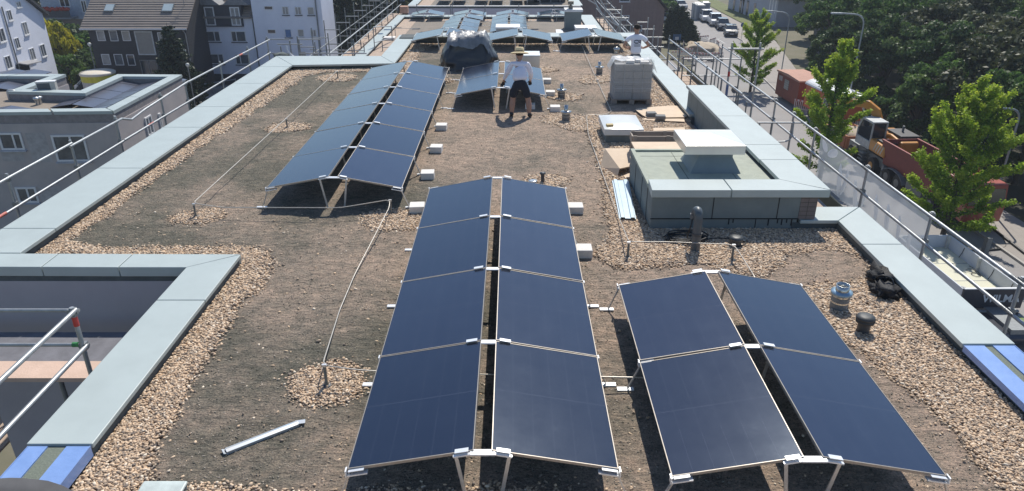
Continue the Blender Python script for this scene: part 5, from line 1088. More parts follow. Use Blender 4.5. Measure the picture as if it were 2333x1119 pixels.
# panels on that roof
def lowpanel():
    r = thing('solar_panel', None, 'solar panel', local=True); m = Matrix.Rotation(R(9), 4, 'Y')
    mb = MB(); mb.bx(0, 1.12, -.86, .86, 0, .03); mb.v = [tuple(m @ Vector(p)+Vector((0, 0, .22))) for p in mb.v]; obj('panel_frame', mb, M('dark_panel_edge', (.05, .05, .06), .4), r)
    mb = MB(); mb.bx(.015, 1.105, -.845, .845, .031, .034); mb.v = [tuple(m @ Vector(p)+Vector((0, 0, .22))) for p in mb.v]; obj('panel_glass', mb, M('reflection_grey_panel_glass', (.085, .09, .12), .28, 0, (.07, .075, .10), 2, spec=.8), r)  # bluish grey base colour carries the sky reflection
    return r
LP = lowpanel(); lpu = False
ex = (Vector(C2)-Vector(C1)).normalized(); az = math.atan2(ex.y, ex.x)-math.pi/2
for col, off in enumerate((1.55, 3.85)):
    for r_ in range(5):
        for s in (-1, 1):
            if col == 1 and r_ == 0: continue
            o = LP if not lpu else copy_tree(LP); lpu = True
            p = Vector(C1)+ex*(1.6+1.76*r_)+Vector((-ex.y, ex.x))*(off+s*.04 - .35)
            if s > 0: pass
            o.location = (p.x, p.y, ZN-.52); o.rotation_euler = (0, 0, az+(0 if s < 0 else math.pi))
            if r_ == 4 and False: pass
            tag(o, f'panel on the taupe building, {"right" if col == 0 else "left"} ridge, {"right" if s < 0 else "left"} slope, {ordinal(r_)} from front', 'solar panel', 'solar panels on the taupe building')
for k in range(5):
    for s in (-1, 1):
        o = copy_tree(LP); x = C1[0]-6.6-2.35*k; o.location = (x, C1[1]+1.35, ZN-.52); o.rotation_euler = (0, 0, 0 if s > 0 else math.pi)
        tag(o, f'front row panel on the taupe building, {ordinal(k)} ridge from right, {"right" if s > 0 else "left"} slope', 'solar panel', 'front row panels on the taupe building')
for k in range(2):
    for r_ in range(3):
        for s in (-1, 1):
            o = copy_tree(LP); p = at(60-45*k, 192, ZN-.4); o.location = (p[0]-1.2-.3*r_, p[1]-.5+1.76*r_, ZN-.52); o.rotation_euler = (0, 0, 0 if s > 0 else math.pi)
            tag(o, 'dark panel on the left wing of the taupe building', 'solar panel', 'panels on the left wing of the taupe building')
# air conditioner and vents there
x, y, _ = at(114, 223, ZN-.52); t_ = thing('air_conditioner', 'pale air conditioner unit on the roof of the taupe building', 'air conditioner', (x, y, ZN-.52), rz=.25, local=True)
mb = MB(); mb.bx(-.48, .48, -.18, .2, .12, .92); mb.bx(-.4, -.3, -.15, .15, 0, .12); mb.bx(.3, .4, -.15, .15, 0, .12); obj('casing', mb, M('ac_beige', (.55, .55, .52), .5), t_, bev=.01)
mb = MB(); mb.bx(-.43, .22, -.195, -.181, .2, .86); obj('grille', mb, M('ac_grille', (.10, .12, .14), .5, wave=(('Z', .05, .5, .02),)), t_)
mb = MB(); mb.bx(-.5, .5, -.2, .22, .92, .96); obj('lid', mb, WHITEP, t_)
for px, py, l in ((86, 233, 'left one of two hooded vents on the taupe roof'), (93, 231, 'right one of two hooded vents on the taupe roof')):
    x, y, _ = at(px, py+6, ZN-.52); mb = MB(); mb.lathe([(.09, 0), (.09, .28), (.15, .30), (.15, .40), (0, .44)], (x, y, ZN-.52), 14); solo('hooded_vent', mb, ZINC, l, 'vent', 'hooded vents')
x, y, _ = at(35, 227, ZN-.52); mb = MB(); mb.tube(rounded([(x-.3, y, ZN-.5), (x-.3, y, ZN-.02), (x+.1, y, ZN-.02), (x+.1, y, ZN-.4)], .18), .09, 10); mb.bx(x+.35, x+1.1, y-.2, y+.4, ZN-.5, ZN-.12); solo('duct', mb, M('duct_grey', (.5, .5, .5), .5, .3), 'grey curved duct with a box at the left of the taupe roof', 'duct')
# --- gable house
GA, GB = yz(127, 154, 71)[:2], yz(0, 154, 62)[:2]
gh = thing('gabled_house', 'tall white gabled house with many small windows at the left edge', 'house', (GA[0], GA[1], G))
E_, F_ = Vector(hit(96.5, 30.5, GA, GB)), Vector(hit(58, 0, GA, GB))
dirv = (Vector((GB[0]-GA[0], GB[1]-GA[1], 0))).normalized(); slope = (F_-E_)
AP = E_+slope*3.0
u_e = (E_-Vector((GA[0], GA[1], 0))).dot(dirv); u_a = (AP-Vector((GA[0], GA[1], 0))).dot(dirv)
base = Vector((GA[0], GA[1], 0)); bk = Vector((-dirv.y, dirv.x, 0)); bk = bk if bk.x < 0 else -bk
def gp_(u, z, o=0): return base+dirv*u+Vector((0, 0, z))+bk*o
prof = [(u_e, G), (u_e, E_.z), (u_a, AP.z), (2*u_a-u_e, E_.z), (2*u_a-u_e, G)]
mb = MB(); vs = [gp_(u, z) for u, z in prof]+[gp_(u, z, 10) for u, z in prof]; mb.add(vs, [(4,3,2,1,0), (5,6,7,8,9)]+[(i, (i+1) % 5, 5+(i+1) % 5, 5+i) for i in range(5)]); obj('wall', mb, WHITEWALL, gh)
mb = MB()
for (a0, z0_), (a1, z1_) in (((u_e-.5, E_.z-.5*(AP.z-E_.z)/(u_a-u_e)), (u_a, AP.z)), ((u_a, AP.z), (2*u_a-u_e+.5, E_.z-.3))):
    vs = [gp_(a0, z0_+.03, -.35), gp_(a1, z1_+.03, -.35), gp_(a1, z1_+.3, -.35), gp_(a0, z0_+.3, -.35)]; vs += [v+bk*10.7 for v in vs]
    mb.add(vs, [(0,1,2,3), (7,6,5,4), (0,4,5,1), (1,5,6,2), (2,6,7,3), (3,7,4,0)])
obj('roof', mb, M('dark_roof_edge', (.045, .05, .06), .7), gh)
WSILL = M('white_sill', (.75, .76, .78), .6)
for q in ([(55,800),(133,785),(180,962),(95,985)], [(195,540),(258,530),(290,680),(228,698)], [(-40,415),(45,392),(78,580),(-10,610)], [(402,690),(470,675),(508,842),(440,865)], [(555,635),(625,622),(655,790),(588,815)], [(300,320),(368,308),(410,485),(340,500)], [(82,148),(148,135),(175,285),(118,300)], [(220,28),(285,15),(295,98),(232,110)]):
    window(gh, q, GA, GB, 0, 0, 6.217, mull=(.5,), sill=WSILL, fw=.05, pane=GLASSC if q[0][0] in (402, 300, 220) else GLASSW)
w_ = window(gh, [(225,905),(395,870),(425,1060),(245,1075)], GA, GB, 0, 0, 6.217, mull=(.5,), frame=GLASSD, pane=GLASSD, fw=.08); w_.name = 'entrance_door'
q0, q1 = Vector(hit(36, 143, GA, GB)), Vector(hit(70, 136, GA, GB)); mb = MB(); n_ = -bk; vs = [q0, q1, q1+n_*.9-Vector((0,0,.15)), q0+n_*.9-Vector((0,0,.15))]; mb.add(vs+[v-Vector((0,0,.08)) for v in vs], [(0,1,2,3),(7,6,5,4),(0,4,5,1),(1,5,6,2),(2,6,7,3),(3,7,4,0)]); obj('door_canopy', mb, M('canopy_grey', (.30, .30, .32), .6), gh)
pole(gh, tuple(gp_((Vector(hit(20, 80, GA, GB))-base).dot(dirv), G, -.08)), tuple(gp_((Vector(hit(20, 80, GA, GB))-base).dot(dirv), AP.z-3, -.08)), .06, 'downpipe', STEELDARK)
# --- slate house
SA, SB = yz(203, 100, 73)[:2], yz(431, 100, 73)[:2]
TILE = M('brown_roof_tiles', (.26, .22, .19), .85, 0, (.19, .165, .15), .9, .8, .3, 20)
sh_ = thing('slate_house', 'dark slate clad house with a brown tiled roof and two roof windows', 'house', (SA[0], SA[1], G))
ze = -5.75; x0_, x1_ = SA[0], SB[0]
mb = MB(); mb.bx(x0_+.2, x1_-.1, 73.0, 84, G, ze); obj('wall', mb, M('dark_slate_cladding', (.038, .041, .048), .7, 0, (.026, .028, .034), 2.5, .8, .4, 20, wave=(('Z', .25, .7, .03),)), sh_)
def tiled(parent, x0, x1, y0, z0, y1, z1, name='roof', mat=TILE, step=.33, skew=0):
    mb = MB(); n = int(round(math.hypot(y1-y0, z1-z0)/step)); vs = []; fs = []
    for i in range(n):          # overlapping courses, each lifted at its lower edge
        a, b_ = i/n, (i+1)/n; ya, za = y0+(y1-y0)*a, z0+(z1-z0)*a; yb, zb = y0+(y1-y0)*b_, z0+(z1-z0)*b_
        mb.add([(x0+skew*a, ya, za+.07), (x1+skew*a, ya, za+.07), (x1+skew*b_, yb, zb+.01), (x0+skew*b_, yb, zb+.01), (x0+skew*a, ya, za-.02), (x1+skew*a, ya, za-.02)], [(0,1,2,3), (4,5,1,0)])
    mb.add([(x0, y0, z0-.05), (x1, y0, z0-.05), (x1+skew, y1, z1-.1), (x0+skew, y1, z1-.1)], [(3,2,1,0)])
    return obj(name, mb, mat, parent)
rs = tiled(sh_, x0_-.3, x1_+.25, 72.5, ze-.1, 78.5, ze+4.4)
tiled(sh_, x0_-.3, x1_+.25, 84.5, ze-.1, 78.5, ze+4.4)
for gx_, fl in ((x1_-.1, (0,1,2)), (x0_+.2, (2,1,0))): mb = MB(); mb.add([(gx_, 73, ze), (gx_, 84, ze), (gx_, 78.5, ze+4.1)], [fl]); obj('gable', mb, MATS['dark_slate_cladding'], sh_)
mb = MB(); mb.tube([(x0_-.3, 72.43, ze-.12), (x1_+.25, 72.43, ze-.12)], .08, 8); mb.tube([(x1_-.2, 72.5, ze-.15), (x1_-.15, 72.9, ze-.6), (x1_-.15, 72.9, G)], .05, 8); obj('gutter', mb, ZINC, sh_)
def on_roof(px, py, y0=72.5, z0=ze-.1, y1=78.5, z1=ze+4.4):
    d = ray(px, py); m_ = (z1-z0)/(y1-y0); t_ = (HCAM-z0+m_*y0)/(m_*d[1]-d[2]); return Vector((d[0]*t_, d[1]*t_, HCAM+d[2]*t_))
for q in ([(238,65),(362,65),(330,158),(208,160)], [(970,60),(1110,60),(1085,160),(945,158)]):
    P_ = [on_roof(200+x/5.596, y/5.596) for x, y in q]; up_ = Vector((0, -.3, .4)).normalized(); xa, xb = (P_[0].x+P_[3].x)/2, (P_[1].x+P_[2].x)/2; P_ = [Vector((xa, P_[0].y, P_[0].z)), Vector((xb, P_[0].y, P_[0].z)), Vector((xb, P_[2].y, P_[2].z)), Vector((xa, P_[2].y, P_[2].z))]
    mb = MB(); vs = [p+up_*.02 for p in P_]+[p+up_*.16 for p in P_]; mb.add(vs, [(0,1,5,4),(1,2,6,5),(2,3,7,6),(3,0,4,7),(4,5,6,7)]); f_ = obj('roof_window', mb, STEELDARK, sh_)
    c_ = sum(P_, Vector())/4; mb = MB(); mb.add([c_+(p-c_)*.86+up_*.17 for p in P_], [(3,2,1,0)]); obj('pane', mb, M('pale_roof_glass', (.48, .56, .58), .15, 0, (.42, .50, .52), 1, spec=.8), f_)
for q, pn in (([(100,390),(205,390),(235,520),(140,525)], GLASSC), ([(262,388),(370,388),(395,520),(300,530)], GLASSW), ([(425,392),(530,395),(555,520),(455,525)], BLIND), ([(885,410),(1000,415),(1020,520),(905,520)], GLASSC), ([(165,690),(275,690),(300,825),(205,830)], GLASSC), ([(325,690),(440,690),(465,830),(365,835)], GLASSW), ([(485,690),(590,700),(615,835),(525,835)], GLASSD)):
    window(sh_, q, (x0_, 73.0), (x1_, 73.0), 200, 0, 5.596, pane=pn, fw=.06)
window(sh_, [(590,395),(820,398),(875,700),(650,705)], (x0_, 73.0), (x1_, 73.0), 200, 0, 5.596, pane=M('netted_stair_glass', (.30, .29, .27), .5, 0, (.22, .22, .21), 3, .9), fw=.12, frame=M('pale_frame', (.55, .58, .60), .5))
w_ = window(sh_, [(660,765),(880,765),(910,960),(700,960)], (x0_, 73.0), (x1_, 73.0), 200, 0, 5.596, pane=GLASSD, frame=STEELDARK, mull=(.5,)); w_.name = 'entrance'
mb = MB(); p = on_roof(420, 14); mb.tube([p, p+Vector((0, 0, 1.3))], .03, 6); mb.tube([p+Vector((-.4, 0, 1.1)), p+Vector((.4, 0, 1.15))], .02, 6); mb.tube([p+Vector((-.25, 0, .8)), p+Vector((.25, 0, .85))], .02, 6); obj('antenna', mb, STEELDARK, sh_)
# --- white house with dark dormer
YW = 78.0
wa, wb = yz(443, 100, YW)[0], yz(583, 100, YW)[0]
wh_ = thing('white_house', 'white house with a dark slate dormer and brown tiled roof', 'house', (wa, YW, G))
zw = yz(500, 39, YW)[2]
mb = MB(); mb.bx(wa, wb, YW, YW+9, G+1.2, zw); obj('wall', mb, WHITEWALL, wh_)
mb = MB(); mb.bx(wa+.03, wb-.03, YW+.03, YW+9, G, G+1.2); obj('plinth', mb, M('dark_base_strip', (.05, .055, .07), .8), wh_)  # darker strip along the foot of the wall
tiled(wh_, wa-.3, wb-.0, YW-.4, zw-.05, YW+4.6, zw+4.0); tiled(wh_, wa-.3, wb, YW+9.4, zw-.05, YW+4.6, zw+4.0)
WA, WB = (wa, YW), (wb, YW)
d0, d1 = hit(400+355/5.594, 60/5.594, WA, WB), hit(400+875/5.594, 338/5.594, WA, WB)
dor = MB(); dor.bx(d0[0], d1[0], YW-.22, YW+4, d1[2], d0[2]); DS = M('dormer_slate', (.035, .042, .062), .6, 0, (.025, .03, .045), 3, .7); obj('dormer', dor, DS, wh_)
for cx in (410, 780):
    c_ = hit(400+cx/5.594, 10, WA, WB); w2_ = 1.35; mb = MB(); mb.xprism([(0, 0)], 0, 0) if False else None
    vs = [(c_[0]-w2_, YW-.45, d0[2]), (c_[0]+w2_, YW-.45, d0[2]), (c_[0], YW-.45, d0[2]+1.1), (c_[0]-w2_, YW+4.6, d0[2]+.05), (c_[0]+w2_, YW+4.6, d0[2]+.05), (c_[0], YW+4.6, d0[2]+1.15)]
    mb.add(vs, [(0,1,2), (5,4,3), (0,2,5,3), (2,1,4,5)]); obj('dormer_gable', mb, M('grey_dormer_roof', (.20, .21, .23), .6), wh_)
DA, DB_ = (wa, YW-.22), (wb, YW-.22)
for q, ml in (([(362,85),(485,90),(515,325),(392,325)], ()), ([(690,88),(805,90),(845,330),(715,325)], (.5,))): window(wh_, q, DA, DB_, 400, 0, 5.594, mull=ml, fw=.11, pane=GLASSC if ml else GLASSW)
BS = M('dark_blue_sill', (.05, .06, .09), .6)
for q, m_ in (([(375,395),(565,395),(578,535),(385,530)], .62), ([(705,395),(895,395),(905,535),(715,535)], .36), ([(425,685),(610,685),(625,820),(440,815)], .64), ([(760,690),(940,690),(945,825),(770,820)], .36)): window(wh_, q, WA, WB, 400, 0, 5.594, mull=(m_,), sill=BS, fw=.09, pane=GLASSW)
for px in (448, 578): X = hit(px, 60, WA, WB)[0]; pole(wh_, (X, YW-.1, G), (X, YW-.1, zw), .06, 'downpipe', STEELDARK)
# --- four storey white block
fa, fb = yz(585, 100, YW-.6)[0], yz(741, 100, YW-.6)[0]
fs_ = thing('apartment_block', 'tall plain white apartment block with small windows beside the white house', 'building', (fa, YW-.6, G))
mb = MB(); mb.bx(fa, fb, YW-.6, YW+4.6, G, 1.5); obj('wall', mb, WHITEWALL, fs_)
mb = MB(); mb.bx(fa-.3, fb+.3, YW-.9, YW+5, 1.5, 1.8); obj('roof', mb, TILE, fs_)
QA, QB = (fa, YW-.6), (fb, YW-.6)
for q, pn, sl_ in (([(1130,75),(1240,78),(1243,128),(1130,125)], GLASSD, None), ([(1172,372),(1278,375),(1280,430),(1172,427)], GLASSD, None), ([(1362,80),(1435,85),(1450,190),(1358,190)], GLASSC, BS), ([(1520,85),(1595,88),(1612,190),(1525,190)], GLASSC, BS), ([(1682,88),(1760,90),(1775,192),(1682,195)], BLIND, BS),
    ([(1388,370),(1475,370),(1485,478),(1400,478)], M('blue_blind', (.12, .22, .42), .6), BS), ([(1552,372),(1635,375),(1640,470),(1565,470)], BLIND, WSILL), ([(1715,375),(1790,378),(1800,470),(1725,470)], GLASSC, WSILL), ([(1590,655),(1665,655),(1672,760),(1600,760)], BLIND, WSILL), ([(1745,655),(1820,655),(1830,760),(1755,760)], GLASSC, WSILL)):
    window(fs_, q, QA, QB, 400, 0, 5.594, pane=pn, sill=sl_, fw=.06, mull=(.5,) if pn is GLASSC else ())
X = hit(725, 60, QA, QB)[0]; pole(fs_, (X, YW-.72, G), (X, YW-.72, 1.4), .07, 'downpipe', STEELDARK)
# --- house behind with the red balcony
ra, rb = yz(98, 30, 96)[0], yz(250, 30, 96)[0]
rh = thing('pale_blue_house', 'pale bluish house with a red flower balcony behind the shrubs', 'house', (ra, 96, G))
mb = MB(); mb.bx(ra, rb, 96, 104, G, 1.0); obj('wall', mb, M('pale_blue_wall', (.42, .48, .58), .9), rh)
RA, RB = (ra, 96), (rb, 96)
for q in ([(840,-20),(980,-20),(1000,100),(850,100)], [(1140,5),(1220,5),(1250,180),(1170,180)], [(1190,250),(1290,250),(1300,370),(1210,370)]): window(rh, q, RA, RB, 0, 0, 6.217, mull=(.5,), pane=GLASSD, fw=.10)
p0, p1 = hit(103, 17, RA, RB), hit(178, 38, RA, RB)
mb = MB(); mb.bx(p0[0], p1[0], 94.3, 96, p1[2]-.1, p1[2]+.1); obj('balcony', mb, M('balcony_grey', (.22, .24, .27), .7), rh)
mb = MB()
for k in range(16): mb.blob((p0[0]+(p1[0]-p0[0])*(k+.5)/16, 94.25, p1[2]+1.05+.15*random.random()), (.32, .2, .25), .6, 2, 1, seed=k)
obj('red_flowers', mb, M('red_geraniums', (.42, .05, .03), .8, 0, (.25, .03, .02), 3), rh)
mb = MB(); mb.bx(p0[0], p1[0], 94.3, 94.4, p1[2]+.1, p1[2]+.95); obj('railing', mb, M('dark_railing', (.07, .075, .09), .7), rh)
mb = MB(); mb.bx(p0[0]+.5, p1[0]+1, 95.9, 95.95, G, p1[2]-.3); obj('terrace_shade_sheet', mb, GLASSD, rh)  # dark sheet stands in for the shade under the balcony
for k in range(2): mb = MB(); P_ = [on_roof(100, 8)]; 
# --- silo, garden wall, small stuff
x, y, _ = yz(222, 165, 70); t_ = thing('round_tank', 'round tank with a cream lid and yellow band behind the taupe building', 'tank', (x, y, G))
zt = yz(222, 163, 70)[2]
mb = MB(); mb.lathe([(1.48, G), (1.48, zt-.75)], (x, y, 0), 36); obj('tank_wall', mb, M('tank_grey', (.50, .50, .50), .7), t_)
mb = MB(); mb.lathe([(1.51, zt-.80), (1.51, zt-.25)], (x, y, 0), 36); obj('yellow_band', mb, M('yellow_band', (.62, .58, .05), .5), t_)
mb = MB(); mb.lathe([(1.50, zt-.25), (1.58, zt-.23), (1.58, zt-.06), (1.45, zt+.02), (.8, zt+.12), (0, zt+.16)], (x, y, 0), 36); obj('lid', mb, M('cream_lid2', (.66, .56, .42), .6, 0, (.62, .60, .55), 1.2), t_)
fnc = thing('garden_fence', 'weathered panel fence between the hedge and the tank', 'fence', at(185, 160, G))
a, b_ = Vector(yz(160, 195, 68)), Vector(yz(232, 122, 88)); a.z = b_.z = G
for k in range(6):
    p, q = a.lerp(b_, k/6+.01), a.lerp(b_, (k+1)/6-.01); mb = MB(); mb.bar(p+Vector((0, 0, .75)), q+Vector((0, 0, .75)), .06, 1.4); obj('fence_panel', mb, M('grey_brown_fence', (.27, .245, .22), .85, 0, (.20, .18, .16), 3, .8), fnc)
for k in range(7): p = a.lerp(b_, k/6); pole(fnc, tuple(p), (p.x, p.y, G+1.6), .06, 'post', STEELDARK)
yf_ = thing('steel_fence', 'low steel tube barrier in the shaded yard beyond the left scaffold', 'fence', at(470, 205, G))
ya, yb = Vector(at(432, 222, G)), Vector(at(540, 205, G))
for z in (.5, 1.1): pole(yf_, (ya.x, ya.y, G+z), (yb.x, yb.y, G+z), .04, 'rail', STEELTUBE)
for k in range(5): p = ya.lerp(yb, k/4); pole(yf_, tuple(p), (p.x, p.y, G+1.2), .05, 'post', STEELTUBE)
for px, py, l in ((318, 188, 'white van roof at the foot of the slate house'),): pass
def lamp(px, pyb, pyt, Y, l, r=.05):
    p, q = yz(px, pyb, Y), yz(px, pyt, Y); t_ = thing('street_lamp', l, 'street lamp', (p[0], Y, G)); pole(t_, (p[0], Y, G), (p[0], Y, q[2]), r, 'post', STEELDARK)
    mb = MB(); mb.lathe([(.05, 0), (.14, .10), (.17, .24), (.11, .34), (0, .37)], (p[0], Y, q[2]), 12); obj('lamp_head', mb, M('milky_lamp', (.62, .64, .60), .4), t_)
lamp(431, 175, 121, 70, 'old street lamp with a pale head, right of the spruce'); lamp(435, 190, 153, 66, 'lower pale lamp head in the yard below the other lamp'); lamp(213, 140, 106, 71, 'globe lamp at the left corner of the slate house')
# ================================================================== TREES
def leafmat(name, stops, trans=.35):
    m = bpy.data.materials.new(name); m.use_nodes = True; t = m.node_tree; t.nodes.clear()
    a = t.nodes.new('ShaderNodeAttribute'); a.attribute_name = 'tone'; r = t.nodes.new('ShaderNodeValToRGB'); cr = r.color_ramp
    while len(cr.elements) < len(stops): cr.elements.new(.5)
    for el, (p, c) in zip(cr.elements, stops): el.position = p; el.color = (*c, 1)
    t.links.new(a.outputs['Fac'], r.inputs[0])
    d = t.nodes.new('ShaderNodeBsdfPrincipled'); d.inputs['Roughness'].default_value = .55; d.inputs['Specular IOR Level'].default_value = .35; t.links.new(r.outputs[0], d.inputs['Base Color'])
    tl = t.nodes.new('ShaderNodeBsdfTranslucent'); t.links.new(r.outputs[0], tl.inputs[0]); mx = t.nodes.new('ShaderNodeMixShader'); mx.inputs[0].default_value = trans
    o = t.nodes.new('ShaderNodeOutputMaterial'); t.links.new(d.outputs[0], mx.inputs[1]); t.links.new(tl.outputs[0], mx.inputs[2]); t.links.new(mx.outputs[0], o.inputs[0]); return m
def leaves(name, pts, size, up=.4, elong=1.5, nrm=None):
    """many small leaf-shaped faces (rhombi) round the given points"""
    n = len(pts); d = rng.normal(size=(n, 3)); d[:,2] += up
    if nrm is not None: d += nrm*1.1
    d /= np.linalg.norm(d, axis=1)[:,None]; a = np.cross(d, rng.normal(size=(n, 3))); a /= np.linalg.norm(a, axis=1)[:,None]; b_ = np.cross(d, a)
    s = size*rng.uniform(.6, 1.3, n)[:,None]; co = np.stack([pts-a*s*elong*.5, pts+b_*s*.5+d*s*.1, pts+a*s*elong*.5, pts-b_*s*.5+d*s*.1], 1)
    me = bpy.data.meshes.new(name); me.vertices.add(n*4); me.vertices.foreach_set('co', co.ravel()); me.loops.add(n*4); me.loops.foreach_set('vertex_index', np.arange(n*4, dtype=np.int32))
    me.polygons.add(n); me.polygons.foreach_set('loop_start', np.arange(0, n*4, 4, dtype=np.int32)); me.polygons.foreach_set('loop_total', np.full(n, 4, dtype=np.int32)); me.update()
    return me
def set_tone(me, tone): a = me.attributes.new('tone', 'FLOAT', 'FACE'); a.data.foreach_set('value', tone.astype(np.float32))
BARK = M('bark', (.10, .08, .065), .9, 0, (.06, .05, .04), 6, .8, .5, 20)
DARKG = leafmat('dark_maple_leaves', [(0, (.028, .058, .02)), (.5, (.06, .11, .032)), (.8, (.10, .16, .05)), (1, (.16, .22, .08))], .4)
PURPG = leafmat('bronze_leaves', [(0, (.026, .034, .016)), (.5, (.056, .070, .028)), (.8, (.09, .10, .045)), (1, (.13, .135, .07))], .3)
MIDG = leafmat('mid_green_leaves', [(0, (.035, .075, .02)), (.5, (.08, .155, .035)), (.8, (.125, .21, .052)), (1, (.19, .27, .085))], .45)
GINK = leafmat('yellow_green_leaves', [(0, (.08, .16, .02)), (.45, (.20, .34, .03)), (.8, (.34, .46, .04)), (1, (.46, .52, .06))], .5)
YELL = leafmat('yellow_shrub_leaves', [(0, (.20, .22, .02)), (.5, (.45, .42, .03)), (1, (.62, .55, .05))], .4)
SPRU = leafmat('spruce_needles', [(0, (.006, .014, .008)), (.6, (.018, .036, .018)), (1, (.04, .065, .03))], .1)
def big_tree(rx, rz, h, n_cl, per, size, mat, seed, name='tree'):
    r_ = np.random.default_rng(seed); t_ = thing(name, None, 'tree', local=True); t_['seedk'] = seed; del t_['seedk']
    cz = h-rz; cl = []
    for i in range(n_cl):
        d = r_.normal(size=3); d /= np.linalg.norm(d); d[2] = abs(d[2])*1.0 if r_.random() < .72 else d[2]; k = r_.uniform(.62, 1.04)
        cl.append(((d*np.array([rx, rx, rz])*k)+np.array([0, 0, cz]), r_.uniform(.16, .30)*rx, d))
    P_ = []; T_ = []; N_ = []
    for c, cr, d in cl:
        q = r_.normal(size=(per, 3)); q /= np.linalg.norm(q, axis=1)[:,None]; q[:,2] = np.abs(q[:,2])*.8-.12; out = q @ d; q[out < -.3] *= -1
        q2 = q*cr*r_.uniform(.55, 1.05, (per, 1)); P_.append(c+q2); N_.append(q); T_.append(np.clip(r_.uniform(.1, .75)+.25*q[:,2]+r_.normal(0, .12, per), 0, 1))  # leaf tone paints lit tops: upper leaves of each clump are paler
    P_ = np.concatenate(P_); me = leaves('crown', P_, size, .3, 1.6, np.concatenate(N_)); set_tone(me, np.concatenate(T_)); me.materials.append(mat)
    o = bpy.data.objects.new('crown', me); C.objects.link(o); o.parent = t_
    mb = MB(); mb.tube([(0,0,0), (.1,.05,h*.25), (0,0,h*.5), (.1,0,h*.8)], [.30, .24, .17, .05], 9)
    for k in range(9):
        c = cl[k*3][0]; s = (0, 0, h*(.25+.04*k)); mb.tube([s, tuple((np.array(s)+c)/2+np.array([0, 0, .3])), tuple(c)], [.12, .08, .03], 6)
    obj('trunk', mb, BARK, t_); return t_
def put(proto_, used, x, y, z, s, rz, label, cat=None, group=None):
    o = proto_ if not used else copy_tree(proto_); o.location = (x, y, z); o.scale = (s, s, s*random.uniform(.92, 1.08)); o.rotation_euler = (0, 0, rz)
    o['label'] = label
    if group: o['group'] = group
    if cat: o['category'] = cat
    return o
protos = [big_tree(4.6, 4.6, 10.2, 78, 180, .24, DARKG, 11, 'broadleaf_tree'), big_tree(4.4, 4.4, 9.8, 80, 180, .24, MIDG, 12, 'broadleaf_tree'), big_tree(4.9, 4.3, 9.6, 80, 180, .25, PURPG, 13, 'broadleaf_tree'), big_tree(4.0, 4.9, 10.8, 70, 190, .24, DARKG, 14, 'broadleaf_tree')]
used = [False]*4
# trees of the wood on the right, from the street edge back; (x, y, variant, size, label)
KN = {0: 'dark green broadleaf tree', 1: 'mid green broadleaf tree', 2: 'bronze brown leaved tree', 3: 'tall dark green broadleaf tree'}
WOOD = [(34.6,47,1,.80,'at the right picture edge behind the ginkgo'),(37.5,53,2,1.0,'with a broad crown at the right picture edge'),(33.6,55.5,1,.72,'leaning over the excavator'),(36.5,61.5,3,.85,'between the excavator and the bronze tree'),
 (43.5,60,2,1.05,'in the second row at the right picture edge'),(34.8,68,0,.80,'behind the orange wagon'),(41.5,69.5,2,1.05,'with the most rounded crown, right of the wood lamp'),(34.6,76,0,.72,'behind the red site hut'),(40,79,1,.92,'left of the big bronze tree'),
 (50,68,0,1.1,'high at the right picture edge'),(48,78,3,1.05,'behind the rounded bronze tree'),(37.3,86,1,.82,'on the street corner by the sheds'),(45,88,0,1.0,'in the middle of the wood'),(55,80,1,1.1,'deep in the wood on the right'),(44,97,1,1.0,'behind the shed in the wood'),
 (53,92,0,1.1,'in the rear of the wood, middle'),(62,90,2,1.1,'in the rear of the wood, right'),(39.8,93,0,.85,'next to the grey shed')]
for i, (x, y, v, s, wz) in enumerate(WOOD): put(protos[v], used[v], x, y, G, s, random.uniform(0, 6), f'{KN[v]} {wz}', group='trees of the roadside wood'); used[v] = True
k = 0
for y in range(30, 46, 7): put(protos[k % 4], True, 36.5+.5*k, y, G, .95, k*1.3, 'tree of the wood just outside the right picture edge', group='trees right of the frame'); k += 1
for y in np.arange(98, 190, 8.5):
    for x in np.arange(46 if y < 112 else 52+(y-112)*.25, .78*y+12, 8.6):
        if x > .72*y+8: continue
        put(protos[(k*7) % 4], True, x+random.uniform(-2, 2), y+random.uniform(-2, 2), G, random.uniform(.95, 1.2), random.uniform(0, 6), 'far tree in the closed canopy at the top right', group='far canopy trees'); k += 1
# bushes: small rounded shrubs and undergrowth
bush0 = big_tree(1.5, 1.2, 2.2, 34, 90, .17, MIDG, 21, 'shrub'); bush1 = big_tree(1.6, 1.3, 2.4, 34, 90, .18, DARKG, 22, 'shrub'); bush2 = big_tree(1.5, 1.3, 2.3, 34, 90, .17, YELL, 23, 'shrub')
bu = [False]*3; BP = [bush0, bush1, bush2]
def bush(px, py, Y, v, s, l, grp=None):
    X = yz(px, py, Y)[0]; o = put(BP[v], bu[v], X, Y, G, s, random.uniform(0, 6), l, 'shrub', grp); bu[v] = True; return o
for i, (y, v, s) in enumerate(((52, 0, 1.3), (57, 1, 1.4), (61.5, 0, 1.2), (66, 1, 1.3), (71, 1, 1.2), (76, 0, 1.3), (48, 1, 1.2))):
    put(BP[v], bu[v], 32.6+random.uniform(-.3, .5), y, G, s, i, 'dark shrub of the undergrowth along the wood edge', 'shrub', 'undergrowth shrubs'); bu[v] = True
bush(124, 90, 79, 2, 1.25, 'bright yellow shrub beside the white gabled house').scale = (1.25, 1.25, 2.7); bush(143, 85, 80, 2, .9, 'smaller yellow tipped shrub right of the bright yellow one').scale = (.9, .9, 2.3); bush(128, 120, 75.5, 0, 1.3, 'green shrub in front of the yellow ones').scale = (1.3, 1.3, 1.7)
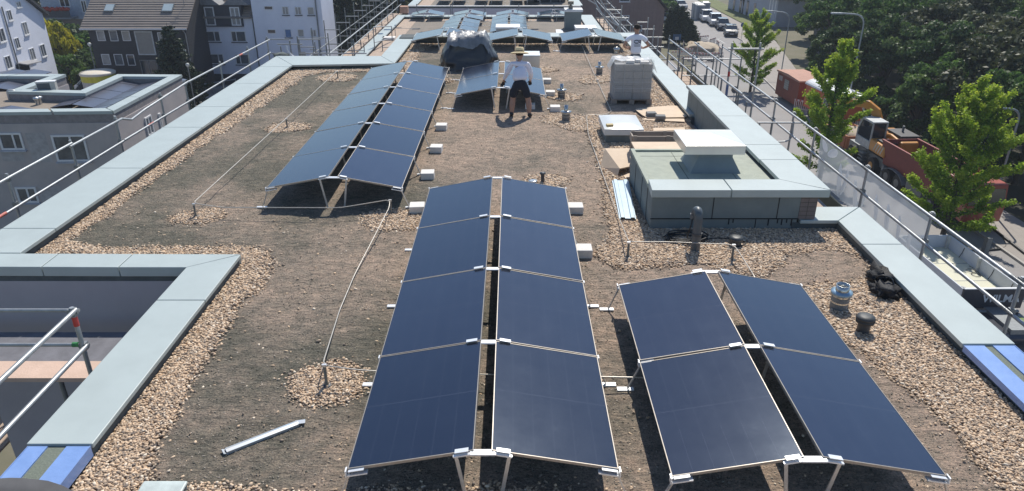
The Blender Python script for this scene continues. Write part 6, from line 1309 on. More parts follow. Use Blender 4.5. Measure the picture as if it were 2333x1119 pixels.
for px, Y, v, s, l in ((112, 84, 1, 1.7, 'dark shrub behind the yellow one'), (135, 88, 1, 2.2, 'tall dark green shrub below the red balcony'), (165, 83, 0, 1.9, 'green shrub in the middle of the garden'), (190, 84, 0, 2.3, 'leafy green shrub left of the slate house'), (205, 80, 1, 1.5, 'dark shrub at the corner of the slate house'), (150, 78, 1, 1.2, 'low dark shrub behind the hedge'), (175, 79, 1, 1.3, 'dark low shrub behind the middle of the hedge')): bush(px, 90, Y, v, s, l)
bush(281, 160, 66, 0, .62, 'small round bush in front of the slate house')
# clipped hedge
hd = thing('hedge', 'clipped green hedge above the weathered fence', 'hedge', yz(180, 130, 75))
hx0, hx1 = yz(150, 130, 74)[0], yz(210, 130, 78)[0]; n = 9000; u = rng.random(n); v = rng.random(n); f = rng.integers(0, 3, n)
X = hx0+(hx1-hx0)*u; Y = 74+4*u+np.where(f == 0, 0, 1.5*v); Z = np.where(f == 0, 1.9*v, 1.9+.08*rng.normal(size=n)); Y = np.where(f == 2, Y, Y)
P_ = np.stack([X, Y+rng.normal(0, .06, n), G+np.abs(Z)], 1); me = leaves('foliage', P_-np.array(hd.location), .13); set_tone(me, rng.random(n)); me.materials.append(MIDG); o = bpy.data.objects.new('foliage', me); C.objects.link(o); o.parent = hd
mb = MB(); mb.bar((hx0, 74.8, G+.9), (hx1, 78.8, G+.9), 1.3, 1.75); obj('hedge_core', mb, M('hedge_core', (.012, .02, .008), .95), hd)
# spruces
def spruce(h, r, seed, mat=SPRU, dens=1.):
    r_ = np.random.default_rng(seed); t_ = thing('spruce', None, 'tree', local=True); P_ = []; T_ = []
    mb = MB(); mb.tube([(0,0,0), (0,0,h)], [.16, .02], 8)
    lv = int(h*2.6)
    for i in range(lv):
        z = .8+(h-.9)*i/lv; rr = r*(1-(z/h))**.8*r_.uniform(.8, 1.12)+.08; nb_ = 9
        for k in range(nb_):
            a = 2*math.pi*(k+r_.random())/nb_; L_ = rr*r_.uniform(.7, 1.1); m_ = max(6, int(42*L_*dens)); tt = r_.random(m_)**.7; sp = .16*(1-tt*.5)
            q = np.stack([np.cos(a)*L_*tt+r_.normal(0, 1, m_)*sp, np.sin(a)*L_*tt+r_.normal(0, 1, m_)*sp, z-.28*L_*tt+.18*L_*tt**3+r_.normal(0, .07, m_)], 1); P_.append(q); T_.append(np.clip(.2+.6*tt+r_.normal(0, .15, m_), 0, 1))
            if L_ > .5: mb.tube([(0,0,z), (math.cos(a)*L_*.8, math.sin(a)*L_*.8, z-.2*L_)], [.03, .008], 4)
    me = leaves('crown', np.concatenate(P_), .15, .2, 2.2); set_tone(me, np.concatenate(T_)); me.materials.append(mat); o = bpy.data.objects.new('crown', me); C.objects.link(o); o.parent = t_
    obj('trunk', mb, BARK, t_); return t_
sp = spruce(1, 1, 1) if False else None
Xs = yz(398, 120, 68)[0]; zt = yz(383, 52, 68)[2]
s_ = spruce(zt-G, 3.5, 31, dens=1.2); s_.location = (yz(392, 120, 68)[0], 68, G); tag(s_, 'dark spruce standing in front of the slate house', 'tree')
for i, (px, Y, h, r_, l) in enumerate(((790, 92, 15, 4.2, 'dark conifer right of the white apartment block, leftmost'), (830, 96, 16, 4.5, 'dark conifer behind the stepped scaffold, middle'), (868, 90, 13.5, 4.0, 'dark conifer behind the stepped scaffold, rightmost'))):
    o = spruce(h, r_, 40+i, dens=.8); o.location = (yz(px, 50, Y)[0], Y, G); tag(o, l, 'tree', 'dark conifers beyond the left scaffold')
for i, (px, Y, v, s) in enumerate(((905, 100, 2, .95), (775, 104, 0, 1.2), (850, 112, 2, 1.2), (930, 118, 0, 1.1), (880, 84, 0, .6))): X = yz(px, 20, Y)[0]; put(protos[v], True, X, Y, G, s, i, 'broadleaf tree in the dark group beyond the left scaffold', group='trees beyond the left scaffold')
for i, (px, Y) in enumerate(((40, 100), (120, 112), (230, 118), (650, 110), (560, 115), (330, 112), (1000, 190), (1150, 200), (1300, 190), (1400, 165))): X = yz(px, 0, Y)[0]; put(protos[i % 4], True, X, Y, G, 1.1, i*2.1, 'distant broadleaf tree behind the houses', group='distant trees behind the houses')
pw = thing('glass_building', 'bluish glass fronted building far behind the left scaffold', 'building', (-21, 135, G)); mb = MB(); mb.bx(-28, -14, 135, 145, G, 2); obj('facade', mb, M('pale_blue_facade', (.30, .36, .46), .4, 0, (.12, .16, .25), .5, .9, wave=(('X', 1.4, .5, .25), ('Z', 3., .6, .8))), pw)
# ginkgo street trees: upswept limbs with leaves set along them
def ginkgo(h, r, seed, nl=34):
    r_ = np.random.default_rng(seed); t_ = thing('ginkgo_tree', None, 'tree', local=True); mb = MB(); P_ = []; T_ = []; N_ = []
    tr = [(0,0,0), (.05,.03,h*.3), (-.04,.05,h*.6), (.03,0,h*.97)]; mb.tube(tr, [.16, .12, .08, .015], 8)
    for i in range(nl):
        z = h*(.09+.87*i/nl); f = (z/h); L_ = r*(1.12-abs(f-.42)*1.25)*r_.uniform(.72, 1.2); L_ = max(.35, L_*(1.0 if f < .8 else .8)); a = i*2.4+r_.uniform(-.4, .4); el = R(14+50*f+r_.uniform(-9, 9))
        e = np.array([math.cos(a)*math.cos(el)*L_, math.sin(a)*math.cos(el)*L_, math.sin(el)*L_]); s = np.array([0, 0, z]); mid = s+e*.5+np.array([0, 0, -.06*L_])
        mb.tube([tuple(s), tuple(mid), tuple(s+e)], [.04, .025, .008], 5)
        m_ = int(235*L_); tt = r_.random(m_)**.75; c = s+np.outer(tt, e)+np.outer(np.sin(tt*math.pi), [0, 0, -.06*L_]); w_ = (.19-.11*tt)[:,None]*(.55+.45*np.abs(np.sin(tt*11+i)))[:,None]
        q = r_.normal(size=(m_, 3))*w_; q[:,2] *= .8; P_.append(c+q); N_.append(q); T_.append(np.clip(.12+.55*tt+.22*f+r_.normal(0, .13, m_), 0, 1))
        for sb in range(3):
            tb = r_.uniform(.35, .85); s2 = s+e*tb; a2 = a+r_.choice([-1, 1])*r_.uniform(.5, 1.0); L2 = L_*.38; e2_ = np.array([math.cos(a2)*math.cos(el)*L2, math.sin(a2)*math.cos(el)*L2, math.sin(el+.15)*L2]); m2 = int(220*L2); tt = r_.random(m2)
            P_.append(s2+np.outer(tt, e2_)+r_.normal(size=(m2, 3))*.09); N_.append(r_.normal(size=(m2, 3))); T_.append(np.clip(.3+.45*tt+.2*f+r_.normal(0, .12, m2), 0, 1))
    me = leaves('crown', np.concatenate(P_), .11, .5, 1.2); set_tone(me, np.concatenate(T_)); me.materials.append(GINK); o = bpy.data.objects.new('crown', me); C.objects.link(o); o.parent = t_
    obj('trunk', mb, BARK, t_); return t_
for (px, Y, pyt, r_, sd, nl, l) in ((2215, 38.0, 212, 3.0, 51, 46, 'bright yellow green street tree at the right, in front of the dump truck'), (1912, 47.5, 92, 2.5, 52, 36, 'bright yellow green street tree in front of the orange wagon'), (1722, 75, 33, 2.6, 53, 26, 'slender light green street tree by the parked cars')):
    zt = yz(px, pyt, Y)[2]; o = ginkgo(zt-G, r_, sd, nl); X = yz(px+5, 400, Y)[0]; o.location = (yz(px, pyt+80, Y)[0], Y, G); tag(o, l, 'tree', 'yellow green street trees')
o = big_tree(1.6, 1.6, 5.2, 30, 90, .2, DARKG, 61, 'broadleaf_tree'); o.location = (*at(1692, 33, G)[:2], G); o['label'] = 'small dark tree in front of the shaded white sheds'
# ================================================================== STREET SIDE, RIGHT
BRICK = M('brown_pink_brick', (.27, .20, .18), .9, 0, (.22, .16, .15), 2, .8, .2, 30, wave=(('Z', .15, .8, .03), ('X', .5, .85, .04)))
bx0, bx1 = yz(1340, 60, 97)[0], yz(1511, 60, 97)[0]; be = yz(1512, 20, 97)[2]
bh = thing('brick_house', 'brown brick gabled house behind the right scaffold', 'house', (bx1, 97, G))
ap = (bx0+bx1)/2-1.5; mb = MB(); pr = [(bx0-3, G), (bx1, G), (bx1, be), (ap, be+7), (bx0-3, be)]; vs = [(x, 97, z) for x, z in pr]+[(x, 108, z) for x, z in pr]; mb.add(vs, [(0,1,2,3,4), (9,8,7,6,5)]+[(i, 5+i, 5+(i+1) % 5, (i+1) % 5) for i in range(5)]); obj('wall', mb, BRICK, bh)
mb = MB(); vs = [(bx1+.4, 96.6, be-.3), (ap, 96.6, be+7.15), (ap, 96.6, be+7.4), (bx1+.4, 96.6, be-.02)]; vs += [(x, 108.4, z) for x, y, z in vs]; mb.add(vs, [(3,2,1,0), (4,5,6,7), (0,1,5,4), (1,2,6,5), (2,3,7,6), (3,0,4,7)]); obj('roof', mb, M('dark_roof_edge2', (.06, .05, .05), .8), bh)
for q in ([(1411,-6),(1435,-6),(1436,4),(1412,4)], [(1412,35),(1433,35),(1434,45),(1413,45)], [(1419,57),(1436,57),(1437,77),(1420,77)], [(1448,58),(1462,58),(1463,70),(1449,70)]): window(bh, q, (bx0, 97), (bx1, 97), pane=GLASSD, fw=.08, sill=WSILL)
# shaded sheds at the top
sd_ = thing('white_shed', 'low white walled hall in the shade at the top of the street', 'building', (40, 112, G))
IA, IB = (38.6, 112), (47, 104); 
def slabwall(par, a, b_, z1, mat, th=6.):
    a, b_ = Vector((a[0], a[1], 0)), Vector((b_[0], b_[1], 0)); n_ = Vector((-(b_-a).y, (b_-a).x, 0)).normalized(); n_ = n_ if n_.y > 0 else -n_
    q = [a, b_, b_+n_*th, a+n_*th]; mb = MB(); mb.prism([(p.x, p.y) for p in q], G, z1); return obj('wall', mb, mat, par)
a_, b2_ = at(1640, 20, G), at(1722, 62, G)
IA, IB = (a_[0]+1.5, a_[1]), (b2_[0]+3, b2_[1])
slabwall(sd_, IA, IB, G+4.2, M('shed_white', (.42, .44, .50), .9, 0, (.36, .38, .44), .8)); A3 = Vector((*IA, 0)); B3 = Vector((*IB, 0))
mb = MB(); n_ = Vector((-(B3-A3).y, (B3-A3).x, 0)).normalized(); n_ = n_ if n_.y > 0 else -n_; q = [A3-n_*.6, B3-n_*.6+(B3-A3).normalized()*.6, B3+n_*7+(B3-A3).normalized()*.6, A3+n_*7]; mb.prism([(p.x, p.y) for p in q], G+4.2, G+4.6); obj('roof', mb, M('shed_roof', (.30, .31, .33), .7), sd_)
for k in range(3): mb = MB(); p = A3.lerp(B3, .86+.05*k)-n_*.02; mb.bar(p+Vector((0, 0, G+3.0)), p+(B3-A3).normalized()*.35+Vector((0, 0, G+3.0)), .05, 2.0); obj('window', mb, WHITEP, sd_)
for k in range(4): mb = MB(); p = A3.lerp(B3, .12+.15*k)-n_*.02; mb.bar(p+Vector((0, 0, G+1.3)), p+(B3-A3).normalized()*.9+Vector((0, 0, G+1.3)), .05, 2.6); obj('door', mb, GLASSD, sd_)
s2_ = thing('grey_shed', 'bluish grey shed between the street tree and the wood', 'shed', (40, 98, G)); slabwall(s2_, (38.8, 96), (42.2, 94), G+3.9, M('shed_grey', (.30, .34, .38), .9), 5); mb = MB(); mb.prism([(38.3, 95.7), (42.4, 93.4), (44.8, 98.3), (40.8, 100.8)], G+3.9, G+4.2); obj('roof', mb, M('shed_roof2', (.16, .16, .17), .8), s2_)
mb = MB(); mb.bar((39.7, 95.4, G+1.9), (40.3, 95.05, G+1.9), .06, 3.2); obj('door', mb, M('teal_door', (.08, .16, .17), .7), s2_)
# cars
def car(name, label, px, py, col, hd, L=4.4, W=1.8, H=1.5, kind='car', face=1):
    x, y, _ = at(px, py, G+.02); t_ = thing(name, label, 'van' if kind == 'van' else 'car', (x, y, G+.02), 'cars in the street', rz=hd, local=True)
    paint = M('paint_'+str(col), col, .3, .1, tuple(c*.9 for c in col), 2, coat=.6)
    body = [(-L/2, .32), (-L/2, .82), (-L*.46, .92), (-L*.2, .98), (L*.44, .96), (L/2, .86), (L/2, .32)] if kind != 'van' else [(-L/2, .32), (-L/2, .95), (-L*.36, 1.08), (L*.47, 1.08), (L/2, 1.0), (L/2, .32)]
    mb = MB(); mb.xprism(body, -W/2, W/2); obj('body', mb, paint, t_, bev=.09)
    g0, g1, g2, g3 = (-L*.26, -L*.08, L*.26, L*.42) if kind != 'van' else (-L*.32, -L*.18, L*.10, L*.16)
    zb = .93 if kind != 'van' else 1.05
    vs = [(s*(W/2-.05), g0, zb) for s in (-1, 1)]+[(s*(W/2-.05), g3, zb) for s in (-1, 1)]+[(s*(W/2-.20), g1, H) for s in (-1, 1)]+[(s*(W/2-.20), g2, H) for s in (-1, 1)]
    mb = MB(); mb.add(vs, [(0,1,5,4), (3,2,6,7), (0,4,6,2), (1,3,7,5)]); obj('windows', mb, GLASSD, t_)
    mb = MB(); mb.bx(-W/2+.19, W/2-.19, g1-.04, g2+.04, H-.02, H+.03); 
    for s in (-1, 1):
        for ya, yb in ((g0, g1), (g3, g2)): mb.bar((s*(W/2-.05), ya, zb), (s*(W/2-.2), yb, H), .06, .05)
        m1_ = (g1+g2)/2; mb.bar((s*(W/2-.045), m1_, zb), (s*(W/2-.195), m1_, H), .05, .08)
    obj('roof', mb, paint, t_, bev=.015)
    for s in (-1, 1):
        for yy_ in (-L*.31, L*.31):
            mb = MB(); mb.tube([(s*(W/2-.18), yy_, .33), (s*(W/2+.01), yy_, .33)], .33, 16); wl_ = obj('wheel', mb, RUBBER, t_); mb = MB(); mb.tube([(s*(W/2+.01), yy_, .33), (s*(W/2+.02), yy_, .33)], .2, 12); obj('rim', mb, ZINC, wl_)
        mb = MB(); mb.bx(s*W*.36-.17, s*W*.36+.17, -L/2-.03, -L/2+.03, .62, .78); obj('headlight', mb, M('headlight_glass', (.7, .72, .75), .1), t_)
        mb = MB(); mb.bx(s*W*.39-.13, s*W*.39+.13, L/2-.04, L/2+.03, .66, .86); obj('tail_light', mb, M('tail_red', (.45, .02, .02), .3), t_)
        mb = MB(); mb.bx(s*(W/2+.08)-.07, s*(W/2+.08)+.07, g0+.25, g0+.42, .95, 1.08); obj('mirror', mb, paint, t_)
    for yy_ in (-L/2-.02, L/2+.01): mb = MB(); mb.bx(-.26, .26, yy_-.012, yy_+.012, .42, .54); obj('number_plate', mb, WHITEP, t_)
    return t_
HDG = math.atan2(-4.6, 22)  # parked along the street, noses towards the camera
car('parked_car', 'dark car at the near end of the parked row with sun glinting on it', 1664, 80, (.018, .022, .032), HDG, 4.5, 1.85, 1.45)
car('parked_car', 'dark blue car behind the nearest dark one', 1645, 66, (.025, .035, .06), HDG*.6, 4.4, 1.8, 1.6)
car('parked_van', 'second white pickup in the parked row, nearer one', 1627, 56, (.74, .75, .76), HDG*.4, 5.2, 1.9, 1.8, 'van')
car('parked_van', 'first white pickup in the parked row beside the grey cabins', 1607, 47, (.72, .73, .75), HDG*.3, 5.2, 1.9, 1.8, 'van')
car('car', 'silver car driving away up the street', 1549, 20, (.30, .32, .35), math.radians(3), 4.4, 1.8, 1.5)
car('car', 'dark car at the very top of the street', 1532, 3, (.03, .035, .05), 0, 4.6, 1.8, 1.5)
car('car', 'pale blue car half hidden behind the conifer hedge', 1530, 52, (.40, .48, .58), .5, 4.3, 1.8, 1.5); car('car', 'second pale car behind the conifer hedge, right one', 1551, 56, (.42, .48, .55), .5, 4.2, 1.8, 1.45)
car('parked_car', 'silver car behind the weathered fence at the slate house', 203, 152, (.35, .38, .42), 1.2, 4.3, 1.8, 1.45)
xr = bpy.data.objects.get('parked_car.002')
for o in list(C.objects):
    if o.get('label') == 'silver car behind the weathered fence at the slate house': p = yz(206, 140, 74); o.location = (p[0], 74, G)
# grey cabins
for i, (px, py, h) in enumerate(((1585, 40, 2.3), (1592, 44, 2.3), (1604, 38, 2.3))):
    x, y, _ = at(px, py, G); t_ = thing('portable_toilet', ['grey portable cabin, left of three behind the white pickups', 'grey portable cabin, middle of three behind the white pickups', 'white topped portable cabin, right of three behind the white pickups'][i], 'cabin', (x, y, G), 'grey cabins', local=True); t_.scale = (1, 1, 1)
    mb = MB(); mb.bx(-.7, .7, -.7, .7, 0, h); obj('cabin_wall', mb, M('cabin_grey', (.30, .33, .36), .6, 0, (.24, .27, .30), 2, wave=(('X', .4, .7, .05),)), t_)
    mb = MB(); mb.bx(-.75, .75, -.75, .75, h, h+.1); mb.xprism([(-.5, h+.1), (0, h+.3), (.5, h+.1)], -.5, .5); obj('cabin_roof', mb, M('cabin_roof', (.50, .51, .50), .5), t_)
    mb = MB(); mb.bx(-.4, .4, -.73, -.70, .1, 2.0); obj('door', mb, M('cabin_door', (.22, .25, .29), .6), t_)
# conifer hedge, sign, barriers, pit
for i, (px, py, h, l) in enumerate(((1522, 100, 5.0, 'leftmost'), (1535, 102, 5.6, 'second'), (1547, 103, 5.4, 'third'), (1558, 104, 4.8, 'fourth'), (1568, 104, 3.8, 'fifth'), (1576, 104, 3.0, 'rightmost'))):
    o = spruce(h, 1.3, 70+i, leafmat('hedge_conifer_needles', [(0, (.012, .024, .012)), (.6, (.03, .055, .02)), (1, (.06, .09, .035))], .1) if i == 0 else bpy.data.materials['hedge_conifer_needles'], 1.3); o.location = (*at(px, py, G)[:2], G); tag(o, f'bushy garden conifer by the brick house, {l} of the row', 'tree', 'garden conifers by the brick house')
for px, py, v, s in ((1515, 40, 0, 1.4), (1510, 25, 0, 1.4), (1507, 10, 0, 1.5)): x, y, _ = at(px, py+8, G); put(BP[v], True, x, y, G, s, px, 'light green bush along the right side of the brick house', 'shrub', 'bushes beside the brick house')
def sign_post(px, pyb, pyt, label, shape, mat, back=False):
    x, y, _ = at(px, pyb, G); zt = yz(px, pyt, y)[2]; t_ = thing('traffic_sign', label, 'sign', (x, y, G)); pole(t_, (x, y, G), (x, y, zt), .035, 'post', ZINC)
    if shape == 'round': mb = MB(); mb.tube([(x, y-.05, zt-.3), (x, y-.03, zt-.3)], .33, 20)
    else: mb = MB(); mb.bx(x-.55, x+.55, y-.06, y-.03, zt-.8, zt)
    obj('sign_plate', mb, mat, t_); return t_, x, y, zt
sign_post(1670, 230, 197, 'grey back of a round traffic sign at the near edge of the street', 'round', M('sign_back', (.10, .11, .12), .5)); sign_post(1688, 95, 52, 'round blue traffic sign beside the nearest parked car', 'round', M('sign_blue', (.04, .10, .30), .4))
t_, x, y, zt = sign_post(1540, 108, 78, 'small blue street board with white fields in front of the conifer row', 'board', M('board_blue', (.05, .14, .28), .5)); mb = MB(); mb.bx(x-.25, x+.25, y-.075, y-.061, zt-.75, zt-.35); obj('white_field', mb, WHITEP, t_)
t_, x, y, zt = sign_post(1972, 330, 244, 'dark red round warning sign with a white plate beside the excavator', 'round', M('sign_darkred', (.12, .05, .05), .5)); mb = MB(); mb.bx(x-.3, x+.3, y-.08, y-.05, zt-1.35, zt-.75); obj('white_plate', mb, WHITEP, t_)
def barrier():
    t_ = thing('safety_barrier', None, 'barrier', local=True); mb = MB(); mb.bx(-1, 1, -.02, .02, .86, 1.0); mb.bx(-1, 1, -.02, .02, .15, .22)
    for k in range(11): mb.bx(-.98+.19*k, -.92+.19*k, -.018, .018, .22, .86)
    obj('fence_panel', mb, M('barrier_white', (.70, .69, .68), .6), t_)
    mb = MB()
    for k in range(5): mb.bx(-.9+.4*k, -.7+.4*k, -.028, .028, .87, .99)
    obj('red_stripes', mb, M('barrier_red', (.50, .06, .05), .6), t_)
    for s in (-1, 1): mb = MB(); mb.bx(s*.8-.15, s*.8+.15, -.3, .3, 0, .1); obj('foot', mb, RUBBER, t_)
    return t_
b0 = barrier(); bu_ = False
for i, (px, py, a) in enumerate(((1560,128,0), (1583,138,.1), (1607,140,0), (1628,138,0), (1640,126,1.5), (1634,110,1.5), (1600,98,.4), (1580,92,.3), (1556,112,1.4), (1545,135,.2), (1567,150,.3), (1622,104,.9))):
    o = b0 if not bu_ else copy_tree(b0); bu_ = True; o.location = at(px, py, G+.01); o.rotation_euler = (0, 0, a); tag(o, 'red and white safety barrier round the street pit', 'barrier', 'barriers round the street pit')
o = copy_tree(b0); o.location = at(1829, 254, G+.02); o.rotation_euler = (0, 0, R(-52)); tag(o, 'red and white safety barrier leaning on the red site hut', 'barrier')
for px, py, nm in ((1950, 297, 'behind the ginkgo beside the excavator'),): o = copy_tree(b0); o.location = at(px, py, G+.02); tag(o, 'red and white safety barrier '+nm, 'barrier')
mb = MB(); q = [at(a, b_, G)[:2] for a, b_ in ((1562,130), (1630,128), (1622,100), (1575,98))]; mb.prism(q, G+.007, G+.02); o = obj('trench_fill', mb, M('pit_earth', (.16, .13, .10), .95, 0, (.09, .075, .06), .8, .9)); o['kind'] = 'structure'
x, y, _ = at(1598, 118, G); mb = MB(); mb.blob((x, y, G+.3), (2.2, 3, .8), .5, 2, 3, seed=4); solo('sand_heap', mb, M('sand', (.45, .38, .29), .95, 0, (.36, .30, .23), 2, .7, .5, 10), 'heap of sand inside the barriers of the street pit', 'sand heap')
mb = MB()
for a, b_ in (((1602,86),(1625,96)), ((1612,84),(1618,94)), ((1620,92),(1640,88)), ((1628,96),(1646,104)), ((1636,90),(1652,99))):
    p, q = Vector(at(*a, G+.012)), Vector(at(*b_, G+.012)); mb.bar(p, q, .16, .004)
o = obj('road_markings', mb, M('road_white', (.55, .54, .52), .8)); o['kind'] = 'structure'
# curved street lamps
def clamp_lamp(px, pyb, pyt, pxe, pye, Y, l):
    p = yz(px, pyb, Y); q = yz(px+6, pyt, Y); e = yz(pxe, pye, Y); t_ = thing('street_lamp', l, 'street lamp', (q[0], Y, G)); mb = MB(); mb.tube(rounded([(q[0], Y, G), (q[0], Y, q[2]), (e[0], Y, e[2])], 1.0), .065, 8); obj('post', mb, M('pale_lamp_post', (.36, .40, .42), .5, .4), t_)
    mb = MB(); mb.bar((e[0]-.5, Y, e[2]), (e[0]+.35, Y, e[2]-.02), .26, .12); obj('lamp_head', mb, M('lamp_head', (.55, .56, .56), .5), t_)
clamp_lamp(1966, 165, 34, 1908, 30, 62, 'street lamp with a bent arm rising in front of the wood'); clamp_lamp(1795, 150, 30, 1755, 25, 84, 'farther street lamp with a bent arm at the left of the wood'); clamp_lamp(2322, 380, 250, 2262, 246, 42, 'street lamp with a dark arm at the right picture edge')
# red site hut
hx, hy = at(1812, 250, G)[:2]
t_ = thing('site_hut', 'red corrugated site hut with a rusty flat roof beside the street', 'site hut', (hx, hy, G+.1), rz=R(3), local=True)
RC = M('rusty_red_sheet', (.36, .105, .065), .7, .1, (.25, .075, .05), 1.6, .8, .2, 20, wave=(('X', .22, .8, .04), ('Y', .22, .8, .04)))
mb = MB(); mb.bx(0, 2.5, 0, 5.2, .25, 2.45); obj('hut_wall', mb, RC, t_)
mb = MB(); mb.bx(-.1, 2.6, -.1, 5.3, 2.45, 2.55); mb.xprism([(-.1, 2.55), (5.3, 2.55), (5.3, 2.60), (2.6, 2.72), (-.1, 2.6)], -.1, 2.6); obj('roof', mb, M('rusty_roof', (.50, .27, .20), .8, 0, (.36, .20, .15), 2, .9, .4, 14), t_)
mb = MB(); mb.bx(-.03, 0, 2.3, 3.3, 1.2, 2.1); obj('window', mb, M('hut_window', (.35, .36, .34), .4, wave=(('Z', .22, .4, .03),)), t_)
mb = MB(); mb.bx(-.025, 0, 3.9, 4.8, 1.75, 2.2); obj('notice_board', mb, M('hut_board', (.48, .40, .38), .7), t_)
for y in (.3, 4.6): mb = MB(); mb.bx(.2, 2.3, y, y+.3, 0, .25); obj('skid', mb, STEELDARK, t_)
# orange wagon with arched roof
hx, hy = at(1893, 300, G)[:2]
t_ = thing('construction_wagon', 'orange construction wagon with a white arched roof behind the street tree', 'wagon', (hx, hy, G+.1), rz=R(5), local=True)
mb = MB(); mb.bx(0, 2.4, 0, 5.6, .75, 2.75); obj('wagon_wall', mb, M('orange_sheet', (.56, .14, .05), .6, 0, (.46, .12, .05), 1.5, .7, wave=(('Y', .3, .85, .03),)), t_)
mb = MB(); vs = []; fs = []
for k in range(13):
    a = math.pi*k/12; vs += [(1.2-1.32*math.cos(a), -.12, 2.75+.48*math.sin(a)), (1.2-1.32*math.cos(a), 5.72, 2.75+.48*math.sin(a))]
for k in range(12): fs.append((2*k, 2*k+2, 2*k+3, 2*k+1))
fs += [tuple(range(0, 26, 2))[::-1], tuple(range(1, 26, 2))]; mb.add(vs, fs); obj('roof', mb, M('white_arch_roof', (.66, .68, .70), .5), t_)
for y in (1.2, 3.4): mb = MB(); mb.bx(-.03, 0, y, y+.9, 1.5, 2.3); w_ = obj('window', mb, WHITEP, t_); mb = MB(); mb.bx(-.04, -.031, y+.08, y+.82, 1.58, 2.22); obj('pane', mb, GLASSW, w_)
for x in (.1, 2.1):
    for y in (.9, 4.4): mb = MB(); mb.tube([(x, y, .42), (x+.22, y, .42)], .42, 16); obj('wheel', mb, RUBBER, t_)
# orange skip with sand in front of the excavator, dump truck, excavator
def P_at(px, py): return at(px, py, G)[:2]
sx_, sy_ = 25.9, 54.2
t_ = thing('skip_container', 'rusty orange skip filled with sand left of the excavator', 'skip', (sx_, sy_, G+.02), rz=R(4), local=True)
RO = M('rusty_orange_steel', (.42, .16, .07), .7, .1, (.30, .12, .06), 3, .8)
mb = MB(); L_, W_, H_ = 5.6, 2.3, 1.3
mb.bx(0, .08, 0, L_, .3, H_); mb.bx(W_-.08, W_, 0, L_, .3, H_); mb.bx(.08, W_-.08, 0, .08, .3, H_); mb.bx(.08, W_-.08, L_-.08, L_, .3, H_); mb.bx(.08, W_-.08, .08, L_-.08, .3, .38)
for k in range(8): mb.bx(-.07, 0, .2+.74*k, .3+.74*k, .3, H_-.05)
mb.bx(-.08, 0, 0, L_, H_-.1, H_+.03); obj('skip_body', mb, RO, t_)
mb = MB(); mb.blob((W_/2, L_*.45, .85), (1.0, 2.3, .6), .35, 2, 3, seed=5); obj('sand_load', mb, MATS['sand'], t_)
mb = MB(); mb.bx(.1, 2.2, .1, 5.4, 0, .3); obj('runner', mb, STEELDARK, t_)
# excavator (local frame: x right, y away from the camera); faces away with the boom folded up
ex_ = thing('wheeled_excavator', 'yellow orange wheeled excavator with a pale cab parked between the skip and dump truck', 'excavator', (27.0, 50.9, G+.02), rz=R(2), local=True); ex_.scale = (1.14, 1.14, 1.14)
YEL = M('excavator_yellow', (.62, .27, .04), .45, 0, (.52, .22, .035), 2, .6, coat=.3)
mb = MB(); mb.bx(-1.0, 1.0, -2.3, 2.3, .6, 1.15); mb.bx(-1.2, 1.2, -1.5, -1.2, .45, .75); mb.bx(-1.2, 1.2, 1.2, 1.5, .45, .75); mb.bx(-1.2, 1.2, -2.7, -2.45, .25, .95); mb.lathe([(.8, 1.15), (.8, 1.35)], (0, 0, 0), 20); obj('undercarriage', mb, STEELDARK, ex_, bev=.03)
for sx in (-1, 1):
    for y in (-1.35, 1.35): mb = MB(); mb.tube([(sx*.72, y, .52), (sx*1.28, y, .52)], .52, 20); w_ = obj('wheel', mb, RUBBER, ex_); mb = MB(); mb.tube([(sx*1.28, y, .52), (sx*1.31, y, .52)], .26, 14); obj('rim', mb, YEL, w_)
mb = MB()
for k in range(4): mb.bx(-1.45, -1.0, -.5, .1, .35+.22*k, .40+.22*k)
obj('steps', mb, STEELDARK, ex_)
mb = MB(); mb.xprism([(-2.45, 1.35), (-2.5, 1.6), (-2.4, 2.3), (-1.0, 2.45), (1.3, 2.2), (1.35, 1.35)], -.25, 1.25); mb.xprism([(-2.45, 1.35), (-2.45, 2.05), (-.6, 2.1), (-.6, 1.35)], -1.25, -.25); obj('housing', mb, YEL, ex_, bev=.10)
mb = MB(); mb.bx(-.1, 1.1, -2.0, -.2, 2.42, 2.58); mb.bx(-1.1, -.35, -2.2, -1.1, 2.1, 2.2); obj('engine_cover', mb, M('excavator_dark', (.05, .05, .055), .6), ex_, bev=.05)
mb = MB(); mb.tube([(.5, -1.0, 2.55), (.5, -1.0, 2.95)], .07, 8); obj('exhaust', mb, STEELDARK, ex_)
CABW = M('cab_grey_white', (.55, .57, .58), .5)
mb = MB(); prof = [(-.6, 1.38), (-.6, 3.0), (.75, 3.0), (1.15, 2.3), (1.15, 1.38)]
for (y0, z0_), (y1, z1_) in zip(prof, prof[1:]+prof[:1]):
    for x in (-1.2, -.32): mb.bar((x, y0, z0_), (x, y1, z1_), .09, .09)
mb.bx(-1.25, -.27, -.65, .85, 3.0, 3.1); mb.bx(-1.23, -.29, -.62, 1.15, 1.38, 1.85); obj('cab', mb, CABW, ex_, bev=.02)
mb = MB(); mb.xprism([(-.58, 1.86), (-.58, 2.98), (.74, 2.98), (1.12, 2.3), (1.12, 1.86)], -1.18, -.34); obj('cab_windows', mb, GLASSD, ex_)
SW = Matrix.Translation((.3, .3, 0)) @ Matrix.Rotation(R(52), 4, 'Z') @ Matrix.Translation((0, -.3, 0))
mb = MB(); mb.xprism([(.2, 1.7), (.8, 1.6), (1.35, 3.15), (1.9, 3.55), (3.6, 3.55), (3.7, 3.8), (3.5, 3.95), (1.7, 4.0), (1.0, 3.55)], -.18, .22); mb.v = [tuple(SW @ Vector(p)) for p in mb.v]; obj('boom', mb, YEL, ex_, bev=.04)
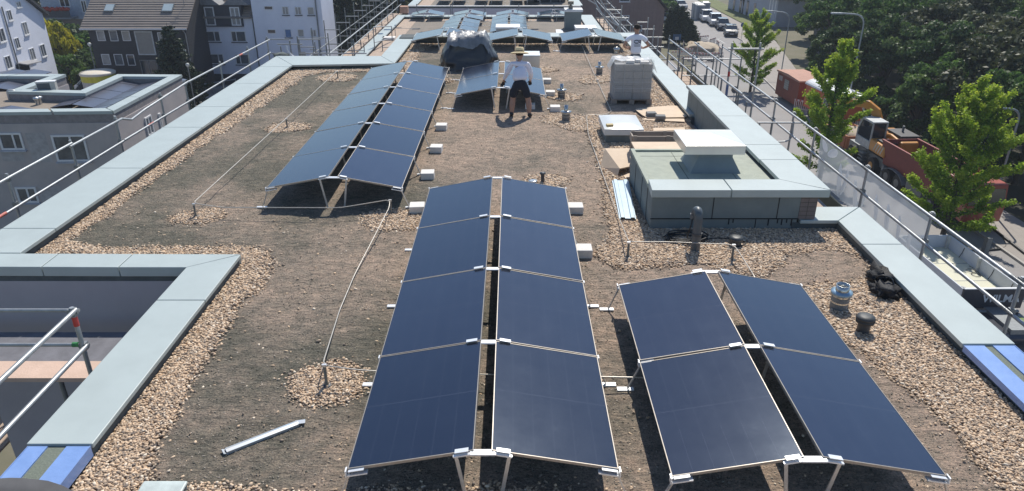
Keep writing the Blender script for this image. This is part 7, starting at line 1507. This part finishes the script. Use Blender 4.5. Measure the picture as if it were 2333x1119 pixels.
mb = MB(); mb.xprism([(3.3, 4.3), (3.8, 4.2), (3.95, 3.6), (3.75, 1.9), (3.5, 1.9), (3.4, 3.6)], -.14, .18); mb.v = [tuple(SW @ Vector(p)) for p in mb.v]; obj('dipper_arm', mb, MATS['excavator_dark'], ex_, bev=.03)
mb = MB(); mb.tube([(.02, 1.3, 2.0), (.02, 2.0, 3.5)], .07, 8); mb.tube([(.02, 1.8, 4.15), (.02, 3.4, 4.25)], .08, 8); mb.v = [tuple(SW @ Vector(p)) for p in mb.v]; obj('hydraulic_ram', mb, ZINC, ex_)
mb = MB(); mb.xprism([(3.4, 2.05), (3.9, 2.05), (4.2, 1.6), (4.0, 1.1), (3.3, 1.0), (3.5, 1.4)], -.5, .54); mb.v = [tuple(SW @ Vector(p)) for p in mb.v]; obj('bucket', mb, M('bucket_steel', (.16, .14, .12), .7), ex_, bev=.03)
mb = MB()
for k in range(4): mb.box((-1.253, -2.2+.28*k, 1.75), (.006, .10, .55), rx=.5)
obj('warning_stripes', mb, M('warning_stripe', (.65, .60, .55), .6), ex_)
mb = MB(); mb.bx(-1.0, -.75, -2.52, -2.47, 1.55, 1.7); mb.bx(.8, 1.05, -2.53, -2.48, 1.6, 1.75); obj('tail_light', mb, M('tail_red', (.45, .02, .02), .3), ex_)
# dump truck, tail towards the excavator, nose towards the camera
dt = thing('dump_truck', 'dark red four axle dump truck half hidden by the near street tree', 'truck', (27.1, 44.3, G+.02), rz=R(3), local=True)
TR_ = M('tipper_red', (.26, .06, .05), .6, .1, (.20, .05, .045), 3, .7)
mb = MB(); mb.bx(-.45, .45, -5.2, 4.2, .75, 1.05); mb.bx(-1.2, -.5, -1.2, .6, .55, 1.05); mb.bx(.5, 1.2, -1.2, .6, .55, 1.05); obj('chassis', mb, STEELDARK, dt)
mb = MB(); t1, t2 = -2.6, 4.0
for sx in (-1, 1):
    vs = [(sx*1.0, t1, 1.1), (sx*1.0, t2, 1.1), (sx*1.25, t2+.25, 2.75), (sx*1.25, t1, 2.75), (sx*.93, t1, 1.1), (sx*.93, t2, 1.1), (sx*1.18, t2+.25, 2.75), (sx*1.18, t1, 2.75)]
    mb.add(vs, [(0,1,2,3), (7,6,5,4), (0,4,5,1), (1,5,6,2), (2,6,7,3), (3,7,4,0)]); mb.bx(min(sx*1.16, sx*1.3), max(sx*1.16, sx*1.3), t1, t2+.25, 2.70, 2.82)
mb.bx(-1.0, 1.0, t1, t2, 1.1, 1.17); mb.bx(-1.2, 1.2, t1, t1+.08, 1.1, 3.0); mb.bx(-1.0, 1.0, t2, t2+.08, 1.1, 1.9); mb.bar((-1.2, t2+.2, 2.3), (1.2, t2+.2, 2.3), .06, 1.0)
obj('tipper_body', mb, TR_, dt, bev=.02)
mb = MB(); mb.blob((0, .2, 1.25), (.85, 2.2, .28), .5, 3, 3, seed=2); obj('soil_load', mb, M('truck_soil', (.16, .12, .09), .95, 0, (.10, .08, .06), 2), dt)
for sx in (-1, 1):
    for y in (3.0, 1.65, -2.2, -3.9): mb = MB(); mb.tube([(sx*.85, y, .52), (sx*1.22, y, .52)], .52, 20); w_ = obj('wheel', mb, RUBBER, dt); mb = MB(); mb.tube([(sx*1.22, y, .52), (sx*1.235, y, .52)], .28, 14); obj('rim', mb, M('grey_rim', (.25, .26, .27), .5, .4), w_)
    mb = MB(); pts = [(sx*1.05, 2.3+1.35*math.cos(a), .6+.62*math.sin(a)) for a in [math.pi*k/10 for k in range(11)]]
    for a, b_ in zip(pts, pts[1:]): mb.bar(a, b_, .45, .04)
    obj('mudguard', mb, M('mudguard_grey', (.22, .25, .28), .6), dt)
mb = MB(); mb.xprism([(-5.3, .6), (-5.4, 1.6), (-5.2, 2.9), (-3.3, 2.95), (-3.2, .8)], -1.2, 1.2); obj('cab', mb, M('truck_cab_red', (.40, .08, .06), .4, coat=.4), dt, bev=.08)
mb = MB(); mb.add([(-1.1, -5.43, 1.7), (1.1, -5.43, 1.7), (1.05, -5.25, 2.65), (-1.05, -5.25, 2.65)], [(0, 1, 2, 3)]); mb.bx(-1.215, -1.205, -4.9, -3.9, 1.75, 2.6); obj('cab_windows', mb, GLASSD, dt)
# flatbed truck, nose towards the camera, seen over the right parapet
ft = thing('flatbed_truck', 'dark cabbed flatbed truck with pale side boards and an empty bed below the right parapet', 'truck', (21.7, 31.5, G+.02), rz=R(1), local=True)
bw0, bw1, by0, by1, bz = -1.5, 1.15, -2.9, 2.9, 1.15
mb = MB(); mb.bx(-.45, .45, -5.0, 2.8, .6, .95); obj('chassis', mb, STEELDARK, ft)
BED = M('pale_bed_boards', (.62, .60, .44), .7, 0, (.54, .53, .42), 1.5, .8, .1, 10)
mb = MB(); mb.bx(bw0, bw1, by0, by1, bz-.12, bz); obj('bed_floor', mb, BED, ft)
mb = MB()
for y in (-.9, .95): mb.bx(bw0+.04, bw1-.04, y, y+.05, bz+.001, bz+.006)
obj('floor_joint', mb, STEELDARK, ft)
WB_ = M('bed_side_white', (.58, .61, .66), .5, 0, (.52, .55, .60), 2)
for nm, b_ in (('side_board', (bw1, bw1+.06, by0, by1)), ('side_board', (bw0-.06, bw0, by0, by1)), ('tail_board', (bw0, bw1, by1, by1+.06))): mb = MB(); mb.bx(*b_, bz-.1, bz+.68); obj(nm, mb, WB_, ft, bev=.01)
mb = MB()
for y in (by1-.16, .1, by0+.1):
    for x in (bw1-.12, bw0): mb.bx(x, x+.12, y, y+.12, bz, bz+.70)
obj('stake', mb, M('bed_stake', (.62, .62, .58), .5), ft)
mb = MB()
for y in (1.5, -.9, -2.3): mb = MB(); mb.tube([(bw1-.02, y, bz+.6), (bw1-.03, y+.06, bz+.3), (bw1-.10, y+.1, bz+.02)], .016, 5); obj('lashing_strap', mb, BLACKP, ft)
mb = MB(); mb.tube([(bw1-.35+.22*math.cos(a*.5), -.5+.03*a+.3*math.sin(a*.5), bz+.02+.002*a) for a in range(28)], .014, 5); obj('loose_rope', mb, BLACKP, ft)
DN = M('dark_navy_board', (.022, .028, .045), .45, 0, (.018, .022, .036), 2)
mb = MB(); mb.bx(bw0-.06, bw1+.10, by0-.12, by0-.02, bz-.28, bz+.70); obj('headboard', mb, DN, ft, bev=.01)
mb = MB(); mb.bx(bw0-.05, bw1+.09, by0-.13, by0-.01, bz+.70, bz+.74); obj('headboard_rim', mb, WHITEP, ft)
me = text_mesh('WILMA', .52, .006, .012); mw = Matrix.Translation((.22, by0-.135, bz+.22)) @ Matrix.Rotation(R(90), 4, 'X'); place_mesh('lettering', me, M('lettering_grey', (.62, .66, .72), .5), ft, mw)
mb = MB(); mb.xprism([(-5.1, .3), (-5.2, .6), (-4.9, .78), (-3.2, .8), (-3.15, .35)], -1.1, 1.1); obj('cab', mb, M('dark_cab', (.03, .035, .05), .35, coat=.5), ft, bev=.08)
mb = MB(); mb.bx(-1.05, 1.05, -3.3, -3.14, .80, .90); obj('cab_roof', mb, M('cab_roof_grey', (.22, .25, .27), .5), ft, bev=.05)
mb = MB(); mb.tube([(.45, -4.1, .78), (.45, -4.1, .84)], .5, 20); obj('reflection_disc', mb, M('green_reflection', (.16, .24, .05), .6), ft)  # flat green disc paints the round reflection in the windscreen
for sx in (-1, 1):
    for y in (-4.2, 1.6): mb = MB(); mb.tube([(sx*.75, y, .42), (sx*1.08, y, .42)], .42, 18); obj('wheel', mb, RUBBER, ft)
# kerb hoses on the street, tool on the pavement
mb = MB(); mb.tube(rounded([at(2262, 505, G+.05), at(2296, 566, G+.05), at(2235, 572, G+.05), at(2205, 570, G+.05)], .6), .06, 6); solo('hose', mb, BLACKP, 'dark hose bent on the street right of the near street tree', 'hose')
mb = MB(); mb.tube([at(2235, 500, G+.16), at(2333, 576, G+.16), at(2420, 640, G+.16)], .07, 6); solo('pipe', mb, BLACKP, 'dark pipe lying along the kerb at the right picture edge', 'pipe')
mb = MB(); mb.bx(*sorted((at(2196, 548, G)[0], at(2196, 548, G)[0]+.25)), 35.9, 36.2, G, G+1.0); solo('bollard', mb, STEELDARK, 'dark bollard between the flatbed truck and the near street tree', 'bollard')
lp_ = None

# ---- the air over the street and the far houses
hz = MB(); hz.bx(-120, 140, -8, 320, G-1, 9); o = obj('haze', hz, None or M('tmp', (1, 1, 1))); o['kind'] = 'stuff'; hm = bpy.data.materials.new('haze_air'); hm.use_nodes = True; t = hm.node_tree; t.nodes.clear()
pv = t.nodes.new('ShaderNodeVolumePrincipled'); pv.inputs['Color'].default_value = (.80, .88, 1, 1); pv.inputs['Density'].default_value = .0005; mo = t.nodes.new('ShaderNodeOutputMaterial'); t.links.new(pv.outputs[0], mo.inputs['Volume'])
o.data.materials.clear(); o.data.materials.append(hm)
# ---- labels of look-alike neighbours are told apart by their order in the picture
from collections import defaultdict
_d = defaultdict(list)
for o in C.objects:
    if o.parent is None and o.get('label') and o.get('group'): _d[o['label']].append(o)
_N = ['first', 'second', 'third', 'fourth', 'fifth', 'sixth', 'seventh', 'eighth', 'ninth', 'tenth', 'eleventh', 'twelfth']
for l, v in _d.items():
    if 1 < len(v) <= 12:
        v.sort(key=lambda o: o.location.x/(o.location.y*math.cos(PITCH)+(HCAM-o.location.z)*math.sin(PITCH)))
        for i, o in enumerate(v): o['label'] = l+f', {_N[i]} from the left'
